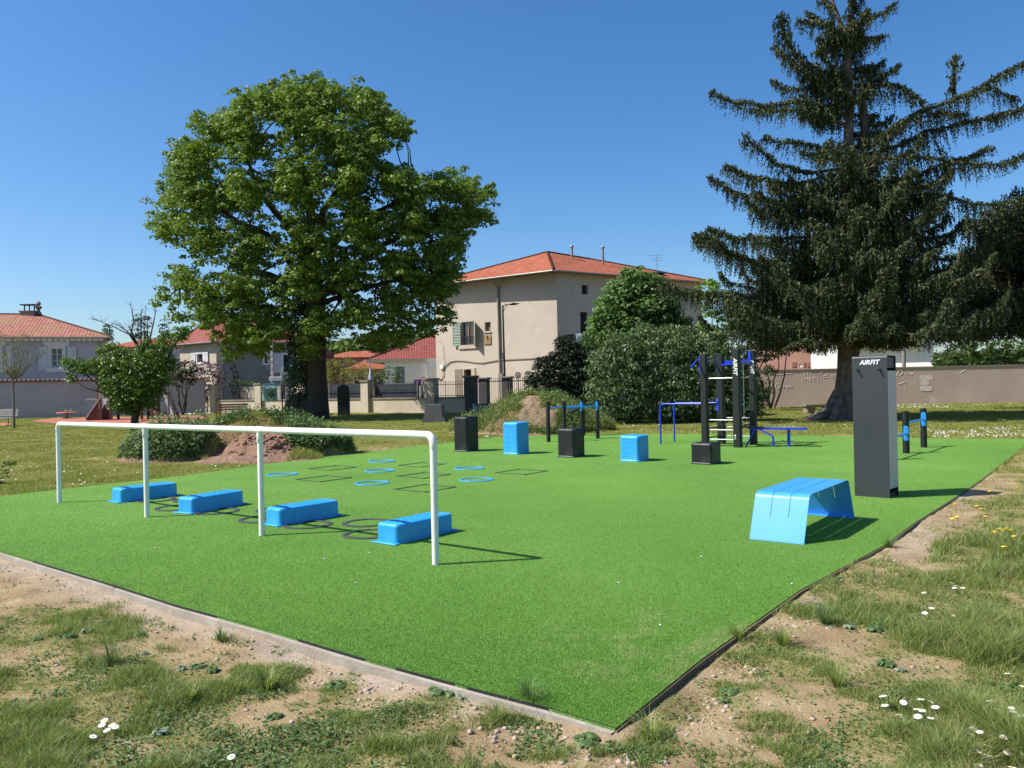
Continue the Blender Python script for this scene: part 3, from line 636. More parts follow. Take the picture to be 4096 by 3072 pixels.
b = MB(); n_ = int(FA.L/.38)
for k in range(n_):
    u = (k+.5)*.38; pts = [FA.P(u-.19, ze-.02, .30), FA.P(u+.19, ze-.02, .30), FA.P(u+.17, ze-.16, .30), FA.P(u+.09, ze-.24, .30), FA.P(u, ze-.27, .30), FA.P(u-.09, ze-.24, .30), FA.P(u-.17, ze-.16, .30)]; b.prism(pts, -FA.n, .02)
b.build('scalloped_valance', M_TRIM, t)
du = FA.px(*Z1(1105, 700))[0]; b = MB(); b.tube([FA.P(du, ze-.02, .25), FA.P(du, ze-.35, .1), FA.P(du, .5, .1)], .07, 8); b.build('downpipe', M_ZINC, t)
p = at(118, 1252, 65.3); b = MB(); b.box((p.x, p.y, p.z-.25), (1.1, .8, .7), .05); b.box((p.x, p.y, p.z+.12), (1.3, .9, .08), .05); ch = b.build('chimney', M_CAP, rf)
b = MB()
for sx in (-.4, 0, .4): b.box((p.x+sx, p.y, p.z+.38), (.07, .07, .46))
b.box((p.x, p.y, p.z+.66), (1.15, .75, .08), .05); b.build('chimney_hood', M_IRON, ch)
p = at(155, 1258, 65.5); b = MB(); b.lathe((p.x, p.y, p.z), [(.22, 0), (.22, .15), (.10, .22), (.12, .4), (.24, .55), (.28, .62), (.12, .72), (.16, .85), (.18, .92), (.08, 1.05), (.02, 1.12)], 12); b.build('finial', M_CAP, rf)
# garden wall with canal tiles in front of it
wa = g(-300, 1673); wb_ = g(790, 1655); 
FW = Fac((wa.x, wa.y), (wb_.x, wb_.y)); wa = Vector((-43, 54.0, 0)); wb_ = Vector((-22.6, 58.6, 0)); FW = Fac(wa, wb_)
t = thing('tiled_garden_wall', 'long lilac garden wall topped with curved tiles, left of the fence', 'wall', tuple(wa.lerp(wb_, .5)))
b = MB(); zt = FW.px(60, 1527)[1]; ut = FW.px(700, 1530)[0]; FW.slab(b, 0, FW.L, -.3, zt, 0, .25); b.build('wall', surf('lilac_wall_render', (0.42, 0.37, 0.40), (0.33, 0.29, 0.32), 0.5, 0.95, bsc=12, bst=0.4, c3=(0.26, 0.24, 0.27), spec=.1), t)
b = MB(); k = 0; u = 0.0
while u < FW.L:
    b.tube([FW.P(u, zt+.0, .14), FW.P(u, zt+.10, -.12), FW.P(u, zt+.0, -.38)], [.085, .08, .085], 8); u += .30
FW.slab(b, 0, FW.L, zt-.03, zt+.02, .10, .45); b.build('coping_tiles', surf('aged_tile', (0.26, 0.13, 0.10), (0.16, 0.09, 0.08), 2, .9), t)

# ---------------- grey cottage
ga = at(722, 1536, 68); gb = at(868, 1536, 65.0); gc = at(1212, 1536, 68.5)
GA, GB, GC = (Vector((p.x, p.y, 0)) for p in (ga, gb, gc)); G1 = Fac(GA, GB); G2 = Fac(GB, GC); GD = GA+GC-GB; 
t = thing('grey_cottage', 'grey rendered cottage with dark red roof behind the fence', 'house', tuple(GB))
zg = G2.px(1165, 1371)[1]; w1 = G2.rect(*Z2(988, 733), *Z2(1024, 840)); w2 = G2.rect(*Z2(1198, 742), *Z2(1270, 942)); w3 = G1.rect(*Z2(245, 733), *Z2(312, 830))
b = MB(); G2.wall(b, 0, G2.L, -.3, zg, [w1, w2], .2); Fac(GC, GD).wall(b, 0, (GD-GC).length, -.3, zg); wl = b.build('wall', M_GREYR, t)
b = MB(); G1.wall(b, 0, G1.L, -.3, zg, [w3], .2); b.build('side_wall', M_STONE, t)
for f_, w_, sh in ((G2, w1, 0), (G2, w2, 1), (G1, w3, 1)):
    w = window(f_, w_, t, fw=.05, mull=0, bars=0, rev=.15); b = MB(); k = .16
    f_.slab(b, w_[0]-k, w_[0], w_[2]-.14, w_[3]+k, .05, .05); f_.slab(b, w_[1], w_[1]+k, w_[2]-.14, w_[3]+k, .05, .05); f_.slab(b, w_[0], w_[1], w_[3], w_[3]+k, .05, .05); f_.slab(b, w_[0], w_[1], w_[2]-.14, w_[2], .07, .07); b.build('surround', M_TRIM, w)
    if sh: louvre(f_, w_[0]-.16-.62, w_[0]-.16, w_[2], w_[3]+.1, t, M_TRIM, slats=12); louvre(f_, w_[1]+.16, w_[1]+.16+.62, w_[2], w_[3]+.1, t, M_TRIM, slats=12)
for u0_, u1_ in ((G2.L-.7, G2.L+.02), (-.02, .45)): b = MB(); G2.slab(b, u0_, u1_, -.3, zg-.1, .04, .05); b.build('corner_pilaster', M_STONE, t)
a1 = at(850, 1268, 69.5); a2 = at(1080, 1285, 71); b = MB(); E = hip_roof(b, [GA, GB, GC, GD], zg+.08, (a1, a2), .35); rf = b.build('roof', M_ROOFR, t); ridge_tiles(E, (a1, a2), M_ROOFR, rf, .1); eave(E, rf, .1)

# ---------------- white house with louvred blinds
wa = at(1540, 1536, 69); wb_ = at(1745, 1536, 69.5); WF = Fac(wa, wb_); b = MB()
t = thing('white_bungalow', 'low white house with red roof between the linden and the beige house', 'house', (wa.x, wa.y, 0))
zw = WF.px(*Z3(600, 795))[1]; d1_ = WF.rect(*Z3(500, 875), *Z3(606, 1060)); d2_ = WF.rect(*Z3(893, 838), *Z3(962, 1010))
WF.wall(b, 0, WF.L+2, -.3, zw, [d1_, d2_], .2); wk = Vector((0.6, 9, 0)); Fac(wa, wa+wk).wall(b, 0, 9, -.3, zw); b.build('wall', M_WHITER, t)
for q in (d1_, d2_): louvre(WF, q[0], q[1], q[2], q[3], t, surf('grey_blind', (0.30, 0.30, 0.31)), out=-.12, slats=16, name='blind')
mU = WF.px(*Z3(862, 800))[0]; b = MB(); WF.slab(b, mU, WF.L+2, -.3, zw-.02, .35, .3); b.build('bay', M_WHITER, t)
cs = [Vector((p.x, p.y, 0)) for p in (wa-Vector((1.2, 0, 0)), WF.P(WF.L+7, 0), WF.P(WF.L+7, 0)+wk, wa+wk-Vector((1.2, 0, 0)))]
a1 = at(1735, 1338, 74); a2 = a1+Vector((4, .3, 0)); b = MB(); E = hip_roof(b, [cs[3], cs[0], cs[1], cs[2]], zw+.05, (a1, a2), .3); rf = b.build('roof', M_ROOFR, t); ridge_tiles(E, (a1, a2), M_ROOF, rf, .1)
b = MB()
for i in range(4): b.bar(E[i]-UP*.14, E[(i+1) % 4]-UP*.14, .06, .28)
b.build('eaves', M_STONE, rf)

# ---------------- lower houses far behind, seen as roofs
def far_house(name_lab, px0, px1, ytop, yeave, Y, wallm, roofm_, depth=8, base=-.3, ridge_in=.3):
    a_ = at(px0, yeave, Y); c_ = at(px1, yeave, Y+1.5); z = (a_.z+c_.z)/2; k = Vector((0.8, depth, 0)); A_, B_ = Vector((a_.x, a_.y, 0)), Vector((c_.x, c_.y, 0))
    t = thing('far_house', name_lab, 'house', tuple(A_)); b = MB()
    for p, q in ((A_, B_), (B_, B_+k), (A_+k, B_+k), (A_, A_+k)): Fac(p, q).wall(b, 0, (q-p).length, base, z)
    b.build('wall', wallm, t); f_ = Fac(A_, B_); zt_ = at((px0+px1)/2, ytop, Y+depth/2).z
    r0 = A_.lerp(B_, ridge_in)+k/2; r1 = A_.lerp(B_, 1-ridge_in)+k/2; r0.z = r1.z = zt_; b = MB(); E = hip_roof(b, [A_+k, A_, B_, B_+k], z+.05, (r0, r1), .4); b.build('roof', roofm_, t)
    b = MB(); w_ = f_.L
    for fr in (.25, .7): b = MB(); f_.slab(b, w_*fr-.45, w_*fr+.45, z-1.9, z-.7, .03, .03); b.build('window', M_GLASS, t)
    return t
far_house('far house with faded orange roof behind the bushy garden tree', 425, 720, 1352, 1390, 84, M_LILAC, M_ROOF)
far_house('far low house with orange roof right of the linden trunk', 1290, 1500, 1405, 1432, 88, M_PINKR, M_ROOF, base=-1)
far_house('orange roofed house behind the yellow-green hedge', 1395, 1560, 1425, 1478, 76, M_STONE, M_ROOF)
far_house('pale house with small gable behind the orange roof', 1380, 1500, 1403, 1428, 104, M_WHITER, M_ROOFR)
far_house('small red roof showing just right of the grey cottage', 1205, 1260, 1390, 1425, 82, M_PINKR, M_ROOFR)
# ---------------- houses beyond the right wall
RA = at(3346, 1536, 57.5); RB = at(3735, 1536, 54); RF = Fac(RA, RB); b = MB(); zr = RF.px(3700, 1300)[1]
t = thing('white_house', 'white house with red tile roof behind the tan wall and the spruce', 'house', (RA.x, RA.y, 0))
gz = RF.px(3500, 1386)[1]; RF.wall(b, 0, RF.L, -.3, zr); Fac(RB, Vector((RB.x+3, RB.y+8, 0))).wall(b, 0, 8.5, -.3, zr); b.build('wall', M_WHITER, t)
RC = Vector((RA.x, RA.y, 0))-RF.d*1.75; b = MB(); Fac(RC, RA).wall(b, 0, 1.75, -.3, zr); b.build('annex_wall', M_WHITER, t)
b = MB(); RF.slab(b, 1.0, RF.L-.5, gz, gz+1.35, .7, .7); b.build('balcony', M_WHITER, t)
rc = [Vector((p.x, p.y, 0)) for p in (RC, RB, RB+Vector((2, 8, 0)), RC+Vector((2, 8, 0)))]; a1 = (rc[0]+rc[3])/2+RF.d*2; a2 = (rc[1]+rc[2])/2-RF.d*2.5; a1.z = a2.z = zr+2.4
b = MB(); E = hip_roof(b, [rc[3], rc[0], rc[1], rc[2]], zr+.08, (a1, a2), .4); rf = b.build('roof', M_ROOFR, t); eave(E, rf, .12, M_TRIM)
PA = at(3020, 1536, 62); PB = at(3250, 1536, 60); PF = Fac(PA, PB); b = MB(); t = thing('pink_house', 'dull pink house with a tiny shuttered window behind the tan wall', 'house', (PA.x, PA.y, 0))
pw = PF.rect(2900+1090/3.687, 1150+1125/3.687, 2900+1140/3.687, 1150+1175/3.687); zr = PF.px(3200, 1300)[1]; PF.wall(b, 0, PF.L+1.2, -.3, zr, [pw], .15); b.build('wall', M_PINKR, t); w = window(PF, pw, t, fw=.1, mull=0, bars=0, rev=.1)
for a_, c_ in ((980, 1060), (1150, 1200), (1205, 1280)):
    q = PF.rect(2900+a_/3.687, 1150+1100/3.687, 2900+c_/3.687, 1150+1175/3.687); b = MB(); PF.slab(b, q[0]+.05, q[1]-.05, q[2], q[3], .05, .05); b.build('shutter', surf('brown_shutter', (0.25, 0.12, 0.09)), t)
q = [Vector((p.x, p.y, 0)) for p in (PA, PF.P(PF.L+1.2, 0))]; k_ = Vector((1, 8, 0)); a1 = (q[0]+q[0]+k_)/2+PF.d; a2 = (q[1]+q[1]+k_)/2-PF.d; a1.z = a2.z = zr+1.6
b = MB(); E = hip_roof(b, [q[0]+k_, q[0], q[1], q[1]+k_], zr+.08, (a1, a2), .5); rf = b.build('roof', M_ROOF, t); eave(E, rf, .12, M_TRIM)
# ---------------- tan boundary wall on the right
ta = g(2952, 1630); tb = g(4000, 1609); TW = Fac(Vector((12.9, 47.4, 0)), Vector((40.0, 45.3, 0)))
t = thing('boundary_wall', 'tan concrete boundary wall with scratched marks behind the spruce', 'wall', tuple(TW.P(10, 0)))
zt = TW.px(3700, 1466)[1]; b = MB(); TW.slab(b, 0, TW.L, -.3, zt-.08, 0, .25); wl = b.build('wall', M_TAN, t)
b = MB(); TW.slab(b, -.02, TW.L, zt-.08, zt, .035, .32); b.build('coping', M_CAP, t)
b = MB(); TW.slab(b, 0, .35, -.3, zt-.12, .12, .4); b.build('pier', M_TAN, t)
M_SCR = surf('scratched_plaster', (0.66, 0.56, 0.48), (0.58, 0.49, 0.42), 3, .95)
def scratch(lines, zx, zy, k):
    b = MB()
    for ln in lines: b.tube([TW.P(*TW.px(zx+a_/k, zy+c_/k), .002) for a_, c_ in ln], .014, 4)
    return b.build('scratched_mark', M_SCR, wl)
scratch([[(800, 1425), (760, 1420), (740, 1460), (770, 1485), (810, 1470), (810, 1450), (790, 1450)], [(825, 1480), (830, 1450), (850, 1445)], [(860, 1465), (885, 1455), (870, 1445), (858, 1470), (880, 1482)],
         [(890, 1475), (905, 1472)], [(892, 1462), (907, 1460)], [(915, 1500), (915, 1450), (935, 1455), (930, 1475), (915, 1475)], [(942, 1455), (944, 1475), (955, 1472), (956, 1452)], [(965, 1440), (966, 1480)], [(958, 1452), (976, 1450)], [(980, 1465), (990, 1455), (978, 1458), (980, 1480), (992, 1478)]], 2900, 1150, 3.687)
scratch([[(1145, 1375), (1148, 1330), (1185, 1375), (1185, 1325)], [(1200, 1350), (1235, 1348)], [(1218, 1330), (1218, 1370)], [(1240, 1385), (1255, 1330), (1270, 1385)], [(1248, 1360), (1265, 1358)], [(1285, 1335), (1340, 1330)], [(1310, 1340), (1312, 1385)], [(1370, 1320), (1372, 1390)],
         [(1450, 1300), (1520, 1290)], [(1450, 1330), (1515, 1325)], [(1590, 1280), (1570, 1300), (1590, 1320), (1615, 1305), (1600, 1275)], [(680, 1250), (860, 1240)], [(770, 1220), (770, 1270)], [(760, 1285), (1000, 1270)], [(1160, 1270), (1195, 1268)], [(1178, 1250), (1178, 1290)], [(1215, 1290), (1220, 1240), (1240, 1270), (1258, 1240), (1262, 1290)], [(1400, 1230), (1400, 1260), (1430, 1240), (1420, 1270)]], 2900, 1150, 3.687)
scratch([[(590, 1120), (620, 1060), (660, 1050), (670, 1090), (620, 1120)], [(712, 1110), (712, 1075), (725, 1090), (738, 1072), (738, 1110)], [(748, 1092), (760, 1092)], [(770, 1112), (770, 1080)], [(780, 1085), (782, 1112), (796, 1108), (796, 1082)], [(615, 1230), (700, 1200)], [(700, 1270), (715, 1320)], [(1400, 1090), (1425, 1070), (1480, 1045)]], 3400, 1150, 3.178)
b = MB()
for r_ in ((885, 1110, 1060, 1180), (900, 1180, 1010, 1245), (885, 1250, 1050, 1315)):
    q = TW.rect(3400+r_[0]/3.178, 1150+r_[1]/3.178, 3400+r_[2]/3.178, 1150+r_[3]/3.178); n_ = 9; pts = []
    for s_ in range(24):
        a_ = 2*math.pi*s_/24; rr = .85+.3*float(vnoise(s_*.9, r_[1], 1)); cu_ = (q[0]+q[1])/2+(q[1]-q[0])/2*rr*math.copysign(abs(math.cos(a_))**.6, math.cos(a_)); cz = (q[2]+q[3])/2+(q[3]-q[2])/2*rr*math.copysign(abs(math.sin(a_))**.6, math.sin(a_)); pts.append(TW.P(cu_, cz, .0))
    b.prism(pts, TW.n, .006+.004*(r_[1] % 3))
b.build('plaster_patch', M_SCR, wl)
# ---------------- roadside fence: pillars, low walls, railings
FP = [Vector((-22.0, 59.0, 0)), Vector((-4.5, 49.0, 0))]; FF = Fac(*FP); b = None
def fpil(px_): return FF.px(px_, 1600)[0]
pil = [856, 1040, 1219, 1466, 1729]; zp = 2.12; zr_, zl = 1.72, .95
t = thing('street_fence', 'low cream wall with iron railings and square pillars along the street', 'fence', tuple(FF.P(9, 0)))
us = [fpil(p) for p in pil]; half = .30
u_ = [-2.2]+us
for k, u in enumerate(us):
    b = MB(); FF.slab(b, u-half, u+half, -.3, zp-.1, .22, .5); o = b.build('pillar', M_CREAM, t)
    b = MB(); FF.slab(b, u-half-.07, u+half+.07, zp-.1, zp, .29, .64); b.build('pillar_cap', M_CAP, o)
seg = [(-2.6, us[0])]+[(us[k], us[k+1]) for k in range(4)]+[(us[4], FF.px(1868, 1600)[0])]
for k, (a_, c_) in enumerate(seg):
    a_ += half*(k > 0); c_ -= half*(k < 5); b = MB(); FF.slab(b, a_, c_, -.3, zl-.08, 0, .22); b.build('low_wall', M_CREAM, t)
    b = MB(); FF.slab(b, a_, c_, zl-.08, zl, .06, .34); b.build('coping', M_CAP, t)
    b = MB(); n_ = int((c_-a_)/.125)
    for j in range(1, n_):
        u = a_+(c_-a_)*j/n_; r_ = .022 if j % 11 == 5 else .010; p = FF.P(u, 0, -.1); b.tube([p+UP*zl, p+UP*(zr_+.13), p+UP*(zr_+.15), p+UP*(zr_+.22)], [r_, r_, r_*2, .003], 4)
    for z in (zl+.08, zr_): b.bar(FF.P(a_, z, -.1), FF.P(c_, z, -.1), .03, .035)
    b.build('railing', M_IRON, t)
# white panelled hoarding and road bed seen through the railings
ZF = zl-.05
def panel(lab, x0, x1, y0, y1, out, mat, name='screen_panel', cat='panel'):
    q = FF.rect(x0, y0, x1, y1); t = thing(name, lab, cat, tuple(FF.P(q[0], 0, out))); b = MB(); FF.slab(b, q[0], q[1], -.2, q[3], out, .06); b.build('board', mat, t)
    for u in np.linspace(q[0]+.05, q[1]-.05, max(2, int((q[1]-q[0])/2)+1)): b = MB(); FF.slab(b, u-.04, u+.04, -.2, q[3]+.05, out+.03, .05); b.build('post', M_ZINC, t)
M_NAVY = surf('navy_screen', (0.045, 0.05, 0.075), (0.03, 0.035, 0.055), 1.5, .8)
panel('pale boarding behind the railings left of the linden', 870, 1032, 1548, 1600, -2.2, M_CREAM); panel('pale boarding behind the railings beside the linden trunk', 1050, 1205, 1548, 1600, -2.2, M_CREAM)
panel('dark navy screen behind the railings right of the linden trunk', 1300, 1455, 1537, 1590, -.35, M_NAVY); panel('dark navy screen behind the railings beside the white house', 1485, 1660, 1536, 1595, -.35, M_NAVY)
# gate pillars and gate
M_DPIL = surf('shade_coloured_pillar', (0.10, 0.09, 0.08), (0.07, 0.065, 0.06), 2, .95, bsc=20, bst=.5)  # pillars: linden's shade put into the dark base colour; gate wall shares it
gl = [('thick shade-coloured gate pillar at the end of the street fence', 1886, 47.5, 2.22, .62), ('second shade-coloured pillar behind the gate, left of the lamp post', 1938, 53, 2.15, .6), ('shade-coloured pillar behind the gate, just right of the lamp post', 2031, 54, 2.2, .6)]
for l, x_, Y_, h_, w_ in gl:
    p = at(x_, 1600, Y_); t = thing('gate_pillar', l, 'pillar', (p.x, p.y, 0), 'shade-coloured gate pillars'); b = MB(); b.box((p.x, p.y, h_/2-.15), (w_, w_, h_+.1), -.35, .02); b.build('shaft', M_DPIL, t); b = MB(); b.box((p.x, p.y, h_-.07), (w_+.14, w_+.14, .12), -.35, .02); b.build('pillar_cap', M_CAP, t)
GP = [at(1908, 1600, 49.2), at(2190, 1600, 51.0)]; GF = Fac(GP[0], GP[1]); t = thing('iron_gate', 'black spiked iron gate and railing in front of the beige house', 'gate', (GP[0].x, GP[0].y, 0)); b = MB()
for j in range(int(GF.L/.14)+1):
    u = j*.14; b.tube([GF.P(u, .35), GF.P(u, 1.98), GF.P(u, 2.0), GF.P(u, 2.1)], [.011, .011, .024, .003], 4)
b.build('bars', M_IRON, t); b = MB(); b.bar(GF.P(0, 1.86), GF.P(GF.L, 1.86), .04, .06); b.bar(GF.P(0, .45), GF.P(GF.L, .45), .04, .06); b.bar(GF.P(.03, 0), GF.P(.03, 2.1), .07, .07); b.bar(GF.P(2.1, 0), GF.P(2.1, 2.1), .07, .07); b.build('frame', M_IRON, t)
b = MB(); GF.slab(b, .3, GF.L, -.2, .45, -.1, .2); b.build('low_wall', M_DPIL, t)
# street surface behind the fence
M_ROAD = surf('asphalt', (0.14, 0.135, 0.13), (0.11, 0.108, 0.105), 1, .9, bsc=60, bst=.4)
b = MB(); rd = [FF.P(-16, .004, -.8), FF.P(FF.L+2.2, .004, -.8), Vector((2.5, 50.5, .004)), Vector((14, 53, .004)), Vector((13.5, 55.5, .004)), Vector((-2, 54.5, .004)), FF.P(-16, .004, -7.5)]
b.poly(rd); o = b.build('street', M_ROAD); tag(o, kind='structure')
# ================================================================== EQUIPMENT
# --- white jump rail: four legs, a rounded rail with clamps
gp = [g(238, 2010), g(588, 2068), g(1048, 2142), g(1743, 2258)]
gt = [at(229, 1715, gp[0].y), at(575, 1722, gp[1].y), at(1045, 1727, gp[2].y), at(1743, 1742, gp[3].y)]
H_R = 1.165
t = thing('hurdle_rail', 'long white tubular steel rail on four legs standing on the green turf', 'rail', tuple((gp[0]+gp[3])/2))
topz = [Vector((p.x, p.y, H_R)) for p in gp]
d0 = (topz[1]-topz[0]).normalized(); d3 = (topz[3]-topz[2]).normalized(); r = 0.0345
def arc(c, a, b, n=6):                   # quarter bend from direction a to direction b around c
    return [c+a*math.cos(k/n*math.pi/2)+b*math.sin(k/n*math.pi/2) for k in range(n+1)]
R = 0.075
b = MB(); pts = arc(topz[0]+d0*R-UP*R, -d0*R, UP*R)+[topz[1], topz[2]]+arc(topz[3]-d3*R-UP*R, UP*R, d3*R)
b.tube(pts, r, 20); rail = b.build('rail', M_WHITE, t)
for i, p in enumerate(gp):
    z = H_R-R if i in (0, 3) else H_R-0.03
    b = MB(); b.tube([p-UP*0.05, p+UP*z], 0.032, 20); b.build('leg', M_WHITE, t)
    b = MB()
    if i in (1, 2):
        dd = (topz[i+1]-topz[i]).normalized(); b.tube([topz[i]-dd*0.062, topz[i]-dd*0.058, topz[i]+dd*0.058, topz[i]+dd*0.062], [r, r+.004, r+.004, r], 20)
        b.tube([p+UP*(H_R-0.145), p+UP*(H_R-0.14), p+UP*(H_R-0.03)], [0.033, 0.0365, 0.0365], 20)
    else: b.tube([p+UP*(H_R-R-0.02), p+UP*(H_R-R-0.018), p+UP*(H_R-R+0.01)], [0.0325, 0.0350, 0.0350], 20)
    b.build('clamp', M_WHITE, t)
    b = MB(); q = p+UP*(H_R-0.115)+Vector((-0.2, -0.98, 0))*0.034; b.tube([q, q+Vector((-0.2, -0.98, 0))*0.008], 0.008, 8); b.build('screw', M_BOLT, t)

# --- rounded hollow boxes: steps and plyo boxes
def rounded_shell(b, hx, hy, h, rc, rt, flange=0.0, grooves=(), taper=0.0, nx_=6, crown=0.012):
    """box with rounded vertical corners and rounded top edge; grooves = heights of thin moulded lines"""
    def outline(ins, n=6):
        pts = []; X = hx-ins; Y = hy-ins; rr = max(rc-ins, 0.012)
        for cx_, cy_, a0 in ((X-rr, Y-rr, 0), (-X+rr, Y-rr, 90), (-X+rr, -Y+rr, 180), (X-rr, -Y+rr, 270)):
            for k in range(n+1):
                a = math.radians(a0+90*k/n); pts.append((cx_+rr*math.cos(a), cy_+rr*math.sin(a)))
        return pts
    prof = []
    if flange: prof += [(-flange, 0.0), (-flange, 0.012), (-0.012, 0.02), (0.0, 0.035)]
    else: prof += [(0, 0)]
    for z in sorted(grooves): prof += [(taper*z/h, z-0.0045), (taper*z/h+0.003, z-0.003), (taper*z/h+0.003, z+0.003), (taper*z/h, z+0.0045)]
    for k in range(6):
        a = k/5*math.pi/2; prof.append((taper+rt*(1-math.cos(a)), h-rt+rt*math.sin(a)-crown*0))
    prof.append((taper+rt*1.6, h+crown*0.4)); prof.append((taper+min(hx, hy)*0.6, h+crown))
    rings = [outline(i) for i, z in prof]; n = len(rings[0]); vs = [(x, y, z) for (i, z), rg in zip(prof, rings) for x, y in rg]
    fs = [[j*n+k, j*n+(k+1) % n, (j+1)*n+(k+1) % n, (j+1)*n+k] for j in range(len(prof)-1) for k in range(n)]
    fs.append([(len(prof)-1)*n+k for k in range(n)]); b.add(vs, fs, False); return b
def grip(b, hx, hy, z, nx_, ny_, mode='bar'):
    """raised anti-slip ribs on a top"""
    for i in range(nx_):
        for j in range(ny_):
            x = (-1+2*(i+.5)/nx_)*hx; y = (-1+2*(j+.5)/ny_)*hy
            a = 0.6 if (i+j) % 2 else -0.6
            b.box((x, y, z), (0.75*2*hx/nx_, 0.012, 0.006), a)
step_lab = ['blue low step farthest left, beside the leftmost leg of the white rail', 'second blue low step from the left, beside the second rail leg',
            'blue low step partly behind the third leg of the white rail', 'nearest blue low step, crossed by the rightmost rail leg']
st0 = thing('step_block', '', 'step block', group='row of blue low step blocks')
b = MB(); rounded_shell(b, .155, .435, .205, .05, .035, crown=0.004); b.build('body', M_BLUE, st0, local=True)
for s in (-1, 1): b = MB(); b.box((0, s*0.455, 0.008), (0.36, 0.07, 0.016), 0, 0.006); b.build('flange', M_BLUE, st0, local=True)
b = MB(); grip(b, .105, .36, .209, 4, 14); b.build('tread', M_BLUE, st0, local=True)
for sx in (-1, 1):
    for s in (-1, 1):
        b = MB(); b.tube([(sx*.14, s*.472, .014), (sx*.14, s*.472, .021)], .009, 8); b.build('bolt', M_BOLT, st0, local=True)
sc_ = [(g(410, 2012), g(470, 2014)), (g(687, 2052), g(760, 2058)), (g(1022, 2106), g(1106, 2109)), (g(1472, 2175), g(1578, 2184))]
far = [g(700, 1985), g(985, 2017), g(1342, 2068), g(1808, 2128)]
for i, ((a_, c_), f_) in enumerate(zip(sc_, far)):
    o = st0 if i == 0 else copy_tree(st0)
    dirv = (f_-c_).normalized(); L = (f_-c_).length; n_ = Vector((dirv.y, -dirv.x, 0))
    cen = c_+dirv*0.49-n_*0.165; o.location = cen; o.rotation_euler.z = math.atan2(dirv.y, dirv.x)-math.pi/2
    o['label'] = step_lab[i]
    print('step', i, cen, L)

heights = [.845, .735, .625, .52, .41]
nearc = [z for z in ((125, 567), (500, 587), (913, 611), (1390, 641), (1930, 663))]
bl = ['tallest black jump box, at the left end of the row', 'tall sky blue jump box, second from the left in the row', 'medium height black jump box in the middle of the row',
      'shorter sky blue jump box, fourth in the row', 'lowest black jump box, in front of the black exercise tower']
for i, (h, (zx, zy)) in enumerate(zip(heights, nearc)):
    c = g(1800+zx/1.8433, 1500+zy/1.8433)-E1*0.215+E2*0.235
    mt = M_BLACK if i % 2 == 0 else M_BLUE
    t = thing('jump_box', bl[i], 'jump box', c, 'jump boxes of falling height in a row'); t.rotation_euler.z = TH1
    gr = [z for z in np.arange(0.155, h-0.1, 0.115)]
    b = MB(); rounded_shell(b, .215, .235, h-.075, .055, .004, 0.012, gr, crown=0); b.build('body', mt, t, local=True)
    b = MB(); rounded_shell(b, .218, .238, .077, .055, .045, crown=.004); o = b.build('lid', mt, t, local=True); o.location.z = h-.077
    b = MB(); grip(b, .15, .17, .080, 4, 9); o2 = b.build('tread', mt, o, local=True)
    for s in (-1, 1):
        b = MB(); b.tube([(s*.2, -.24, .012), (s*.2, -.24, .02)], .008, 8); b.build('bolt', M_BOLT, t, local=True)
# the boxes' small parts above use the box's own axes

# --- hoops and frames laid in the turf
def disc_ring(name, c, ro, ri, mat, lab, grp, cat, parts=6, h=0.012):
    t = thing(name, lab, cat, c, grp); n = 40; vs = []
    for r_, z in ((ro, 0.0), (ro, h*.7), (ro-.006, h), (ri+.006, h), (ri, h*.7), (ri, 0.0)):
        vs += [(r_*math.cos(2*math.pi*k/n), r_*math.sin(2*math.pi*k/n), z) for k in range(n)]
    b = MB(); b.add(vs, [[j*n+k, j*n+(k+1) % n, (j+1)*n+(k+1) % n, (j+1)*n+k] for j in range(5) for k in range(n)], False); b.build('band', mat, t, local=True)
    for k in range(parts):
        a = 2*math.pi*(k+.3)/parts; q = Vector(((ro+ri)/2*math.cos(a), (ro+ri)/2*math.sin(a), h)); b = MB(); b.tube([q-UP*.002, q+UP*.003], .009, 8); b.build('rivet', M_BACK if mat is M_DGREY else M_BOLT, t, local=True)
    return t
hl = ['blue hoop on the turf, farthest of the six', 'blue hoop in the middle of the line of three', 'blue hoop nearest the rail in the line of three', 'single blue hoop seen beside the third leg of the white rail',
      'farther of the two blue hoops right of the rail', 'nearer of the two blue hoops right of the rail']
for (x, y), l in zip([(-2.86, 17.3), (-2.58, 15.35), (-2.38, 13.38), (-4.37, 15.05), (-0.86, 15.45), (-0.64, 13.55)], hl):
    disc_ring('hoop', (x, y, 0), .29, .252, M_BLUE, l, 'blue hoops laid in the turf', 'hoop', h=0.014)
fl = ['thin black square frame on the turf, left column farther', 'thin black square frame on the turf, left column nearer', 'farthest square frame of the column of three crossed by the rail leg',
      'middle square frame of the column of three crossed by the rail leg', 'nearest square frame of the column of three crossed by the rail leg', 'square frame alone to the right of the blue hoops']
for (x, y), l in zip([(-3.64, 16.07), (-3.38, 14.2), (-1.88, 16.35), (-1.62, 14.38), (-1.40, 12.55), (.145, 14.62)], fl):
    t = thing('ground_frame', l, 'square frame', (x, y, 0), 'black square frames laid in the turf'); t.rotation_euler.z = TH1
    for k in range(4):
        a = k*math.pi/2; b = MB(); b.box((.335*math.cos(a), .335*math.sin(a), .005), (.018, .69, .012), a, .004) if k % 2 == 0 else b.box((.335*math.cos(a), .335*math.sin(a), .005), (.018, .65, .012), a, .004)
        b.build('bar', M_DGREY, t, local=True)
    for sx in (-1, 1):
        for sy in (-1, 1):
            b = MB(); b.box((sx*.335, sy*.335, .012), (.03, .03, .004)); b.build('corner_plate', M_BLACK, t, local=True)
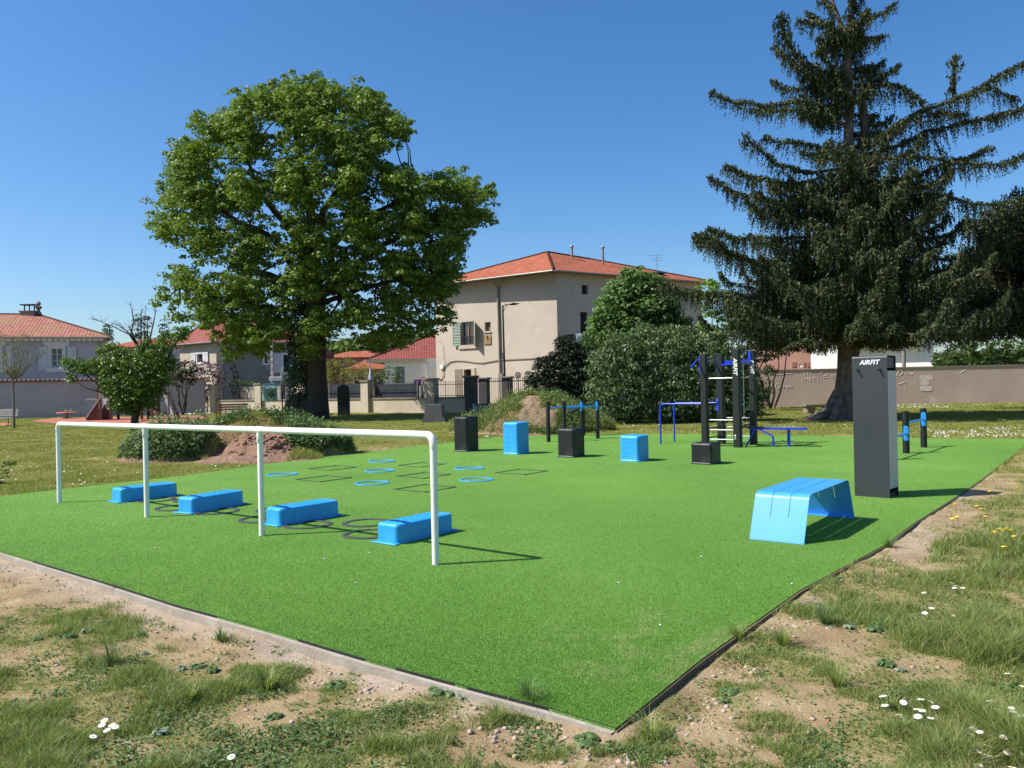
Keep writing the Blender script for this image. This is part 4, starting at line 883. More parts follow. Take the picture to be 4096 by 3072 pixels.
rl = ['grey ring just right of the second step from the left', 'grey ring behind the front corner of the nearest step', 'grey ring in front of the nearest step', 'grey ring half hidden by the third rail leg, far side',
      'grey ring half hidden by the third rail leg, near side', 'grey ring under the far end of the second step', 'grey ring left of the near end of the second step', 'grey ring behind the near end of the second step', 'grey ring beside the leftmost step']
for (x, y), l in zip([(-2.44, 9.40), (-1.76, 9.45), (-1.60, 8.72), (-3.15, 10.60), (-3.13, 9.88), (-3.95, 10.60), (-4.66, 11.0), (-4.75, 11.78), (-5.35, 11.88)], rl):
    disc_ring('ground_ring', (x, y, 0), .285, .225, M_DGREY, l, 'grey rings laid in the turf among the steps', 'ring', 8)

# --- folded blue sheet bench with two long slots
bf = [g(3004, 2157), g(3216, 2179)]; A0 = (bf[0]+bf[1])/2
Wb = 0.54; Lb = 1.81; bx = (g(3216, 2179)-g(3004, 2157)).normalized(); by = Vector((-bx.y, bx.x, 0)); cB = g(3216, 2179)-bx*Wb/2+by*Lb/2
t = thing('folded_bench', 'sky blue bench folded from one steel sheet with two long slots', 'bench', (cB.x, cB.y, 0))
inset = 0.21; Hb = 0.455; Rb = 0.085; path = []
def fil(p0, p1, p2, r_, n=12):            # fillet at p1
    a = (p0-p1).normalized(); c = (p2-p1).normalized(); ang = a.angle(c); tl = r_/math.tan(ang/2)
    s_ = p1+a*tl; e_ = p1+c*tl; cen = p1+(a+c).normalized()*(r_/math.sin(ang/2)); out_ = []
    for k in range(n+1):
        f = k/n; v_ = ((s_-cen).lerp(e_-cen, f)).normalized()*r_; out_.append(cen+v_)
    return out_
P0 = Vector((0, -Lb/2, 0)); P1 = Vector((0, -Lb/2+inset, Hb)); P2 = Vector((0, Lb/2-inset, Hb)); P3 = Vector((0, Lb/2, 0))
path = [P0, P0.lerp(P1, .5)]+fil(P0, P1, P2, Rb)+[P1.lerp(P2, .5)]+fil(P1, P2, P3, Rb)+[P2.lerp(P3, .5), P3]
wst = [-Wb/2, -Wb/6-.004, -Wb/6+.004, Wb/6-.004, Wb/6+.004, Wb/2]; slot = (1, 3)
V = []; n = len(wst)
for p in path:
    for w in wst: V.append((w, p.y, p.z))
F = []
for i in range(len(path)-1):
    for j in range(n-1):
        if j in slot and 1 <= i < len(path)-2: continue
        F.append([i*n+j, i*n+j+1, (i+1)*n+j+1, (i+1)*n+j])
M_BENCH = plastic('bench_blue', (0.055, 0.32, 0.78), 0.35)
b = MB(); b.add(V, F, False); o = b.build('seat_sheet', M_BENCH, t, local=True); md = o.modifiers.new('thick', 'SOLIDIFY'); md.thickness = 0.007; md.offset = 0
for s in (-1, 1):
    b = MB(); b.box((0, s*(Lb/2-.035), .006), (Wb, .07, .008)); b.build('foot_plate', M_BENCH, t, local=True)
t.rotation_euler.z = math.atan2(bx.y, bx.x)

# --- dark totem
q0 = g(2900+965/1.8495, 1400+1083/1.8495); q1 = g(2900+1220/1.8495, 1400+1098/1.8495); tx = Vector((.735, -.678, 0)).normalized(); ty = Vector((-tx.y, tx.x, 0))
TWd, TDp, THt = .45, 0.355, 1.885; cT = q1-tx*TWd/2+ty*TDp/2
M_TOT = surf('dark_brushed_steel', (0.052, 0.056, 0.062), (0.042, 0.046, 0.052), 1.5, 0.42, metal=0.35, bsc=200, bst=0.08)
M_TOTS = surf('sheen_coloured_steel_side', (0.50, 0.50, 0.49), (0.42, 0.42, 0.415), 1.2, 0.5, metal=0.1, bsc=200, bst=0.06)  # side panels: metallic reflection put into a lighter base grey
t = thing('sign_totem', 'tall dark grey steel totem with white lettering and two pegs', 'totem', (cT.x, cT.y, 0)); t.rotation_euler.z = math.atan2(tx.y, tx.x)
hw, hd = TWd/2, TDp/2
prof = [(-hd, 0), (-hd, THt-.03)]+[(-hd+.03-.03*math.cos(a), THt-.03+.03*math.sin(a)) for a in (.4, .8, 1.2, 1.57)]+[(hd-.03+.03*math.sin(a), THt-.03+.03*math.cos(a)) for a in (0, .4, .8, 1.2, 1.57)]+[(hd, 0)]
b = MB(); k = len(prof); V = [(x, y, z) for x in (-hw, hw) for y, z in prof]; b.add(V, [[i, i+1, k+i+1, k+i] for i in range(k-1)], False)
o = b.build('front_panel', M_TOT, t, local=True); md = o.modifiers.new('thick', 'SOLIDIFY'); md.thickness = 0.006; md.offset = -1 if False else 0
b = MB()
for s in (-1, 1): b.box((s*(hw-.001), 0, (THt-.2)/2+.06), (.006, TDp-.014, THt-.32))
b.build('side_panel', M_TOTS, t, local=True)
b = MB(); b.box((0, 0, .03), (TWd-.04, TDp-.06, .06)); b.build('plinth', M_BLACK, t, local=True)
b = MB(); b.box((0, 0, THt-.09), (TWd-.03, TDp-.03, .14)); b.build('cap', M_BLACK, t, local=True)
for s in (-.32, .30):
    b = MB(); p = Vector((s*TWd, -hd-.003, THt-.185)); b.tube([p, p+Vector((0, -.065, 0))], .013, 12); b.build('peg', M_BLACK, t, local=True)
text_mesh('lettering', 'AIRFIT', .088, M_LETTER, t, frame_m((0, -hd-.007, THt-.085), (1, 0, 0), (0, 0, 1)), shear=.25, bold=.0016, local=True)

# --- exercise tower
A = Vector((4.70, 19.50, 0)); C_ = Vector((5.36, 19.02, 0)); Bp = A+E2*0.98; D = C_+E2*1.0
t = thing('exercise_tower', 'black four post exercise tower with blue pull-up bar, rungs and dip bars', 'exercise frame', tuple((A+D)/2))
def post(p, h, s, par, name='post', rz=TH1, mat=M_POST):
    b = MB(); b.box((p.x, p.y, h/2-.02), (s, s, h), rz, .012); o = b.build(name, mat, par)
    b = MB(); b.box((p.x, p.y, h-.012), (s+.012, s+.012, .02), rz, .004); b.build('post_cap', M_BLACK, o); return o
pA, pB, pC, pD = [post(p, h, s, t) for p, h, s in ((A, 2.26, .15), (Bp, 2.28, .17), (C_, 2.335, .17), (D, 2.33, .15))]
def tube(name, pts, r_, mat, par, n=10):
    b = MB(); b.tube(pts, r_, n); return b.build(name, mat, par)
zb = 2.10; f = -E1*0.13
tube('pull_up_bar', [A-E2*.42+f-UP*.2, A-E2*.16+f+UP*(-.02), A-E2*.02+f, Bp+E2*.05+f, Bp+E2*.18+f-UP*.02, Bp+E2*.5+f-UP*.2] if False else
     [A+f-E2*.45+UP*(zb-.17), A+f-E2*.13+UP*zb, Bp+f+E2*.1+UP*zb, Bp+f+E2*.55+UP*(zb-.17)], .021, M_COBALT, t)
tube('grip_sleeve', [A+f-E2*.02+UP*zb, Bp+f-E2*.1+UP*zb], .0245, M_CHROME, t)
for p in (A, Bp):
    b = MB(); q = p+f*.75+UP*(zb-.1); b.box(tuple(q), (.03, .05, .42), TH1); b.build('bar_bracket', M_COBALT, t)
def beam(p, q, z, w, h, mat=M_COBALT, name='beam'):
    b = MB(); b.bar(p+UP*z, q+UP*z, w, h); return b.build(name, mat, t)
beam(Bp, D, 2.06, .05, .09); beam(C_, D, 2.03, .05, .08); beam(A, C_, 2.1, .03, .05) if False else None
b = MB(); q = D-E2*.085-E1*.03+UP*2.17; b.box(tuple(q), (.06, .02, .28), TH1); b.build('corner_bracket', M_COBALT, t)
beam(Bp, C_+(Bp-C_)*.1, 2.0, .03, .035)
def rung(p, q, z, r_=.012, mat=M_CHROME):
    tube('rung', [p+UP*z, q+UP*z], r_, mat, t, 8)
rung(A, C_, 1.66, .011); rung(C_, D, 1.665, .011); rung(Bp, D, 1.67, .011)
for z in (.18, .41, .65): rung(A, C_, z+.0, .013)
for z in (.2, .43, .66): rung(Bp, D, z, .011); rung(A, Bp, z, .015, M_POST)
text_mesh('lettering', 'AIRFIT', .14, M_LETTER, pC, frame_m(C_-E2*.088+UP*1.93, (0, 0, -1), E1), bold=.002, shear=.2)
text_mesh('lettering', 'AIRFIT', .12, M_LETTER, pD, frame_m(D-E2*.078+UP*1.93+E1*.03, (0, 0, -1), E1), bold=.002, shear=.2)
b = MB(); q = C_-E2*.092+UP*.24-E1*.03; b.box(tuple(q), (.045, .006, .11), TH1, .003); b.build('id_plate', M_BOLT, pC)
# dip bars
d1 = g(2600+120/2.765, 1350+1175/2.765); d2 = g(2600+272/2.765, 1350+1155/2.765)
for dd, end in ((d1, d1+E1*1.28), (d2, Bp+E2*.05)):
    zz = 1.03; dr = (end-dd).normalized()
    tube('dip_bar', [dd-UP*.05]+[dd+UP*(zz-.07)]+[dd+dr*.07-UP*.07+UP*zz-dr*.07*math.cos(a)+UP*.07*math.sin(a) for a in (.4, .8, 1.2, 1.57)]+[end+UP*zz], .022, M_COBALT, t, 12)
b = MB(); b.box(tuple(Bp-E2*.092-E1*.06+UP*.98), (.07, .012, .32), TH1, .004); pl = b.build('bar_plate', M_COBALT, t)
b = MB(); b.box(tuple(A+E2*.35+UP*1.02), (.06, .75, .05), TH1); b.build('cross_beam', M_POST, t)
for z in (.87, 1.09):
    b = MB(); q = Bp-E2*.1-E1*.06+UP*z; b.tube([q, q-E2*.012], .011, 8); b.build('bolt', M_BOLT, pl)
# chain with handle: hangs in the tower, so a thing of its own
cm = C_.lerp(D, .42)-E1*.0
t2 = thing('hanging_chain', 'steel chain with triangular handle hanging inside the exercise tower', 'chain', tuple(cm))
b = MB(); n = 46
for k in range(n):
    z = 1.98-k*(1.98-.78)/n; a = (k % 2)*math.pi/2+.3; w = Vector((math.cos(a), math.sin(a), 0))*.013; L = .019
    b.tube([cm+UP*(z+L)-w*0, cm+UP*z+w, cm+UP*(z-L), cm+UP*z-w, cm+UP*(z+L)], .0048, 5, False)
b.build('chain', M_CHROME, t2)
hb_ = cm+UP*.74; w = E2*.09; w2 = Vector((.09, 0, 0))
b = MB(); b.tube([hb_, hb_+w2-UP*.17, hb_-w2-UP*.17, hb_], .009, 6); b.build('handle', M_BOLT, t2)
b = MB(); b.lathe((cm.x, cm.y, .50), [(.02, 0), (.13, .005), (.14, .02), (.13, .035), (.02, .04)]); b.build('foot_disc', M_BLACK, t2)
# inclined bench
s0 = Vector((5.70, 19.28, 0)); s1 = g(2600+1660/2.765, 1350+1190/2.765); s1 = Vector((6.93, 18.78, 0))
t = thing('sit_up_bench', 'narrow cobalt blue bench with rails beside the exercise tower', 'bench', tuple(s0.lerp(s1, .5)))
dv = (s1-s0).normalized(); pv = Vector((-dv.y, dv.x, 0))
b = MB()
for o_ in (-.10, 0, .10): b.bar(s0+pv*o_+UP*.43, s1+pv*o_+UP*.425, .075, .035)
b.bar(s1-dv*.03+pv*-.14+UP*.425, s1-dv*.03+pv*.14+UP*.425, .06, .045); b.build('seat', M_COBALT, t)
b = MB(); b.bar(s0-dv*.15+pv*.0+UP*.47, s0+dv*.35+UP*.45, .24, .03); b.build('pad', M_BLACK, t)
for o_ in (-.05, .05): tube('seat_rail', [s0+dv*.3+pv*o_+UP*.455, s1-dv*.1+pv*o_+UP*.45], .01, M_CHROME, t, 8)
lg = g(2600+1537/2.765, 1350+1205/2.765); tube('leg', [lg-UP*.02, lg+UP*.42], .036, M_COBALT, t, 14)
a0 = g(2600+1062/2.765, 1350+1210/2.765); tube('brace', [a0, a0+dv*.22+UP*.44], .018, M_COBALT, t)
a1 = a0+dv*.62+pv*.05
b = MB(); b.bar(a1+UP*.02, a1+UP*.25, .05, .03); b.bar(a1+UP*.25, a1-dv*.3+UP*.42, .05, .03); b.build('hinge_arm', M_COBALT, t)

# --- round-post parallel bars
def rpost(p, h, r_, par, rz=0):
    b = MB(); b.tube([p-UP*.02, p+UP*(h-.008), p+UP*h], [r_, r_, r_-.008], 20); o = b.build('post', M_POST, par)
    b = MB(); b.tube([p+UP*(h-.05), p+UP*(h-.035)], r_+.003, 20); b.build('collar', M_BLACK, o); return o
def plate(c, nrm, z, par, h=.2, r_=.035):
    """bolt plate with round ends standing on a post"""
    n_ = nrm.normalized(); sd = n_.cross(UP); pts = []
    for k in range(9): a = math.pi*k/8; pts.append(c+UP*(z+h/2+r_*math.sin(a))+sd*r_*math.cos(a))
    for k in range(9): a = math.pi*k/8; pts.append(c+UP*(z-h/2-r_*math.sin(a))-sd*r_*math.cos(a))
    b = MB(); b.prism(pts, n_, .014); o = b.build('bar_plate', M_BSTEEL, par)
    for s in (-1, 1):
        q = c+UP*(z+s*h/2)+n_*.014; b = MB(); b.tube([q, q+n_*.01], .011, 8); b.build('bolt', M_BOLT, o)
    return o
p1 = g(1800+727/1.8433, 1500+493/1.8433); p4 = g(1800+1090/1.8433, 1500+468/1.8433); p3 = Vector((2.01, 23.15, 0)); p2 = p1+(p4-p3)
t = thing('parallel_bars', 'pair of blue parallel bars between four dark round posts', 'parallel bars', tuple((p1+p4)/2))
for p in (p1, p2, p3, p4): rpost(p, 1.12, .055, t)
for a_, c_ in ((p1, p3), (p2, p4)):
    tube('bar', [a_+UP*.93, c_+UP*.95], .021, M_BSTEEL, t, 12); dn = (a_-c_).normalized(); v_ = Vector((-.35, -.93, 0)); plate(c_+v_*.052, v_, .94, t)
# black back-rest stand behind the bars
t = thing('back_bench', 'black bench board on a single square post behind the parallel bars', 'exercise bench', (2.2, 24.6, 0))
b = MB(); b.box((2.15, 24.6, .40), (.12, .12, .8), .5, .01); b.build('post', M_POST, t)
b = MB(); b.bar((1.75, 24.45, .72), (2.15, 24.6, .92), .3, .05); b.bar((2.15, 24.6, .93), (2.75, 24.8, .93), .3, .06); b.build('board', M_BLACK, t)
# spinning disc
t = thing('balance_disc', 'low round dark blue balance board with pale centre on the turf edge', 'balance board', tuple(g(2366, 1722)))
c = g(2366, 1722); b = MB(); b.lathe(tuple(c), [(.34, .0), (.36, .05), (.34, .075), (.2, .09)], 24); b.build('base', M_COBALT, t)
b = MB(); b.lathe((c.x-.08, c.y, .085), [(.17, 0), (.15, .05), (.07, .09), (.02, .1)], 16); b.build('dome', M_WHITE, t)
# --- push-up bars
q1 = g(2900+1341/1.8495, 1400+763/1.8495); q2 = g(2900+1472/1.8495, 1400+720/1.8495); q3 = q1+(q1-q2)
t = thing('push_up_bars', 'stepped blue push-up bars between dark round posts behind the totem', 'push-up bars', tuple(q1))
for p in (q1, q2, q3): rpost(p, .88, .068, t)
u_ = (q2-q1).normalized()
vv = Vector((-.42, -.9, 0)).normalized()
for a_, c_, z in ((q1, q2, .62), (q3, q1, .40)):
    e_ = c_+vv*.11
    tube('bar', [a_+vv*.02+UP*z, c_+vv*.10+UP*(z+.02)], .026, M_BSTEEL, t, 12)
    plate(c_+vv*.068, vv, z+.02, t, .22, .048)
# ================================================================== STREET FURNITURE AND PLAYGROUND
M_WOODD = surf('dark_stained_timber', (0.16, 0.065, 0.045), (0.10, 0.045, 0.035), 3, .8, bsc=40, bst=.4)
M_WOODG = surf('grey_weathered_timber', (0.36, 0.34, 0.31), (0.26, 0.245, 0.22), 3, .9, bsc=40, bst=.5)
M_MINT = surf('pale_mint_metal', (0.42, 0.60, 0.52), (0.36, 0.53, 0.46), 2, .5)
M_MINTD = surf('sage_notice_board', (0.22, 0.36, 0.30), (0.17, 0.29, 0.24), 2, .5, c3=(0.08, 0.14, 0.10))
M_SIGNB = surf('sign_blue', (0.02, 0.06, 0.42), (0.018, 0.05, 0.36), 3, .4)
M_RED = surf('sign_red', (0.55, 0.02, 0.025), (0.45, 0.02, 0.02), 3, .4)
M_RUBBER = surf('red_play_surface', (0.40, 0.135, 0.085), (0.33, 0.11, 0.07), 1.5, .9, bsc=80, bst=.4, fine=14)
M_PALEP = surf('white_play_panel', (0.66, 0.66, 0.66), (0.58, 0.58, 0.59), 3, .5)
def tb_(name, pts, r_, mat, par, n=8):
    b = MB(); b.tube(pts, r_, n); return b.build(name, mat, par)
# street lamp
p0 = at(2022, 1640, 54.5); p0.z = 0; p1_ = at(2011, 1222, 54.5)
t = thing('street_lamp', 'slim dark street lamp with short arm in front of the beige house', 'street lamp', tuple(p0)); ph = p1_.z
tb_('pole', [p0, p0.lerp(p1_, .25), p1_], [.11, .08, .055], M_IRON, t, 12); tb_('arm', [p1_-UP*.12, p1_+Vector((.12, 0, .02)), p1_+Vector((.45, 0, .09))], .032, M_IRON, t)
tb_('brace', [p1_-UP*.45, p1_+Vector((.2, 0, -.12)), p1_+Vector((.32, 0, .04))], .02, M_IRON, t)
b = MB(); h_ = p1_+Vector((.42, 0, .07)); b.lathe((0, 0, 0), [(0, 0)], 3) if False else None
b.prism([h_+Vector(q) for q in ((0, -.1, 0), (.15, -.16, .03), (.3, -.17, .1), (.38, -.15, .07), (.75, -.13, .05), (.42, -.12, -.05), (.1, -.1, -.05))], (0, 1, 0), .3); b.build('lamp_head', M_IRON, t)
b = MB(); b.box(tuple(p0+UP*3.6+Vector((-.12, 0, 0))), (.12, .12, .45)); b.build('control_box', M_ZINC, t)
# round road sign
c = at(2072, 1501, 52.5); t = thing('road_sign', 'round red bordered road sign with two vertical arrows on a dark post', 'road sign', (c.x, c.y, 0))
tb_('post', [Vector((c.x, c.y+.04, 0)), Vector((c.x, c.y+.04, c.z))], .035, M_IRON, t)
def disc(name, c_, r_, mat, par, y, th=.01, sx=1.0, n=32):
    b = MB(); b.prism([Vector((c_.x+sx*r_*math.cos(2*math.pi*k/n), c_.y+y, c_.z+r_*math.sin(2*math.pi*k/n))) for k in range(n)], (0, -1, 0), th); return b.build(name, mat, par)
fc = disc('sign_plate', c, .225, M_RED, t, 0, .02, .9); disc('sign_face', c, .165, M_LETTER, fc, -.021, .004, .9)
for sx, up_, mt in ((-.055, -1, M_IRON), (.06, 1, M_RED)):
    b = MB(); o_ = Vector((c.x+sx, c.y-.03, c.z)); q = [(-.013, -.11*up_), (.013, -.11*up_), (.013, .03*up_), (.045, .03*up_), (0, .12*up_), (-.045, .03*up_), (-.013, .03*up_)]
    b.prism([o_+Vector((x, 0, z)) for x, z in q], (0, -1, 0), .004); b.build('arrow', mt, fc)
# blue sign on the fence
c = at(1669, 1531, 50.5); t = thing('blue_sign', 'small blue sign with white T mark and red strip above the fence', 'road sign', (c.x, c.y, 0)); b = MB(); b.box(tuple(c), (.40, .02, .40)); fc = b.build('sign_plate', M_SIGNB, t)
b = MB(); b.box((c.x, c.y-.015, c.z-.05), (.045, .01, .2)); b.box((c.x, c.y-.016, c.z+.06), (.18, .01, .04)); b.build('white_mark', M_LETTER, fc); b = MB(); b.box((c.x, c.y-.015, c.z+.14), (.26, .01, .06)); b.build('red_strip', M_RED, fc)
for s in ((c.x, c.z),): tb_('post', [Vector((c.x, c.y+.03, 0)), Vector((c.x, c.y+.03, c.z))], .025, M_ZINC, t)
# notice board
c = g(1085, 1674); t = thing('notice_board', 'pale green notice board with sloping roof on four thin dark legs', 'notice board', tuple(c)); W_ = .40
for q in ((1065, 1672), (1071, 1672), (1094, 1678), (1099, 1678)):
    p = g(*q); p = c+Vector(((p.x-c.x), {1065: .18, 1071: -.16, 1094: .18, 1099: -.2}[q[0]], 0)); tb_('leg', [p, p+UP*1.5], .022, M_IRON, t)
zb_ = 1.02; z1_ = 1.72
b = MB(); b.box((c.x+.07, c.y-.22, (zb_+z1_)/2-.03), (.74, .03, z1_-zb_)); pn = b.build('panel', M_MINTD, t)
b = MB(); b.box((c.x-.30, c.y-.0, (zb_+z1_)/2-.04), (.03, .42, z1_-zb_)); b.box((c.x-.42, c.y-.0, (zb_+z1_)/2), (.2, .03, z1_-zb_)); b.build('side_panel', M_MINT, t)
b = MB(); b.prism([Vector((c.x-.50, c.y+.30, z1_+.26)), Vector((c.x+.34, c.y+.30, z1_+.26)), Vector((c.x+.50, c.y-.42, z1_-.02)), Vector((c.x-.34, c.y-.42, z1_-.02))], (0, .35, -1), .03); b.build('roof', M_MINT, t)
b = MB()
for (x, z, w_) in ((-.1, .35, .12), (.05, .45, .1), (.15, .3, .14), (0, .2, .1), (.12, .5, .06)): b.prism([Vector((c.x+.07+x+w_*math.cos(a*1.05)*(1+.3*math.sin(3*a)), c.y-.236, zb_+z+w_*.6*math.sin(a*1.05))) for a in range(6)], (0, -1, 0), .002)
b.build('leaf_print', surf('dark_print', (0.05, 0.09, 0.06)), pn)
# stone stele, concrete block, pale board
c = g(1376, 1661); t = thing('stone_stele', 'dark upright stone slab with rounded pointed top beside the linden', 'stone', tuple(c)); w_ = .34; pts = [(-w_, 0), (w_, 0), (w_+.01, 1.5)]+[(w_*math.cos(a), 1.55+.33*math.sin(a)**.8) for a in np.linspace(.1, math.pi-.1, 9)]+[(-w_-.01, 1.5)]
b = MB(); b.prism([Vector((c.x+x, c.y-.15, z-.05)) for x, z in pts], (0, 1, 0), .3); b.build('slab', surf('dark_granite', (0.055, 0.05, 0.048), (0.035, 0.032, 0.03), 4, .8, bsc=15, bst=.6), t)
c = g(1733, 1689); t = thing('concrete_block', 'dark concrete anti-ram block with flared foot on the shaded grass', 'barrier', tuple(c)); b = MB()
prof = [(-.50, 0), (.52, 0), (.52, .12), (.40, .30), (.36, .80), (-.33, .80), (-.40, .30), (-.50, .12)]; b.prism([c+Vector((x, -.05, z)) for x, z in prof], (.12, 1, 0), .75); b.build('block', surf('grey_cast_concrete', (0.16, 0.155, 0.145), (0.11, 0.108, 0.10), 3, .9, bsc=30, bst=.4), t)
c = at(1935, 1637, 44.5); t = thing('low_board', 'low pale grey board standing in front of the gate pillar', 'board', (c.x, c.y, 0)); b = MB(); b.box((c.x, c.y, .32), (1.1, .05, .42)); b.build('panel', M_ZINC, t); b = MB(); b.box((c.x-.56, c.y-.02, .3), (.06, .1, .62)); b.build('post', M_TRIM, t)
# benches
def slat_bench(lab, c, rz, L, zs, mat, back=True, grp=None):
    t = thing('park_bench', lab, 'bench', tuple(c)); t.rotation_euler.z = rz
    b = MB()
    for k in range(4): b.box((0, -.05-.11*k, .45), (L, .09, .035), 0, .006)
    b.build('seat', mat, t, local=True)
    if back:
        b = MB()
        for k in range(3): b.box((0, .04+.02*k, .58+.13*k), (L, .035, .11), 0, .006)
        b.build('backrest', mat, t, local=True)
    for s in (-1, 1):
        b = MB(); b.tube([(s*(L/2-.2), .06, 0), (s*(L/2-.2), .0, .43), (s*(L/2-.2), .08, .92)], .022, 6); b.tube([(s*(L/2-.2), -.42, 0), (s*(L/2-.2), -.38, .43), (s*(L/2-.2), 0, .43)], .022, 6); b.build('leg', M_IRON, t, local=True)
    return t
slat_bench('weathered grey slatted bench at the left edge of the lawn', g(10, 1706)+Vector((-.3, 0, 0)), math.radians(-10), 2.5, 0, M_WOODG)
slat_bench('dark slatted bench behind the earth mound, before the fence', at(927, 1660, 44)*Vector((1, 1, 0)), math.radians(-3), 1.75, 0, M_WOODD)
# logs by the spruce
c = g(3275, 1652); t = thing('stone_slab_seat', 'low stone slab lying on two blocks beside the spruce trunk', 'stone slab', tuple(c)); b = MB(); b.box((c.x, c.y, .36), (1.45, .55, .14), .05, .03); b.build('slab', surf('mossy_stone', (0.20, 0.18, 0.12), (0.10, 0.10, 0.06), 4, .9, bsc=20, bst=.6), t); b = MB(); b.box((c.x-.45, c.y, .15), (.4, .45, .32), .1, .03); b.build('block', M_CAP, t); b = MB(); b.box((c.x+.42, c.y, .15), (.4, .45, .32), -.1, .03); b.build('block', M_CAP, t)
# red play surface
RS = [g(*Z1(*q)) for q in ((330, 1478), (700, 1512), (1150, 1530), (1700, 1505), (2150, 1478), (2330, 1450), (2200, 1418), (1850, 1422), (1500, 1432), (1000, 1440), (600, 1448))]
b = MB(); b.prism([p+UP*.004 for p in RS], UP, .012); o = b.build('play_surface', M_RUBBER); tag(o, kind='structure')
RS2 = [g(-60, 1712), g(40, 1701), g(45, 1694), g(-60, 1690)]; b = MB(); b.prism([p+UP*.004 for p in RS2], UP, .012); o = b.build('play_surface', M_RUBBER); tag(o, kind='structure')
# spinner
c = g(*Z1(740, 1450)); t = thing('play_carousel', 'small play carousel with flat orange disc and low handles', 'carousel', tuple(c)); zz = 1.6-(at(*Z1(742, 1380), c.y).z*0+0); zt = at(*Z1(742, 1382), c.y).z
b = MB(); b.lathe((c.x, c.y, 0), [(.25, 0), (.25, .05), (.08, .1), (.08, zt-.1), (.15, zt-.04)], 16); b.build('base', M_ZINC, t); M_OR = surf('orange_disc', (0.55, 0.20, 0.11), (0.45, 0.16, 0.09), 3, .5)
b = MB(); b.lathe((c.x, c.y, zt-.05), [(.55, 0), (.62, .02), (.62, .06), (.55, .08)], 32); b.build('disc', M_OR, t)
for k in range(3): 
    a = k*2.1+.4; q = Vector((c.x+.18*math.cos(a), c.y+.18*math.sin(a), zt)); tb_('handle', [q, q+UP*.14, q+Vector((.12, 0, .16)), q+Vector((.14, 0, .0))], .018, M_ZINC, t, 6)
# play house with ramp, slide, posts and steps
def gz1(X, Y, z=0): return g(*Z1(X, Y))
YP = gz1(1115, 1470).y; t = thing('play_tower', 'dark timber play tower with sloping ramp, white arched panel, slide and steps', 'play structure', tuple(gz1(1230, 1470)))
def L_(X, Y, dy=0.0): p = at(*Z1(X, Y), YP+dy); return p
tops = {1115: 1235, 1225: 1235, 1560: 1150, 1680: 1150, 1752: 1130, 1868: 1150}
for X, dy in ((1115, 0), (1225, 0), (1303, 1.6), (1563, 0), (1680, -.3), (1752, 1.2)):
    tp = L_(X, 1130 if X > 1240 else 1235, dy); b = MB(); b.box((tp.x, YP+dy, tp.z/2), (.14, .14, tp.z+.1), .1, .01); b.build('post', M_WOODD, t)
r0, r1, r2 = L_(950, 1458), L_(1098, 1242), L_(1108, 1458)
b = MB(); b.prism([r0+Vector((0, 0, -.05)), r1, Vector((r1.x, r1.y, 0))], (0, 1, 0), 1.5); b.build('ramp', M_WOODD, t); b = MB(); b.bar(r0+Vector((0, -.05, .02)), r1+Vector((0, -.05, .02)), .08, .1); b.build('ramp_edge', M_WOODG, t)
pts = [L_(1097, 1232)]+[L_(x, y) for x, y in ((1097, 1340), (1120, 1350), (1140, 1330), (1150, 1300), (1157, 1288), (1165, 1300), (1178, 1330), (1195, 1352), (1215, 1345), (1215, 1232))]
b = MB(); b.prism(pts, (0, -1, 0), .04); b.build('arched_panel', M_PALEP, t)
b = MB()
for X in range(1092, 1225, 14): b.bar(L_(X, 1232), L_(X, 1135), .03, .05)
b.bar(L_(1088, 1140), L_(1225, 1140), .04, .06); b.build('guard_slats', M_WOODG, t)
b = MB(); a_, c_ = L_(1097, 1236), L_(1880, 1236); b.box(((a_.x+c_.x)/2-2.0, YP+.75, a_.z), (abs(c_.x-a_.x)*.45, 1.4, .06)); b.build('deck', M_WOODG, t)
rp = [L_(1040, 805), L_(1165, 755), L_(1290, 762), L_(1300, 800)]; b = MB(); b.prism([rp[0], rp[1], rp[2], rp[3]], (0, 1, 0), 1.5); b.build('roof', surf('pale_mint_roof', (0.50, 0.62, 0.56)), t)
for X in (1080, 1225): tb_('roof_post', [L_(X, 1240, .1), L_(X, 800, .1)], .06, M_WOODD, t)
sl_ = [L_(1590, 1290), L_(1640, 1335), L_(1700, 1375), L_(1760, 1398), L_(1830, 1408), L_(1885, 1405)]
for o_ in (0, .55):
    b = MB()
    for k in range(len(sl_)-1): b.bar(sl_[k]+Vector((0, o_, 0)), sl_[k+1]+Vector((0, o_, 0)), .06, .22)
    b.build('slide_side', M_WOODD, t)
b = MB()
for k in range(len(sl_)-1): b.prism([sl_[k]-UP*.05, sl_[k+1]-UP*.05, sl_[k+1]-UP*.05+Vector((0, .55, 0)), sl_[k]-UP*.05+Vector((0, .55, 0))], UP, .02)
b.build('slide_bed', M_ZINC, t)
a_, c_ = L_(1800, 1155), L_(1935, 1470)
for o_ in (0, .7): b = MB(); b.bar(a_+Vector((0, o_, 0)), c_+Vector((0, o_, 0)), .06, .16); b.build('stair_string', M_WOODG if o_ else M_PALEP, t)
b = MB()
for k in range(7): q = a_.lerp(c_, (k+.6)/7.3); b.box((q.x, q.y+.35, q.z+.04), (.24, .7, .04))
b.build('tread', M_WOODD, t)
b = MB(); q = L_(1640, 1360, .5); b.tube([Vector((q.x, q.y, 0)), Vector((q.x+.01, q.y, .55))], .10, 10); b.build('spring', M_IRON, t)
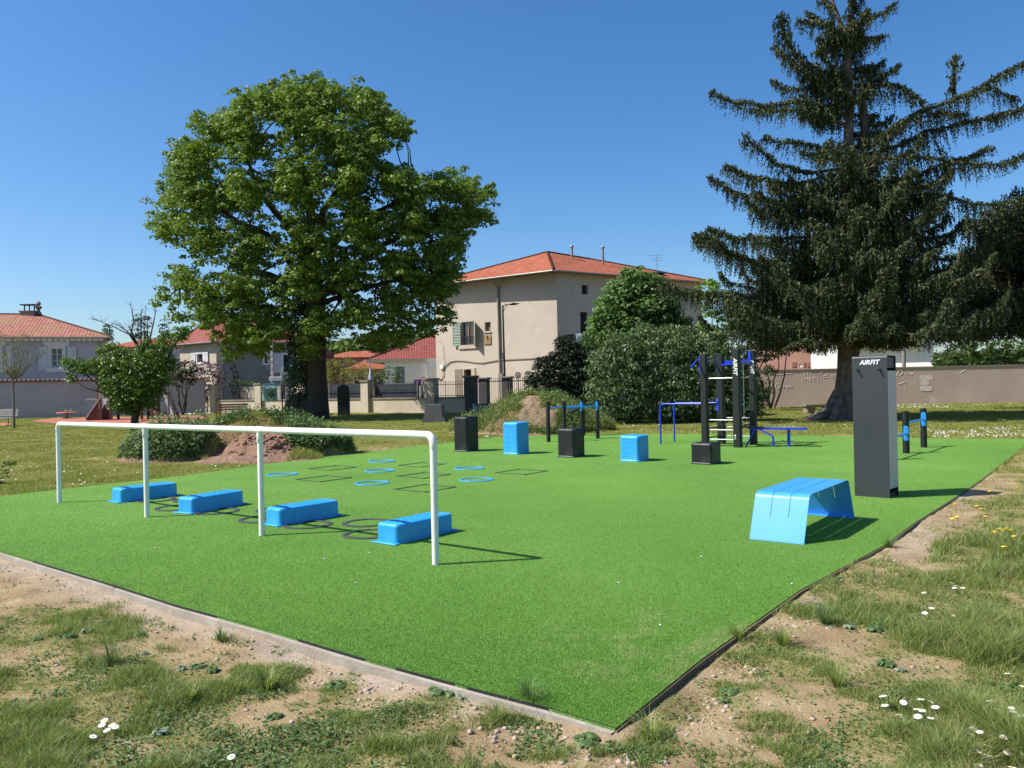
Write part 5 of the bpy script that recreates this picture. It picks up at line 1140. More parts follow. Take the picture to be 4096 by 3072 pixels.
# closed parasol, chair and antenna pole in the gardens
c = at(1480, 1500, 60); t = thing('closed_parasol', 'closed blue and white striped parasol beside the yellow-green hedge', 'parasol', (c.x, c.y, 0)); tb_('pole', [Vector((c.x, c.y, 0)), at(1478, 1432, 60)], .03, M_ZINC, t); p_ = at(1478, 1440, 60); b = MB(); b.lathe((c.x+.05, c.y, 1.85), [(.05, 0), (.17, .25), (.15, .6), (.08, 1.1), (.03, 1.3)], 10); b.build('canopy', surf('striped_cloth', (0.60, 0.60, 0.64), (0.22, 0.22, 0.38), 9, .8), t)
c = at(1090, 1525, 60); tpz = at(1090, 1365, 60); t = thing('lattice_pole', 'thin pole wound with pale spiral rising from the cottage garden', 'pole', (c.x, c.y, 0)); tb_('pole', [Vector((c.x, c.y, 0)), tpz], .03, M_ZINC, t)
b = MB(); b.tube([Vector((c.x+.10*math.cos(k*.7), c.y+.10*math.sin(k*.7), 1.9+k*(tpz.z-1.9)/240)) for k in range(240)], .02, 4, False); b.build('spiral', M_TRIM, t)
q = at(1105, 1510, 59.5); t = thing('garden_chair', 'white garden chair standing on the cottage terrace', 'chair', (q.x, q.y, 1.2)); b = MB(); b.box((q.x, q.y, q.z-.1), (.9, .5, .30), .1, .02); b.build('seat', M_TRIM, t); b = MB(); b.bar(q+Vector((.35, 0, -.1)), q+Vector((.5, 0, .75)), .4, .05); b.build('backrest', M_TRIM, t)
b = MB()
for s in (-.3, .3): b.tube([q+Vector((s, 0, -.2)), Vector((q.x+s, q.y, .8))], .03, 6)
b.build('leg', M_TRIM, t)
# steel pole by the white house
c = at(3700, 1470, 46.0); c2_ = at(3700, 1330, 46.0); t = thing('steel_pole', 'plain grey pole rising behind the tan wall before the white house', 'pole', (c.x, c.y, 0)); tb_('pole', [Vector((c.x, c.y+2.5, 0)), Vector((c2_.x, c2_.y+2.5, c2_.z+.6))], .11, M_ZINC, t, 12); tb_('cap', [Vector((c2_.x, c2_.y+2.5, c2_.z+.6)), Vector((c2_.x, c2_.y+2.5, c2_.z+.68))], .13, M_ZINC, t, 12)

# ================================================================== TREES AND PLANTS
M_BARK = surf('dark_bark', (0.075, 0.058, 0.045), (0.035, 0.028, 0.022), 6, .95, bsc=14, bst=1.0, bd=.05)
M_BARKS = surf('spruce_bark', (0.17, 0.13, 0.11), (0.075, 0.06, 0.05), 5, .95, bsc=12, bst=1.0, bd=.05, c3=(0.33, 0.30, 0.29))
M_TWIG = surf('grey_twig', (0.19, 0.165, 0.15), (0.13, 0.11, 0.10), 5, .9)
L_LIN = leafmat('linden_leaf', (0.13, 0.205, 0.03), (0.07, 0.125, 0.02), (0.23, 0.37, 0.03), .28, .5, .22, (0.165, 0.23, 0.04))
L_IVY = leafmat('ivy_leaf', (0.03, 0.06, 0.015), (0.015, 0.035, 0.01), (0.04, 0.09, 0.01), .15, .4, .4)
L_SPR = leafmat('spruce_needle', (0.050, 0.066, 0.028), (0.028, 0.042, 0.018), (0.07, 0.09, 0.02), .12, .6, .25, (0.10, 0.105, 0.038))
L_MAP = leafmat('maple_leaf', (0.105, 0.18, 0.042), (0.06, 0.125, 0.03), (0.14, 0.28, 0.03), .3, .5, .3, (0.12, 0.20, 0.05))
L_LAU = leafmat('laurel_leaf', (0.10, 0.155, 0.055), (0.055, 0.095, 0.035), (0.10, 0.19, 0.03), .2, .45, .35, (0.125, 0.175, 0.07))
L_YEW = leafmat('yew_needle', (0.018, 0.026, 0.014), (0.010, 0.016, 0.009), (0.02, 0.03, 0.01), .08, .55, .25, (0.03, 0.04, 0.018))
L_LIME = leafmat('bright_leaf', (0.13, 0.24, 0.03), (0.09, 0.18, 0.02), (0.25, 0.42, 0.04), .35, .45, .3)
L_YEL = leafmat('yellow_green_leaf', (0.21, 0.22, 0.035), (0.13, 0.165, 0.025), (0.3, 0.32, 0.04), .3, .6, .2, (0.30, 0.26, 0.05))
L_MID = leafmat('hedge_leaf', (0.06, 0.115, 0.022), (0.035, 0.075, 0.015), (0.1, 0.2, 0.02), .25, .45, .3, (0.10, 0.16, 0.03))
L_LILA = leafmat('lilac_blossom', (0.22, 0.14, 0.17), (0.12, 0.11, 0.07), (0.2, 0.15, 0.15), .25, .7, .1, (0.36, 0.26, 0.33))
L_FAR = leafmat('far_foliage', (0.05, 0.085, 0.03), (0.03, 0.055, 0.022), (0.06, 0.1, 0.02), .2, .6, .2, (0.085, 0.12, 0.035))
def ball(n, rng=RNG): return unit(rng.normal(size=(n, 3)))
def clusters(C, rad, per, up=.35, flat=.75, jit=.3):
    """leaf positions and normals: each cluster is a loose dome"""
    n = len(C); d = ball(n*per); d[:, 2] = np.abs(d[:, 2])*(1+.0)-.25
    r_ = np.repeat(rad if hasattr(rad, '__len__') else np.full(n, rad), per)*(0.55+.5*RNG.random(n*per))
    P = np.repeat(C, per, 0)+d*r_[:, None]*np.array([1, 1, flat]); N = unit(d+np.array([0, 0, up])+RNG.normal(size=(n*per, 3))*jit); return P, N
def lobes_to_clusters(lobes, dens, shell=.55):
    out_ = []
    for cx_, cy_, cz_, rx, ry, rz_ in lobes:
        n = max(3, int(dens*(rx*ry*rz_)**(2/3))); d = ball(n); rr = (shell+(1-shell)*RNG.random(n))[:, None]; out_.append(np.array([cx_, cy_, cz_])+d*rr*np.array([rx, ry, rz_]))
    return np.concatenate(out_)
def crook(a, b_, n=5, w=.12, sag=0.0):
    a = Vector(a); b_ = Vector(b_); L = (b_-a).length; out_ = []
    for k in range(n+1):
        f_ = k/n; p = a.lerp(b_, f_)
        if 0 < k < n: p += Vector((random.uniform(-1, 1), random.uniform(-1, 1), random.uniform(-1, 1)))*w*L*.35+UP*sag*L*math.sin(f_*math.pi)
        out_.append(p)
    return out_
def bush(lab, cat, lobes, leaf, size, dens, per, crad, name='shrub', grp=None, stem=None, aspect=.6, up=.35, stem_mat=None, flat=.75, jit=.3, droop=False):
    lobes = np.array(lobes, float); c = lobes[:, :3].mean(0); base = Vector((float(c[0]), float(c[1]), 0)); t = thing(name, lab, cat, tuple(base), grp)
    C = lobes_to_clusters(lobes, dens); C = C[C[:, 2] > .02]; P, N = clusters(C, crad, per, up, flat, jit); k = P[:, 2] > .01; P, N = P[k], N[k]
    ax = None
    if droop: ax = RNG.normal(size=(len(P), 3))*.5+np.array([0, 0, -1.0])
    leafmesh('foliage', P, N, size*(.7+.6*RNG.random(len(P))), leaf, t, aspect=aspect, axis=ax, fold=.08)
    b = MB(); nst = stem or 5
    for i in range(nst):
        l = lobes[i*len(lobes)//nst]; b.tube(crook(base+Vector((random.uniform(-.3, .3), random.uniform(-.2, .2), -.05)), Vector(l[:3]), 4), [.06, .05, .04, .03, .015], 6)
    b.build('stems', stem_mat or M_BARK, t); return t
# ---------------- the big linden
YL = 42.6
def PL(zx, zy, Y=YL): return at(550+zx/1.4747, 250+zy/1.4747, Y)
LOB = [(905, 165, 95), (1050, 175, 110), (780, 230, 130), (640, 240, 70), (1130, 230, 120), (1290, 250, 120), (1400, 230, 70), (1430, 360, 120), (1560, 390, 80), (950, 350, 210), (600, 350, 130), (480, 400, 120), (370, 375, 48), (360, 545, 120), (270, 520, 60), (235, 600, 60), (300, 660, 110),
       (640, 500, 190), (1150, 470, 200), (1370, 480, 120), (1300, 600, 110), (210, 800, 110), (400, 800, 170), (640, 790, 170), (930, 720, 200), (1250, 720, 170), (1500, 700, 120), (1600, 790, 150), (1800, 740, 110), (1930, 760, 105), (2070, 775, 62), (150, 990, 70), (220, 980, 110), (400, 1050, 170), (680, 1080, 190),
       (1030, 1050, 220), (1350, 980, 190), (1620, 960, 170), (1830, 950, 120), (1970, 900, 85), (2040, 910, 50), (1860, 1080, 90), (270, 1290, 110), (170, 1390, 62), (400, 1380, 140), (640, 1350, 190), (960, 1330, 200), (1270, 1250, 200), (1540, 1200, 170), (1750, 1140, 110), (1820, 1250, 80),
       (240, 1470, 60), (430, 1500, 90), (600, 1560, 110), (800, 1570, 130), (1060, 1560, 130), (1300, 1480, 150), (1520, 1430, 150), (1680, 1340, 130), (1800, 1340, 80), (1800, 1500, 60), (1700, 1560, 70), (560, 1690, 75), (700, 1680, 80), (1560, 1590, 60), (1000, 1690, 70), (1420, 1620, 70)]
mpp = YL/FPX/1.4747; lob3 = []; cc = PL(1080, 900)
for zx, zy, r_ in LOB:
    p = PL(zx, zy); R_ = r_*mpp; ex = ((p.x-cc.x)/9.6)**2+((p.z-cc.z)/9.3)**2; D = 6.1*math.sqrt(max(.04, 1-ex)); nd = max(1, int(round(2*D/(R_*1.5+.6))))
    for k in range(nd):
        oy = (-D+2*D*(k+.5)/nd)+random.uniform(-.4, .4); s_ = random.uniform(.78, .98); f_ = (YL+oy)/YL
        q = Vector((p.x*f_, YL+oy, EYE+(p.z-EYE)*f_)); lob3.append((q.x, q.y, q.z, R_*s_*f_, R_*s_*1.15, R_*s_*1.0*f_))
tb0 = g(1262, 1668); tb0 = Vector((tb0.x, YL, 0)); t = thing('linden_tree', 'huge broad crowned linden tree with dark ivy clad trunk beside the fence', 'tree', tuple(tb0))
C = lobes_to_clusters(lob3, 22, .2); C = C+RNG.normal(size=C.shape)*.22; P, N = clusters(C, .22+.32*RNG.random(len(C)), 42, .45, .85, .45)
leafmesh('crown', P, N, .15*(.7+.6*RNG.random(len(P))), L_LIN, t, aspect=.85, fold=.06)
print('linden leaves', len(P))
b = MB(); base = tb0
tk = [base-UP*.2]+[Vector((at(x, 1500, YL).x, YL, z)) for x, z in ((1262, .3), (1262, .9), (1264, 2.5), (1266, 4.5), (1262, 6.2), (1255, 8.5))]
b.tube(tk, [1.2, .92, .65, .55, .53, .55, .42], 18)
for a in np.arange(0, 6.28, .9): q = base+Vector((math.cos(a)*1.5, math.sin(a)*1.3, -.12)); b.tube([q, base+Vector((math.cos(a)*.75, math.sin(a)*.75, .35)), base+Vector((math.cos(a)*.4, math.sin(a)*.4, 1.3))], [.13, .26, .2], 8)
fork = tk[-2]
LIMB = [((1240, 1210), [(1120, 1120), (1000, 1075), (900, 1040)], .26), ((1262, 1190), [(1400, 1090), (1530, 980), (1680, 900)], .24), ((1258, 1100), [(1150, 900), (1020, 750), (990, 640)], .24), ((1262, 1050), [(1240, 850), (1205, 640), (1150, 450)], .27),
        ((1265, 1100), [(1290, 850), (1350, 760), (1450, 620)], .22), ((1262, 1150), [(1100, 960), (900, 850), (760, 800)], .18), ((1262, 1120), [(1400, 900), (1600, 800), (1820, 740)], .18), ((1262, 1240), [(1050, 1230), (850, 1180), (720, 1150)], .17), ((1262, 1240), [(1450, 1150), (1600, 1120), (1720, 1080)], .15)]
ends = []
for s_, mids, r_ in LIMB:
    dy = random.uniform(-.5, .5); dirv = random.uniform(-1, 1)
    pts = [at(s_[0], s_[1], YL)]+[at(x, y, YL+dirv*(k+1)*1.1) for k, (x, y) in enumerate(mids)]; pts[0] = fork.lerp(pts[0], .6)
    fine_ = []
    for k in range(len(pts)-1): fine_ += crook(pts[k], pts[k+1], 3, .12)[:-1]
    fine_.append(pts[-1]); b.tube(fine_, list(np.linspace(r_, .07, len(fine_))), 9); ends += fine_[2:]
ea = np.array([list(e) for e in ends])
for l in lob3[::2]:
    q = np.array(l[:3]); d_ = np.linalg.norm(ea-q, axis=1); s_ = ends[int(d_.argmin())]; b.tube(crook(s_, s_.lerp(Vector(l[:3]), .88), 4, .12), [.07, .055, .04, .03, .015], 5)
b.build('trunk', M_BARK, t)
n = 5000; a = RNG.random(n)*6.28; z = RNG.random(n)**1.2*6.3; rr = np.interp(z, [0, .9, 2.5, 6.5], [1.02, .68, .585, .57]); P = np.stack([base.x+rr*np.cos(a), YL+rr*np.sin(a), z], 1)+RNG.normal(size=(n, 3))*.05; k = fbm(a*1.2, z, 1.0, 7) > .36
P = P[k]; N = np.stack([np.cos(a), np.sin(a), .4+0*a], 1)[k]+RNG.normal(size=(k.sum(), 3))*.3; leafmesh('ivy', P, N, .13, L_IVY, t, aspect=.9)
o = bush('low leafy suckers round the foot of the linden trunk', 'shrub', [(base.x-1.3, YL-.6, .25, .5, .4, .35), (base.x-.7, YL-1.0, .25, .5, .3, .3), (base.x+1.6, YL-.5, .15, .4, .3, .2)], L_MID, .11, 60, 8, .18, name='sucker_growth')

# ---------------- the spruce
YS = 31.0
Z6 = lambda X, Y: (2700+X/1.5845, Y/1.5845)
Z7 = lambda X, Y: (2600+X/1.4786, 900+Y/1.4786)
sb = g(3392, 1678); sb = Vector((sb.x, YS, 0)); t = thing('spruce_tree', 'old dark spruce with drooping branches and forked top beside the tan wall', 'tree', tuple(sb))
b = MB(); X_ = lambda px_, py_, Y=YS: at(px_, py_, Y)
tk = [sb-UP*.15, sb+UP*.25]+[X_(x, y) for x, y in ((3380, 1600), (3388, 1500), (3395, 1400), (3395, 1200), (3392, 900), (3392, 640))]
b.tube(tk, [.95, .66, .44, .37, .40, .38, .33, .26], 16)
for a in (2.6, 3.3, 3.9, 4.7, 5.6, .2, 1.3): q = sb+Vector((math.cos(a)*(1.7 if 2.5 < a < 3.5 else 1.1), math.sin(a)*1.0, -.1)); b.tube([q, sb+Vector((math.cos(a)*.65, math.sin(a)*.6, .28)), sb+Vector((math.cos(a)*.22, math.sin(a)*.22, 1.1))], [.12, .2, .18], 8)
lead = [X_(3392, 640), X_(*Z6(1105, 600)), X_(*Z6(1092, 300)), X_(*Z6(1060, 180)), X_(*Z6(1000, 20)), X_(*Z6(990, -90))]; b.tube(lead, [.2, .16, .12, .1, .07, .04], 10)
stub = [X_(3400, 660), X_(*Z6(1205, 880)), X_(*Z6(1200, 780)), X_(*Z6(1190, 620)), X_(*Z6(1200, 540))]; b.tube(stub, [.2, .19, .16, .14, .08], 10)
BR = []                                  # (points, radius, hang length, thickness of foliage)
def br(z, pts, r_=.06, hang=.7, dens=1.0, dy=0.0): BR.append(([X_(*z(*p), YS+dy*(k/(len(pts)-1))) for k, p in enumerate(pts)], r_, hang, dens))
br(Z6, [(1080, 800), (900, 690), (780, 640), (560, 670), (350, 640), (215, 580)], .08, .62, 1.3, -1)
br(Z6, [(1000, 760), (800, 690), (640, 700), (480, 700)], .05, .5, 1.1, .6)
br(Z6, [(1060, 980), (900, 930), (760, 900), (640, 890), (570, 865)], .06, .62, 1.2, -1)
br(Z6, [(1050, 1080), (800, 1090), (650, 1040), (520, 930), (440, 850)], .07, .6, 1.2, -1.5)
br(Z6, [(1050, 1180), (700, 1160), (450, 1120), (310, 1050)], .07, .8, 1.3, -2)
br(Z6, [(1050, 1300), (700, 1290), (400, 1230), (220, 1120)], .08, .8, 1.4, 1)
br(Z6, [(1050, 1500), (600, 1510), (350, 1500), (200, 1450)], .08, .9, 1.4, -2); br(Z6, [(1050, 1640), (500, 1650), (250, 1570), (120, 1490)], .09, 1.0, 1.5, 1.5)
br(Z6, [(1095, 700), (950, 560), (830, 420), (740, 320), (690, 230), (672, 90)], .08, .7, 2.4, -1)
br(Z6, [(1000, 620), (860, 500), (760, 400), (660, 340), (630, 290)], .05, .55, 1.8, .8)
br(Z6, [(1092, 330), (1000, 200), (880, 150), (780, 130)], .05, .5, 1.6, -.5); br(Z6, [(1060, 250), (950, 140), (830, 75)], .04, .4, 1.5, .5); br(Z6, [(1030, 100), (960, 20), (940, -40)], .04, .5, 2.0, .3)
br(Z6, [(1080, 260), (1120, 120), (1140, 0), (1150, -60)], .05, .7, 2.6, -.4); br(Z6, [(1100, 300), (1200, 240), (1330, 225)], .04, .7, 1.1, .6); br(Z6, [(1100, 220), (1200, 130), (1300, 90), (1410, 20)], .04, .45, 1.2, -.6); br(Z6, [(1080, 350), (1150, 290), (1180, 180), (1220, 60)], .04, .7, 1.6, 0)
br(Z6, [(1100, 480), (1000, 440), (900, 330), (940, 290)], .05, .6, 1.4, -.8); br(Z6, [(1110, 620), (1000, 520), (850, 560), (700, 560), (610, 510)], .05, .65, 1.4, .9)
br(Z6, [(1190, 640), (1250, 545), (1400, 535), (1500, 590), (1580, 660)], .06, .75, 1.6, -.7); br(Z6, [(1195, 700), (1180, 620), (1200, 540)], .05, .6, 2, 0)
br(Z6, [(1200, 960), (1350, 830), (1560, 700), (1800, 620), (2050, 480), (2230, 390)], .09, .75, 1.5, -1); br(Z6, [(1760, 640), (1765, 520), (1776, 350)], .03, .25, 2.2, 0)
br(Z6, [(1200, 990), (1400, 935), (1600, 830), (1850, 780), (2050, 730), (2230, 680)], .09, .8, 1.3, 1); br(Z6, [(1200, 1020), (1400, 1000), (1500, 990), (1800, 1035), (2050, 1045), (2240, 960)], .08, .7, 1.2, -1)
br(Z6, [(1900, 600), (2000, 560), (2100, 600), (2180, 640)], .03, .6, 1.1, -.5); br(Z6, [(1560, 700), (1700, 720), (1850, 720)], .04, .7, 1.3, .5)
br(Z6, [(1250, 1180), (1500, 1130), (1650, 1060), (1850, 1000), (2000, 930)], .06, .75, 1.2, 1.2); br(Z6, [(1200, 1230), (1500, 1200), (1800, 1270), (2000, 1300), (2240, 1260)], .09, .9, 1.5, -1.5)
br(Z6, [(1650, 900), (1720, 1050), (1700, 1130)], .04, .6, 1.0, .5)
br(Z6, [(1100, 1020), (1150, 1000), (1230, 1010)], .04, .5, 2.2, -1.2); br(Z6, [(1000, 900), (960, 900), (980, 1010)], .04, .8, 2.0, -1.6)
br(Z7, [(1150, 480), (700, 420), (400, 410), (200, 395), (60, 350)], .09, .85, 1.6, -2.5); br(Z7, [(1150, 300), (700, 260), (450, 150), (350, 60), (265, 60)], .08, .9, 1.4, -1.5); br(Z7, [(1150, 620), (950, 590), (700, 560), (520, 470)], .08, 1.1, 1.5, -3)
br(Z7, [(1180, 720), (1050, 690), (920, 690), (820, 720)], .06, .7, 1.3, -3.5); br(Z7, [(1150, 600), (900, 560), (700, 520), (560, 520)], .07, 1.1, 1.3, 2.5)
for zz_, dy_ in ((430, 1.5), (480, -1.8), (540, .6), (600, -2.6)): br(Z7, [(1150, zz_+70), (850, zz_+30), (600, zz_), (330+zz_*.25, zz_-25)], .06, 1.15, 1.5, dy_)
br(Z7, [(1200, 640), (1350, 640), (1500, 690), (1640, 720)], .07, .6, 1.3, 2.0); br(Z7, [(1200, 600), (1400, 620), (1560, 640)], .06, .55, 1.3, -2.5); br(Z7, [(1200, 690), (1250, 690), (1290, 700)], .05, .5, 1.4, -2)
for k in range(46):                      # the upper crown round the leader
    zf = random.uniform(0, 1); p = lead[0].lerp(lead[1], zf*3) if zf < .333 else lead[1].lerp(lead[3], (zf-.333)*1.5); a = random.uniform(0, 2*math.pi); d_ = Vector((math.cos(a), math.sin(a), 0)); L = (2.6-1.3*zf)*random.uniform(.5, 1.0)
    BR.append(([p, p+d_*L*.4-UP*.05*L, p+d_*L*.75-UP*.02*L, p+d_*L+UP*.12*L], .035, .6, 1.3))
for k in range(34):                      # boughs toward the viewer, veiling the trunk
    zf = random.uniform(0, 1); zpx = 680+zf*640; p = X_(3392, zpx); a = -math.pi/2+random.uniform(-.75, .75); d_ = Vector((math.cos(a), math.sin(a), 0)); L = (2.0+2.6*zf)*random.uniform(.6, 1.0)
    BR.append(([p, p+d_*L*.4-UP*.06*L, p+d_*L*.8-UP*.12*L, p+d_*L-UP*.02*L], .04, 1.0, 1.5))
for k in range(125):                      # the body: branches all round, kept to the outline's reach on each side
    zf = random.uniform(0, 1)**.9; zpx = 650+zf*720; z0_ = X_(3392, zpx).z; a = random.uniform(0, 2*math.pi); side = math.cos(a)
    L = (3.3+3.3*zf)*(1.0 if side < 0 else 1.12)*random.uniform(.6, 1.0); p = X_(3392, zpx); d_ = Vector((math.cos(a), math.sin(a)*.8, 0))
    pts = [p, p+d_*L*.35-UP*L*.02, p+d_*L*.7-UP*L*.08, p+d_*L*.92-UP*L*.02, p+d_*L+UP*L*.08]; BR.append((pts, .05, .85, 1.15))
NP, NN, NA, NS = [], [], [], []
for pts, r_, hang, dens in BR:
    fine_ = []
    for k in range(len(pts)-1):
        n_ = max(2, int((pts[k+1]-pts[k]).length/.5)); fine_ += [pts[k].lerp(pts[k+1], j/n_)+Vector((0, random.uniform(-.04, .04), random.uniform(-.05, .05))) for j in range(n_)]
    fine_.append(pts[-1]); b.tube(fine_, list(np.linspace(r_, .012, len(fine_))), 6)
    A_ = np.array([list(p) for p in fine_]); seg_ = np.linalg.norm(np.diff(A_, axis=0), axis=1); cum = np.r_[0, np.cumsum(seg_)]; Lt = cum[-1]
    nt_ = int(Lt*31*dens); s_ = Lt*(1-(RNG.random(nt_)**1.25)*.86); ctr = np.stack([np.interp(s_, cum, A_[:, i]) for i in range(3)], 1)
    frac = s_/Lt; spread = (.62*(1-.75*frac)+.14)
    tang = unit(np.stack([np.interp(np.minimum(s_+.1, Lt), cum, A_[:, i])-np.interp(s_-.1, cum, A_[:, i]) for i in range(3)], 1)); lat = unit(np.cross(tang, np.array([0, 0, 1.0])))
    off = (RNG.random(nt_)*2-1)*spread; start = ctr+lat*off[:, None]; start[:, 2] -= np.abs(off)*.25
    hl_ = 1.3*hang*(.3+.8*RNG.random(nt_))*(1-.65*frac**2)
    outd = lat*np.sign(off)[:, None]*.35+tang*.35
    for j in range(nt_):                 # each hanging twig: short needle tufts down a curve
        m_ = max(3, int(hl_[j]/.055)); f_ = (np.arange(m_)+RNG.random(m_)*.6)/m_; q = start[j]+outd[j]*(f_*hl_[j]*.45)[:, None]; q[:, 2] -= hl_[j]*f_**1.3
        NP.append(q+RNG.normal(size=(m_, 3))*.016); NA.append(np.tile(outd[j]*(.5)+np.array([0, 0, -1.0]), (m_, 1))+RNG.normal(size=(m_, 3))*.45); NS.append(np.full(m_, .17)*(1-.35*f_))
    mt_ = int(Lt*60*dens); s2 = Lt*(1-RNG.random(mt_)*.8); q = np.stack([np.interp(s2, cum, A_[:, i]) for i in range(3)], 1)+RNG.normal(size=(mt_, 3))*.055; NP.append(q)
    NA.append(unit(np.stack([np.interp(np.minimum(s2+.1, Lt), cum, A_[:, i])-np.interp(s2-.1, cum, A_[:, i]) for i in range(3)], 1))+RNG.normal(size=(mt_, 3))*.6+np.array([0, 0, .5])); NS.append(np.full(mt_, .20))
P = np.concatenate(NP); A_ = unit(np.concatenate(NA)); S_ = np.concatenate(NS); k = P[:, 2] > 2.75+.9*(vnoise(P[:, 0], P[:, 1], 1.6, 3)-.4); P, A_, S_ = P[k], A_[k], S_[k]
N = RNG.normal(size=P.shape)+np.array([0, -.3, .5]); print('spruce tufts', len(P))
leafmesh('crown', P, N, S_, L_SPR, t, aspect=.34, axis=A_, fold=.03); b.build('trunk', M_BARKS, t)
# second conifer at the right edge
t = thing('spruce_tree', 'second dark conifer at the right edge of the photo', 'tree', (19.2, 27.0, 0)); b = MB(); c = Vector((23.0, 34.0, 0)); t.location = c; b.tube([c-UP*.1, c+UP*5, c+UP*9.6], [.4, .28, .04], 12)
NP, NA, NS = [], [], []
for k in range(110):
    z0_ = random.uniform(4.0, 9.3); a = random.uniform(0, 6.28); L = (2.2+4.2*(1-(z0_-2)/10))*random.uniform(.75, 1.1); p = c+UP*z0_; d_ = Vector((math.cos(a), math.sin(a), 0)); pts = [p, p+d_*L*.5-UP*.1*L, p+d_*L*.9-UP*.12*L, p+d_*L-UP*.05*L]
    b.tube(pts, [.05, .035, .02, .01], 5); A2 = np.array([list(q) for q in pts]); cum = np.r_[0, np.cumsum(np.linalg.norm(np.diff(A2, axis=0), axis=1))]; nt_ = int(L*30)
    for j in range(nt_):
        s_ = cum[-1]*(1-random.random()*.85); q0_ = np.array([np.interp(s_, cum, A2[:, i]) for i in range(3)]); lt = np.array([-d_.y, d_.x, 0])*random.uniform(-.5, .5); hl2 = random.uniform(.35, 1.15); m_ = int(hl2/.06)+2; f_ = np.arange(m_)/m_
        q = q0_+lt+np.outer(f_, lt*.5); q[:, 2] -= hl2*f_; NP.append(q+RNG.normal(size=(m_, 3))*.03); NA.append(np.tile([0, 0, -1.0], (m_, 1))+RNG.normal(size=(m_, 3))*.5); NS.append(np.full(m_, .19))
P = np.concatenate(NP); k = P[:, 2] > 3.2+.8*(vnoise(P[:, 0], P[:, 1], 1.6, 3)-.4); P = P[k]; leafmesh('crown', P, RNG.normal(size=P.shape)+np.array([0, -.3, .5]), np.concatenate(NS)[k], L_SPR, t, aspect=.36, axis=np.concatenate(NA)[k], fold=.03); b.build('trunk', M_BARKS, t)

# ---------------- shrubs in the middle: lobes given as (px, py, r_px) at a depth
def lob(Y, items, dk=.9, ratio=1.0):
    out_ = []
    for px_, py_, r_ in items:
        for oy in (-.5, .5):
            p = at(px_, py_, Y+oy*r_*Y/FPX*dk+random.uniform(-.1, .1)); R_ = r_*Y/FPX; out_.append((p.x, p.y, max(p.z, .1), R_, R_*dk, R_*ratio))
    return out_
bush('tall round maple-like tree rising between the beige house and the spruce', 'tree', lob(36, [(2540, 1120, 55), (2490, 1170, 60), (2600, 1150, 60), (2450, 1230, 60), (2540, 1230, 85), (2640, 1240, 75), (2420, 1290, 60), (2500, 1320, 80), (2600, 1340, 90), (2700, 1320, 70), (2400, 1340, 50), (2400, 1370, 45), (2660, 1200, 50)], 1.1), L_MAP, .14, 80, 20, .36, name='broadleaf_tree', aspect=.8, up=.5)
bush('large glossy laurel bush behind the exercise tower', 'shrub', lob(31.5, [(2480, 1400, 80), (2580, 1370, 80), (2690, 1380, 80), (2780, 1420, 70), (2430, 1480, 85), (2540, 1480, 110), (2680, 1490, 110), (2800, 1500, 90), (2420, 1590, 80), (2520, 1590, 110), (2660, 1600, 110), (2790, 1600, 100), (2890, 1590, 80), (2950, 1560, 60), (3040, 1570, 45), (3020, 1620, 45), (2900, 1500, 70), (2400, 1650, 40), (2960, 1640, 60), (2850, 1390, 75), (2900, 1450, 80), (2960, 1500, 65), (2980, 1590, 70), (2500, 1680, 60), (2650, 1680, 60), (2800, 1680, 60), (2880, 1660, 60), (3070, 1490, 22)], 1.0), L_LAU, .14, 90, 18, .32, aspect=.42, up=.3, jit=.5, droop=True)
bush('dark yew-like shrub in front of the beige house corner', 'shrub', lob(34, [(2270, 1400, 55), (2200, 1470, 60), (2290, 1490, 80), (2360, 1450, 60), (2170, 1560, 60), (2260, 1580, 85), (2350, 1560, 75), (2130, 1520, 30), (2120, 1590, 25), (2330, 1640, 60), (2240, 1370, 25), (2220, 1640, 50), (2400, 1600, 50)], .9), L_YEW, .15, 120, 20, .26, aspect=.4, up=.2, jit=.8)
bush('feathery olive-green conifer foliage above the dark shrub', 'shrub', lob(35, [(2350, 1380, 40), (2400, 1400, 45), (2440, 1340, 40), (2450, 1400, 40), (2330, 1420, 35), (2640, 1310, 35), (2580, 1310, 25)], .8), L_YEL if False else L_MID, .13, 110, 16, .22, aspect=.35, up=.3, jit=.8)
bush('bright lime green tree glimpsed behind the spruce branches', 'tree', lob(41, [(2830, 1160, 55), (2850, 1230, 50), (2900, 1300, 50), (2820, 1330, 40), (3080, 1370, 30), (2950, 1250, 50)], .8), L_LIME, .15, 40, 14, .3, name='broadleaf_tree', aspect=.8)
bush('bare stone coloured chimney', 'shrub', lob(35.5, [(2345, 1290, 1)], .1), L_YEW, .01, 1, 1, .1) if False else None
bush('dark leafy branch hanging over the left end of the tan wall', 'shrub', lob(44, [(3060, 1420, 40), (3000, 1400, 60), (3110, 1400, 45), (3150, 1370, 50), (3010, 1450, 40)], .8), L_YEW, .17, 30, 12, .3, aspect=.7)
bush('sunlit green hedge on top of the right part of the tan wall', 'hedge', lob(48.5, [(3745, 1440, 25), (3800, 1430, 30), (3860, 1410, 45), (3920, 1390, 50), (3990, 1400, 50), (4060, 1400, 50), (4130, 1400, 50), (4000, 1440, 45), (3900, 1445, 40), (4080, 1445, 45), (3790, 1465, 30)], 1.0), L_LIME if False else L_MID, .16, 44, 12, .26, name='hedge', aspect=.75, up=.7)
bush('dark evergreen against the right end of the white house', 'shrub', lob(50, [(3790, 1380, 40), (3850, 1360, 50), (3800, 1430, 40), (3860, 1320, 45)], .8), L_YEW, .18, 26, 12, .3, aspect=.5)
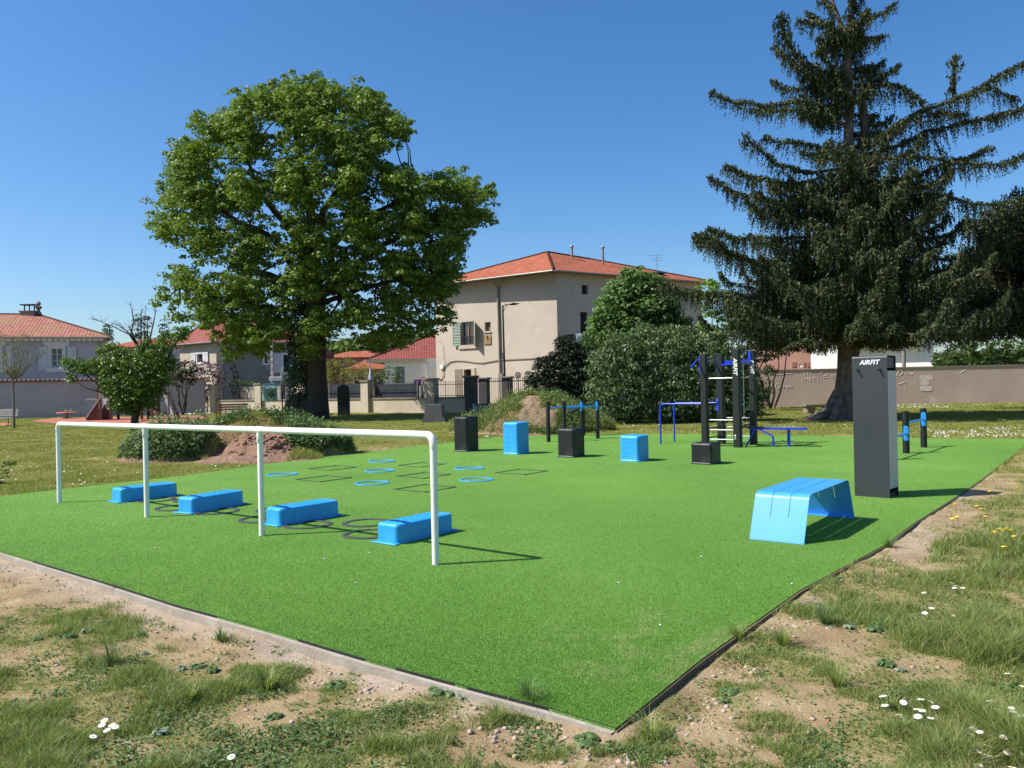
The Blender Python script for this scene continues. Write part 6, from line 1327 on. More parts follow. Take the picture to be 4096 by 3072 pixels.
# garden plants beyond the fence
bush('rounded yellow-green hedge bush beside the linden trunk', 'shrub', lob(61, [(1330, 1470, 40), (1380, 1460, 38), (1430, 1475, 38), (1470, 1495, 30), (1320, 1520, 40), (1390, 1520, 45), (1450, 1530, 35), (1300, 1480, 30)], 1.0), L_YEL, .13, 26, 16, .3, aspect=.5, up=.6)
bush('rounded flowering bush before the white bungalow', 'shrub', lob(60, [(1510, 1492, 22), (1550, 1486, 24), (1590, 1492, 20), (1530, 1512, 26), (1580, 1512, 24)], 1.0), L_MID, .13, 40, 12, .22, aspect=.6, up=.6)
bush('lilac flowering shrub spilling over the street fence', 'shrub', lob(59.5, [(820, 1470, 30), (860, 1480, 30), (800, 1510, 32), (850, 1530, 36), (880, 1505, 28), (830, 1560, 26), (780, 1550, 20)], 1.0), L_LILA, .12, 44, 12, .24, aspect=.8)
bush('dark climbing shrub over the garden wall corner', 'shrub', lob(55.5, [(690, 1480, 38), (740, 1475, 40), (770, 1490, 30), (700, 1520, 38), (750, 1515, 35), (660, 1500, 30)], .9), L_YEW, .16, 30, 12, .3, aspect=.7)
bush('low green hedge before the cottage wall, left part', 'hedge', lob(60.5, [(920, 1535, 14), (950, 1532, 16), (985, 1534, 15), (1015, 1536, 12)], 1.0), L_MID, .11, 60, 12, .16, name='hedge')
bush('low green hedge before the cottage door', 'hedge', lob(60.5, [(1120, 1530, 14), (1150, 1520, 22), (1185, 1515, 24), (1215, 1518, 22)], 1.0), L_MID, .11, 60, 12, .16, name='hedge')
bush('dark climber on the cottage wall', 'climber', lob(64.3, [(935, 1480, 16), (938, 1500, 20), (945, 1525, 26), (970, 1535, 20), (930, 1460, 10)], .35), L_YEW, .14, 60, 10, .18, name='climbing_plant')
bush('narrow dark cypress at the cottage corner', 'tree', lob(66.5, [(1207, 1412, 8), (1207, 1430, 11), (1207, 1455, 13), (1207, 1480, 14), (1207, 1505, 14)], 1.0, 1.3), L_YEW, .14, 60, 10, .16, name='cypress')
bush('pink geraniums in a pot on the bungalow terrace', 'flowers', lob(57, [(1695, 1515, 9), (1708, 1520, 8), (1682, 1520, 7)], 1.0), leafmat('pink_petal', (0.45, 0.04, 0.12), (0.30, 0.03, 0.08), (0.4, 0.05, 0.1), .2, .6, .2), .09, 120, 8, .1, name='potted_flowers')
for l, lb_ in (('dark conifer right of the lilac house roof', [(430, 1310, 10), (428, 1330, 18), (430, 1350, 22)]), ('tall cypress left in the pair above the garden tree', [(552, 1270, 14), (552, 1300, 18), (550, 1340, 22)]), ('tall cypress right in the pair above the garden tree', [(588, 1272, 9), (588, 1300, 13), (588, 1340, 18)]), ('far conifer between the cypress pair and the cottage roof', [(650, 1295, 14), (655, 1320, 18), (655, 1350, 20)])):
    bush(l, 'tree', lob(110, lb_, 1.0, 1.3), L_FAR, .3, 9, 14, .5, name='conifer', grp='far conifers on the skyline', aspect=.5)
# wooded hillside far behind
n = 60000; px_ = 1150+RNG.random(n)*800; Yh = 120+RNG.random(n)*70; top_ = np.interp(px_, [1150, 1300, 1450, 1600, 1700, 1800, 1950], [1390, 1372, 1345, 1330, 1335, 1345, 1380])+12*fbm(px_*.05, Yh*.05, 1, 3)
hz = (1545-top_)*150/FPX*RNG.random(n)**.6; xh = (px_-2048)/FPX*Yh; P = np.stack([xh, Yh, EYE+hz*(Yh/150)+1.2*(fbm(xh, Yh, .22, 5)-.5)*3], 1); L_HILL = leafmat('hillside_foliage', (0.10, 0.145, 0.035), (0.06, 0.10, 0.03), (0.16, 0.22, 0.04), .2, .7, .1, (0.16, 0.19, 0.05))
o = leafmesh('wooded_hillside', P, ball(n)+np.array([0, 0, .6]), .9, L_HILL, aspect=.8); tag(o, kind='stuff', label='sunlit wooded hillside far beyond the linden', cat='woodland')
far_house('white block of flats on the far hillside', 1545, 1640, 1318, 1330, 175, M_WHITER, M_WHITER, base=2)
# far tree belt along the left and right horizon
n = 36000; px_ = np.concatenate([RNG.random(n//2)*900-100, 2350+RNG.random(n//2)*1900]); Yh = 95+RNG.random(n)*30; xh = (px_-2048)/FPX*Yh; hz = (3.2+2.6*fbm(xh, Yh, .12, 9))*RNG.random(n)**.6; P = np.stack([xh, Yh, hz], 1)
o = leafmesh('distant_trees', P, ball(n)+np.array([0, 0, .6]), .8, L_FAR, aspect=.8); tag(o, kind='stuff', label='distant line of trees behind the houses', cat='woodland')

# ---------------- saplings and the small bushy tree on the left lawn
ps = g(56, 1716); t = thing('sapling', 'slender young tree with fanned bare branches before the lilac house', 'tree', tuple(ps)); YY = ps.y; b = MB()
k0 = at(*Z1(140, 1015), YY); b.tube([ps-UP*.05, ps.lerp(k0, .5)+Vector((.02, 0, 0)), k0], [.06, .05, .05], 8); tips = []
for pts in ([(70, 930), (60, 760), (60, 640), (10, 530)], [(0, 870), (-80, 800)], [(160, 930), (185, 800), (215, 640), (235, 560)], [(120, 900), (135, 700), (150, 560)], [(200, 930), (245, 780), (300, 620), (330, 560)], [(250, 960), (330, 860), (420, 780), (510, 735)], [(215, 1000), (300, 850), (310, 700)], [(90, 950), (20, 700), (-40, 560)]):
    q = [k0]+[at(*Z1(*p), YY+random.uniform(-.5, .5)) for p in pts]; b.tube(q, list(np.linspace(.03, .008, len(q))), 6)
    for k in range(1, len(q)):
        for j in range(9):
            f_ = random.random(); s_ = q[k-1].lerp(q[k], f_); e_ = s_+Vector((random.uniform(-.35, .35), random.uniform(-.35, .35), random.uniform(.1, .45))); b.tube([s_, e_], [.007, .003], 4, False); tips.append(e_); tips.append(s_.lerp(e_, .6))
b.build('trunk', M_TWIG, t); C = np.array([list(p) for p in tips]); C = C[C[:, 2] > 2.3]; P, N = clusters(C, .11, 5, .3, 1.0); leafmesh('crown', P, N, .05, L_YEL, t, aspect=.6)
ps = g(676, 1694); t = thing('sapling', 'thin twin stemmed sapling tied up beside the play slide', 'tree', tuple(ps)); YY = ps.y; b = MB(); b.tube([ps, at(*Z1(1862, 1200), YY), at(*Z1(1850, 1020), YY)], [.06, .045, .035], 7); b.tube([ps+Vector((.35, 0, 0)), at(*Z1(1885, 1200), YY), at(*Z1(1900, 900), YY)], [.05, .04, .02], 7)
tips = []
for p in ((1950, 900), (2010, 880), (1880, 760), (1960, 640), (1820, 800), (2060, 860), (1900, 600), (1990, 700)): 
    e_ = at(*Z1(*p), YY+random.uniform(-.4, .4)); b.tube(crook(at(*Z1(1852, 1030), YY), e_, 4, .15), [.03, .025, .02, .012, .006], 5); tips.append(e_)
b.build('trunk', M_TWIG, t); P, N = clusters(np.array([list(p) for p in tips for _ in range(5)])+RNG.normal(size=(40, 3))*.25, .2, 8, .3, 1.0); leafmesh('crown', P, N, .06, L_YEL, t, aspect=.6)
ps = g(540, 1722); t = thing('bushy_tree', 'small dense bushy tree with bare top twigs before the play area', 'tree', tuple(ps)); YY = ps.y
items = [(760, 840, 90), (870, 870, 90), (950, 900, 110), (1100, 880, 130), (1250, 830, 140), (1250, 680, 80), (1130, 700, 60), (1350, 760, 110), (1300, 1000, 190), (1480, 900, 190), (1550, 1080, 220), (1400, 1150, 200), (1650, 850, 160), (1750, 700, 120), (1850, 600, 110), (1980, 520, 100), (2050, 480, 60), (1750, 1000, 170), (1850, 850, 110), (1250, 1150, 110), (1180, 1080, 100), (1350, 1300, 110), (1450, 1330, 110), (1600, 1250, 130), (1720, 1160, 110), (790, 1010, 60), (1270, 1300, 70), (1560, 720, 90), (1640, 620, 60)]
lo = lob(YY, [(Z1(x, y)[0], Z1(x, y)[1], r_/2.765) for x, y, r_ in items], 1.1); C = lobes_to_clusters(lo, 190, .4); P, N = clusters(C, .2, 15, .5, .85, .45); leafmesh('crown', P, N, .09*(.7+.6*RNG.random(len(P))), leafmat('small_tree_leaf', (0.085, 0.155, 0.02), (0.045, 0.095, 0.015), (0.15, 0.28, 0.02), .3, .4, .35, (0.13, 0.205, 0.03)), t, aspect=.6)
b = MB(); f0 = at(*Z1(1510, 1380), YY); b.tube([ps-UP*.1, ps+UP*.5, f0], [.2, .15, .16], 10)
for l in lo[::2]: b.tube(crook(f0, Vector(l[:3]), 5, .15), [.09, .07, .05, .035, .02, .01], 6)
for pts in ([(1500, 620), (1430, 520), (1250, 430), (1100, 370), (980, 340)], [(1480, 560), (1400, 480), (1300, 410), (1240, 400)], [(1450, 500), (1480, 380), (1460, 250), (1440, 180)], [(1600, 560), (1590, 400), (1620, 200)], [(1650, 600), (1700, 380), (1720, 280), (1690, 180)], [(1450, 480), (1430, 440), (1560, 330)], [(1560, 600), (1560, 300), (1570, 250)], [(1700, 700), (1760, 600), (1830, 520)]):
    q = [at(*Z1(1560, 720), YY)]+[at(*Z1(*p), YY+random.uniform(-.3, .3)) for p in pts]; b.tube(q, list(np.linspace(.045, .007, len(q))), 6)
    for k in range(1, len(q)):
        for j in range(6): s_ = q[k-1].lerp(q[k], random.random()); b.tube([s_, s_+Vector((random.uniform(-.25, .25), random.uniform(-.2, .2), random.uniform(.0, .35)))], [.008, .003], 4, False)
b.build('trunk', M_BARK, t)

# ================================================================== GRASS, WEEDS, FLOWERS
L_GR = leafmat('meadow_grass', (0.20, 0.265, 0.06), (0.10, 0.16, 0.035), (0.32, 0.42, 0.07), .38, .5, .3, (0.38, 0.38, 0.16))
L_GRF = leafmat('far_lawn_grass', (0.25, 0.275, 0.065), (0.17, 0.205, 0.045), (0.36, 0.40, 0.07), .35, .6, .15, (0.36, 0.34, 0.12))
L_STR = leafmat('dry_grass', (0.33, 0.27, 0.14), (0.22, 0.17, 0.08), (0.3, 0.25, 0.1), .2, .7, .15)
L_WEED = leafmat('weed_leaf', (0.10, 0.17, 0.05), (0.06, 0.115, 0.035), (0.17, 0.28, 0.04), .25, .5, .25, (0.17, 0.22, 0.09))
L_SAGE = leafmat('grey_green_leaf', (0.20, 0.25, 0.16), (0.13, 0.175, 0.115), (0.15, 0.2, 0.1), .15, .7, .15)
def natural(n, y0, y1, power, xr=.75):
    X, Y = scatter(n, -xr, xr, y0, y1, power); k = ~inpoly(X, Y, TP); X, Y = X[k], Y[k]; Z = gh(X, Y); px_, py_ = topx(X, Y, Z); return X, Y, Z, px_, py_
X, Y, Z, PXX, PYY = natural(2100000, 1.9, 13.5, 2.6, 1.0); cv = cover(PXX, PYY, X, Y); d = distpoly(X, Y, TP)
pr = sstep(.30, .86, cv)*.95+.02; k = (RNG.random(len(X)) < pr) & (d > np.where(PXX > 2560, .012, .06)); X, Y, Z, cv, d, PXX = X[k], Y[k], Z[k], cv[k], d[k], PXX[k]
tuft = fbm(X, Y, 3.3, 77, 3); tall = 1+1.3*sstep(3500, 4050, PXX)*sstep(.5, .9, cv)*(Y < 8)
h = (.012+.038*RNG.random(len(X))**1.5)*(.35+1.6*sstep(.4, .75, tuft))*(.5+.5*cv)*tall; wd = .0035*np.maximum(1, Y/5.0)
print('grass', len(X)); dry = (RNG.random(len(X)) < .14+.25*(cv < .55))
o = blades('meadow_grass', np.stack([X, Y, Z-.004], 1)[~dry], h[~dry], wd[~dry]*(1+0*h[~dry]), 1.0, L_GR, seg2=True); tag(o, kind='stuff', label='rough natural grass growing round the artificial turf', cat='grass')
o = blades('dry_grass', np.stack([X, Y, Z-.004], 1)[dry], h[dry]*1.1, wd[dry]*.8, 1.6, L_STR); tag(o, kind='stuff', label='dry straw coloured grass stems among the green', cat='grass')
X, Y, Z, PXX, PYY = natural(430000, 2.0, 11, 2.6, 1.0); cv = cover(PXX, PYY, X, Y); wn_ = fbm(X, Y, 2.6, 55, 5); k = (RNG.random(len(X)) < (.12+.7*sstep(.46, .66, wn_))*sstep(.3, .65, cv)+.012) & (distpoly(X, Y, TP) > .05); X, Y, Z = X[k], Y[k], Z[k]
P = np.stack([X, Y, Z+.004+.03*RNG.random(len(X))*sstep(.5, .7, fbm(X, Y, 4, 58))], 1); o = leafmesh('low_weeds', P, RNG.normal(size=P.shape)*.45+np.array([0, 0, 1.0]), .022*(.5+RNG.random(len(P))), L_WEED, aspect=.5, fold=.1); tag(o, kind='stuff', label='small leaved ground weeds mixed into the rough grass', cat='weeds'); print('weeds', len(P))
X, Y, Z, PXX, PYY = natural(1050000, 13.0, 62, 2.1, .9); cv = cover(PXX, PYY, X, Y); k = (RNG.random(len(X)) < .25+.75*sstep(.35, .7, cv)) & ~((np.abs(PXX-700) < 560) & (PYY < 1700) & inpoly(X, Y, [(p.x, p.y) for p in RS])) & (Y < np.interp(X, [-45, -22, -4, 0, 12, 40], [53.5, 58, 48.3, 48, 47, 45])-.1)
X, Y, Z, cv = X[k], Y[k], Z[k], cv[k]; tuft = fbm(X, Y, 1.3, 87, 4)
h = (.02+.03*RNG.random(len(X)))*(.4+1.5*sstep(.4, .7, tuft)); o = blades('lawn_grass', np.stack([X, Y, Z], 1), h, .006*np.maximum(1, Y/7.0), 1.1, L_GRF); tag(o, kind='stuff', label='mown lawn grass between the turf and the street', cat='grass'); print('lawn', len(X))
# grass and weeds over the mounds
def on_mound(hgt, x0, x1, y0, y1, n, test, lab, mat, size, hh=(.05, .16), blade=True, name='mound_grass'):
    X = RNG.random(n)*(x1-x0)+x0; Y = RNG.random(n)*(y1-y0)+y0; Z = hgt(X, Y); k = (Z > .02) & test(X, Y, Z); X, Y, Z = X[k], Y[k], Z[k]; h = hh[0]+(hh[1]-hh[0])*RNG.random(len(X))**1.6*(.5+fbm(X, Y, 2, 5))
    if blade: o = blades(name, np.stack([X, Y, Z-.01], 1), h, size+0*h, 1.0, mat)
    else: P = np.stack([X, Y, Z+h*RNG.random(len(X))*1.6], 1); o = leafmesh(name, P, RNG.normal(size=P.shape)*.6+np.array([0, -.2, 1.0]), size*(.6+.8*RNG.random(len(P))), mat, aspect=.5)
    tag(o, kind='stuff', label=lab, cat='grass' if blade else 'weeds')
back = lambda X, Y, Z: (Y > 19.9+.45*(fbm(X, Y, 1.2, 4)-.5)*2) | (X < -7.1) | (X > -5.1)
on_mound(hL, -10, -2.5, 17, 23.5, 90000, back, 'grass on the back and sides of the red earth mound', L_GRF, .018)
on_mound(hL, -9.7, -7.3, 18.1, 20.6, 34000, lambda X, Y, Z: ((X+8.25)/1.3)**2+((Y-19.2)/1.1)**2 < 1.0+.4*(fbm(X, Y, 2, 3)-.5), 'thick weeds at the left end of the red earth mound', L_WEED, .07, (.05, .34), False, 'mound_weeds')
on_mound(hL, -5.7, -3.2, 18.7, 20.6, 30000, lambda X, Y, Z: (((X+4.95)/.62)**2+((Y-19.5)/.7)**2 < 1) | (((X+4.35)/.35)**2+((Y-19.8)/.5)**2 < 1), 'weeds on the right flank of the red earth mound', L_WEED, .07, (.05, .32), False, 'mound_weeds')
on_mound(hL, -9.0, -4.9, 20.6, 23.0, 26000, lambda X, Y, Z: fbm(X, Y, 1.1, 14) > .42, 'leafy weeds along the crest of the red earth mound', L_MID, .07, (.05, .22), False, 'mound_weeds')
bare = lambda X, Y: (((X-.75)/.75)**2+((Y-26.2)/1.3)**2 < .55+2.6*(fbm(X, Y, 2, 3)-.5))
on_mound(hR, -2.8, 4.8, 24.8, 30.4, 100000, lambda X, Y, Z: ~bare(X, Y), 'grass on the mound left of the parallel bars', L_GRF, .022, (.05, .22))
on_mound(hR, -2.8, 4.8, 24.8, 30.4, 50000, lambda X, Y, Z: ~bare(X, Y) & (fbm(X, Y, 1.1, 24) > .44), 'leafy weeds on the mound left of the parallel bars', L_WEED, .075, (.05, .26), False, 'mound_weeds')
# clods on the red earth
P = []
M_CLOD = surf('earth_clod', (0.29, 0.16, 0.10), (0.19, 0.10, 0.065), 8, .95, bsc=18, bst=.9, bd=.03)
def stone_mesh(name, mat, seed, sub=2):
    import bmesh
    bm = bmesh.new(); bmesh.ops.create_icosphere(bm, subdivisions=sub, radius=1.0); rs = random.Random(seed); ph_ = [rs.uniform(0, 6) for _ in range(6)]
    for v in bm.verts:
        c_ = v.co.copy(); v.co *= 1+.16*math.sin(c_.x*2.3+ph_[0])+.13*math.sin(c_.y*3.1+ph_[1])+.10*math.sin(c_.z*4.3+ph_[2])+.06*math.sin(c_.x*7+ph_[3])*math.sin(c_.y*6+ph_[4])
    me = bpy.data.meshes.new(name); bm.to_mesh(me); bm.free(); me.materials.append(mat)
    for p in me.polygons: p.use_smooth = sub > 1
    return me
cm_ = [stone_mesh('clod', M_CLOD, s) for s in range(4)]
def merged_stones(name, meshes, items, mat, lab, cat):
    Vs, Fs, off = [], [], 0
    for (x, y, z, s, rz_, i) in items:
        me = meshes[i % len(meshes)]; n_ = len(me.vertices); a_ = np.empty(n_*3, np.float32); me.vertices.foreach_get('co', a_); a_ = a_.reshape(-1, 3)*np.array([s, s*.8, s*.62]); c_, s2 = math.cos(rz_), math.sin(rz_)
        a_ = np.stack([a_[:, 0]*c_-a_[:, 1]*s2+x, a_[:, 0]*s2+a_[:, 1]*c_+y, a_[:, 2]+z], 1); f_ = np.array([list(p.vertices) for p in me.polygons])+off; Vs.append(a_); Fs.append(f_); off += n_
    o = npmesh(name, np.concatenate(Vs), np.concatenate(Fs), mat, smooth=True); tag(o, kind='stuff', label=lab, cat=cat)
it = []
for k in range(300):
    x = random.gauss(-5.9, .5); y = random.gauss(19.3, .6); z = float(hL(np.array([x]), np.array([y]))[0])
    if z > 0.02: it.append((x, y, z+.01, random.choice((.025, .035, .05, .075)), random.random()*6, k))
merged_stones('earth_clods', cm_, it, M_CLOD, 'broken clods of earth on the front of the red mound', 'earth clods')
M_PEB = surf('pale_pebble', (0.42, 0.34, 0.27), (0.30, 0.23, 0.175), 9, .85, bsc=40, bst=.3); pm = [stone_mesh('pebble', M_PEB, s, 1) for s in range(4)]
X, Y, Z, PXX, PYY = natural(30000, 2.3, 11, 2.6); cv = cover(PXX, PYY, X, Y); d = distpoly(X, Y, TP); pr = .035+.5*np.exp(-((d-.2)/.14)**2); k = (RNG.random(len(X)) < pr) & (cv < .6) & (d > .09); X, Y, Z = X[k][:700], Y[k][:700], Z[k][:700]
merged_stones('gravel', pm, [(x, y, z+.002, random.choice((.004, .006, .008, .011, .018)), random.random()*6, i) for i, (x, y, z) in enumerate(zip(X, Y, Z))], M_PEB, 'loose pebbles and concrete crumbs along the kerb', 'gravel')
# tufts and rosettes: single plants placed where the photo has them
def tuft_mesh(seed, n=90, h=.16, sp=1.1, mat=None, w=.004):
    r_ = np.random.default_rng(seed); a = r_.random(n)*6.28; rr = r_.random(n)*.03; P = np.stack([rr*np.cos(a), rr*np.sin(a), 0*a], 1); hh_ = h*(.4+.7*r_.random(n)); a = a+r_.normal(size=n)*.4; ln = (sp*(.2+r_.random(n))*hh_)[:, None]*np.stack([np.cos(a), np.sin(a), 0*a], 1); sd = np.stack([-np.sin(a), np.cos(a), 0*a], 1)*(w/2)
    up = np.zeros((n, 3)); up[:, 2] = hh_; m_ = P+up*.65+ln*.35; t_ = P+up*(.8+.0*1)+ln; V = np.stack([P-sd, P+sd, m_+sd*.9, m_-sd*.9, t_], 1).reshape(-1, 3); i = np.arange(n)[:, None]*5
    F = np.concatenate([i+np.array([[0, 1, 2]]), i+np.array([[0, 2, 3]]), i+np.array([[3, 2, 4]])], 0); o = npmesh('tmp', V, F, mat or L_GR); me = o.data; bpy.data.objects.remove(o); return me
tm = [tuft_mesh(s, 110, .15+.03*s, 1.3, L_WEED if s % 2 else L_GR) for s in range(4)]
def place(name, me, px_, py_, s, lab, cat, grp):
    p = g(px_, py_, -.08 if py_ > 2150 else 0); p.z = float(gh(np.array([p.x]), np.array([p.y]))[0]); o = link(bpy.data.objects.new(name, me)); o.location = p; o.scale = (s,)*3; o.rotation_euler.z = random.random()*6.28; tag(o, lab, cat, grp); return o
for i, (x, y, s, l) in enumerate(((1075, 2770, 1.05, 'large spreading grass tuft on the bare earth, left foreground'), (885, 2590, .6, 'small grass tuft on the bare earth, not far from the kerb'), (3350, 2790, .8, 'grass tuft amid bare earth in the right foreground'), (3300, 2535, .75, 'dark grass tuft near the right edge of the turf'), (2600, 2990, .9, 'grass tuft at the bottom just right of the turf corner'),
         (480, 2380, .7, 'grass tuft close to the kerb at the left'), (3130, 2620, .8, 'grass tuft beside the right turf edge, middle'), (2120, 2860, .8, 'grass tuft against the kerb near the turf corner'), (1990, 2900, .7, 'grass tuft below the kerb, left of the corner'), (3560, 2215, .8, 'dry headed tuft beside the turf edge near the blue bench'), (2950, 2590, .7, 'tuft leaning over the right turf edge'), (450, 2690, .8, 'thick tuft in the grass at lower left'), (760, 2830, .7, 'tuft among weeds at lower left centre'))):
    place('grass_tuft', tm[i % 4], x, y, s, l, 'grass tuft', 'grass tufts round the turf')
def rosette_mesh(seed, n=22, r_=.13, mat=None):
    g_ = np.random.default_rng(seed); V, F = [], []
    for k in range(n):
        a = 2.4*k; L = r_*(.45+.6*g_.random()); w_ = L*.24; z = .012+.03*g_.random(); d_ = np.array([math.cos(a), math.sin(a), 0]); s_ = np.array([-d_[1], d_[0], 0]); b0 = len(V)
        V += [d_*.01, d_*L*.4+s_*w_*.6+[0, 0, z+.02], d_*L*.4-s_*w_*.6+[0, 0, z+.02], d_*L*.75+s_*w_+[0, 0, z+.015], d_*L*.75-s_*w_+[0, 0, z+.015], d_*L+[0, 0, z*.4]]; F += [[b0, b0+1, b0+2, b0+2], [b0+1, b0+3, b0+4, b0+2], [b0+3, b0+5, b0+4, b0+4]]
    me = bpy.data.meshes.new('rosette'); me.from_pydata([tuple(v) for v in V], [], [tuple(dict.fromkeys(f)) for f in F]); me.materials.append(mat); return me
rm = [rosette_mesh(1, 24, .13, L_WEED), rosette_mesh(2, 18, .10, L_SAGE), rosette_mesh(3, 30, .16, L_WEED)]
spots = [(420, 2520), (350, 2560), (270, 2580), (560, 2565), (730, 2700), (790, 2690), (850, 2710), (580, 2640), (1760, 2790), (1810, 2800), (1850, 2815), (3540, 2540), (3600, 2560), (3660, 2575), (3500, 2560), (3545, 2700), (3600, 2720), (2920, 2800), (2900, 2840), (3400, 2550), (1100, 2900), (150, 2590), (520, 2760), (2350, 3010), (1330, 2930), (640, 2950), (3620, 2330), (3700, 2350), (470, 2480), (1340, 2760)]
for i, (x, y) in enumerate(spots):
    o = place('weed_rosette', rm[i % 3], x, y, random.uniform(.3, .55), ('grey-green' if i % 3 == 1 else ('broad' if i % 3 else 'small'))+' leafy weed rosette on the bare earth '+('left' if x < 2500 else 'right')+' of the turf corner', 'weed', ('grey-green' if i % 3 == 1 else ('broad' if i % 3 else 'small'))+' weed rosettes '+('left' if x < 2500 else 'right')+' of the turf corner')
# daisies and dandelions: every near one its own, the far drifts as one
M_PET = surf('daisy_petal', (0.80, 0.79, 0.77), (0.74, 0.73, 0.72), 8, .7); M_YC = surf('flower_yellow', (0.72, 0.50, 0.02), (0.62, 0.42, 0.02), 8, .7); M_STEM = surf('flower_stem', (0.07, 0.12, 0.03))
dz = thing('daisy', 'white daisy with yellow centre in the grass at lower right', 'daisy', (0, 0, 0), 'daisies in the right foreground grass')
V, F = [], []
for k in range(13):
    a = 2*math.pi*k/13; b0 = len(V)
    for r_, w_, z in ((.004, .0015, .062), (.011, .0030, .064), (.0155, .0018, .063)):
        V += [(r_*math.cos(a)-w_*math.sin(a), r_*math.sin(a)+w_*math.cos(a), z), (r_*math.cos(a)+w_*math.sin(a), r_*math.sin(a)-w_*math.cos(a), z)]
    F += [[b0, b0+1, b0+3, b0+2], [b0+2, b0+3, b0+5, b0+4]]
b = MB(); b.add(V, F); b.build('petals', M_PET, dz, local=True); b = MB(); b.lathe((0, 0, .0615), [(.0045, 0), (.0045, .002), (.002, .0045)], 8); b.build('centre', M_YC, dz, local=True); b = MB(); b.tube([(0, 0, 0), (.003, .002, .03), (0, 0, .062)], .0011, 5); b.build('stem', M_STEM, dz, local=True)
V4 = lambda X, Y: (2867+X/1.8, 2150+Y/1.8)
DS = [(1830, 1360), (1800, 1412), (1810, 1452), (1858, 1470), (1903, 1428), (1930, 1498), (1832, 1525), (1855, 1545), (1968, 1572), (1885, 1622), (2058, 1462), (2065, 1530), (2125, 1550), (2165, 1548), (2128, 1650), (1455, 1245), (1495, 1278), (1470, 1300), (1590, 1222), (1540, 1300), (1515, 1165), (1478, 1160), (1312, 1270), (1235, 1223), (1228, 1168), (1335, 1165), (1860, 1200), (1885, 1185), (1910, 1200), (1990, 1210), (2015, 1225), (2058, 1215), (2128, 1210), (2130, 1238), (2178, 1275), (2200, 1310), (2110, 1000), (2195, 1065), (1690, 560), (1500, 528), (1540, 525), (1660, 508), (1780, 380), (1745, 355), (1720, 355), (1680, 335), (1640, 335), (1505, 408), (2140, 48), (2165, 168)]
first = True
for x, y in DS+[None]*0:
    px_, py_ = V4(x, y); p = g(px_, py_, 0.0); z = float(gh(np.array([p.x]), np.array([p.y]))[0]); p = g(px_, py_, z+.06); o = dz if first else copy_tree(dz); first = False; sc_2 = random.uniform(1.0, 1.25); o.location = (p.x, p.y, z); o.scale = (sc_2, sc_2, random.uniform(.8, 1.3)); o.rotation_euler = (random.uniform(-.1, .35), random.uniform(-.3, .1), random.random()*6)
for x, y in ((772, 1312), (752, 1345), (805, 1385), (840, 1350), (820, 1362), (640, 1440), (1685, 1572)):
    px_, py_ = x/1.8, 2150+y/1.8; p = g(px_, py_, 0.0); z = float(gh(np.array([p.x]), np.array([p.y]))[0]); p = g(px_, py_, z+.06); o = copy_tree(dz); o.location = (p.x, p.y, z); o.scale = (1.1,)*3; o.rotation_euler = (.3, -.1, random.random()*6); o['label'] = 'white daisy in the grass at lower left'; o['group'] = 'daisies in the left foreground grass'
dd_ = thing('dandelion', 'yellow dandelion flower in the grass right of the turf', 'dandelion', (0, 0, 0), 'dandelions right of the turf'); b = MB(); b.lathe((0, 0, .085), [(.004, -.006), (.019, 0), (.021, .004), (.012, .010), (.003, .012)], 12); b.build('flower_head', M_YC, dd_, local=True); b = MB(); b.tube([(0, 0, 0), (.004, 0, .05), (0, 0, .085)], .0018, 5); b.build('stem', M_STEM, dd_, local=True)
V5 = lambda X, Y: (2900+X/1.8495, 1400+Y/1.8495); first = True
for x, y in ((1705, 1152), (1875, 1168), (1892, 1185), (1925, 1238), (1695, 1252), (1732, 1238), (1972, 1052), (1975, 1372), (2050, 1340), (2070, 1330), (2085, 1345), (2110, 1350), (2065, 1355), (2160, 1398), (2078, 1475), (2160, 1025), (2015, 1358)):
    px_, py_ = V5(x, y); p = g(px_, py_, .06); z = float(gh(np.array([p.x]), np.array([p.y]))[0]); o = dd_ if first else copy_tree(dd_); first = False; o.location = (p.x, p.y, z); o.scale = (1.15,)*3; o.rotation_euler = (.2, -.1, random.random()*6)
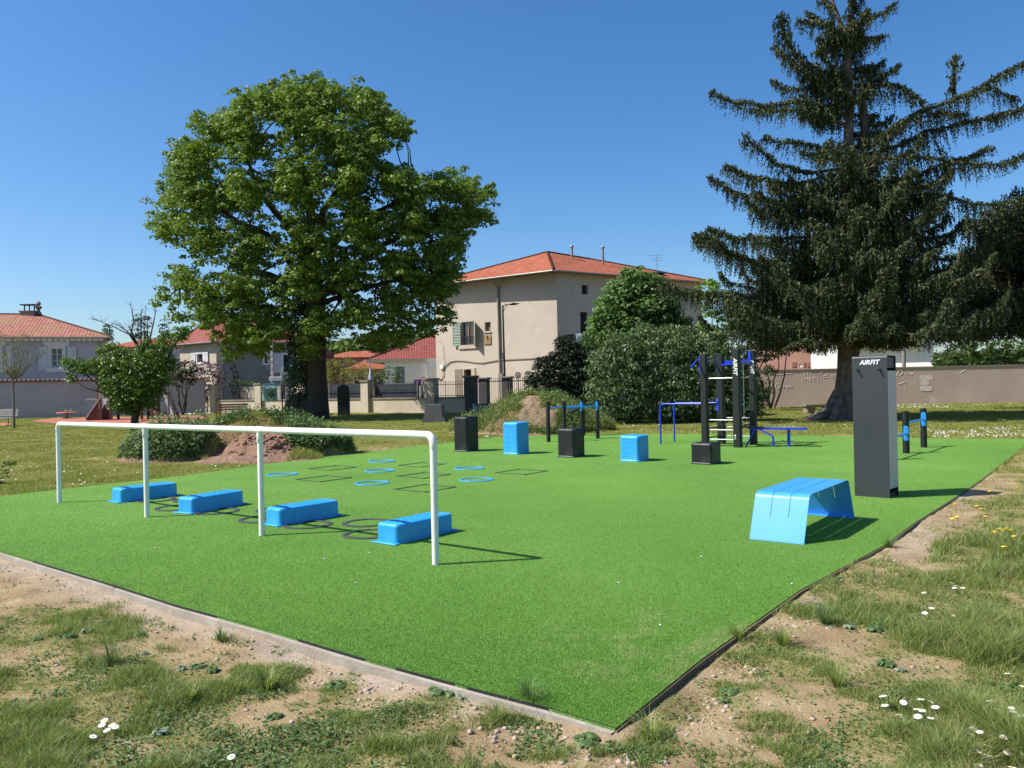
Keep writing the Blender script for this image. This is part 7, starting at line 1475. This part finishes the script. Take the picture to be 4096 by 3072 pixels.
def drift(lab, n, px0, px1, py0, py1, cl=.5, size=.035, seed=0, name='daisy_drift'):
    x = px0+RNG.random(n)*(px1-px0); y = py0+RNG.random(n)*(py1-py0); d_ = [g(a_, c_) for a_, c_ in zip(x, y)]; P = np.array([[p.x, p.y, .05] for p in d_]); k = (fbm(x*.012, y*.05, 1, seed) > cl) & ~inpoly(P[:, 0], P[:, 1], TP); P = P[k]; P[:, 2] += gh(P[:, 0], P[:, 1])
    o = leafmesh(name, P, np.random.default_rng(seed).normal(size=P.shape)*.25+np.array([0, -.5, 1.0]), size, M_PET, aspect=1.0); tag(o, kind='stuff', label=lab, cat='daisies')
drift('drift of tiny daisies between the turf and the tan wall at the far right', 420, 3680, 4110, 1712, 1752, .45, .03, 3)
drift('daisies along the foot of the tan wall', 260, 3480, 4100, 1618, 1632, .5, .05, 5); drift('scattered daisies on the lawn left of the white rail', 90, 0, 1000, 1700, 1950, .45, .03, 8); drift('scattered daisies before the laurel bush', 60, 2300, 3400, 1690, 1730, .45, .04, 9); drift('daisies along the foot of the lilac garden wall', 160, 700, 850, 1648, 1658, .35, .09, 11)
bush('small dark bush at the left edge of the lawn', 'shrub', [(g(5, 1935).x-.15, g(5, 1935).y, .22, .38, .35, .26), (g(-30, 1935).x-.2, g(5, 1935).y, .2, .3, .3, .22)], L_WEED, .06, 160, 14, .10)
# litter: pale chips on the turf
M_CHIP = surf('pale_litter', (0.7, 0.7, 0.66)); cmesh = stone_mesh('chip', M_CHIP, 9, 1)
for i, (x, y) in enumerate(((455, 2100), (622, 2193), (1478, 2213), (1297, 2237), (1422, 2334), (2642, 2503), (2475, 2333), (3169, 2337), (3160, 2010), (2805, 2228), (1948, 1753))):
    p = g(x, y); o = link(bpy.data.objects.new('litter_chip', cmesh)); s = .009 if y > 1800 else .06; o.location = (p.x, p.y, s*.7); o.scale = (s*1.4, s, s*.6); o.rotation_euler.z = i; tag(o, 'small pale chip lying on the green turf', 'litter', 'pale chips scattered on the turf')
o['label'] = 'pale stone at the far edge of the turf beside the tallest black box'; del o['group']
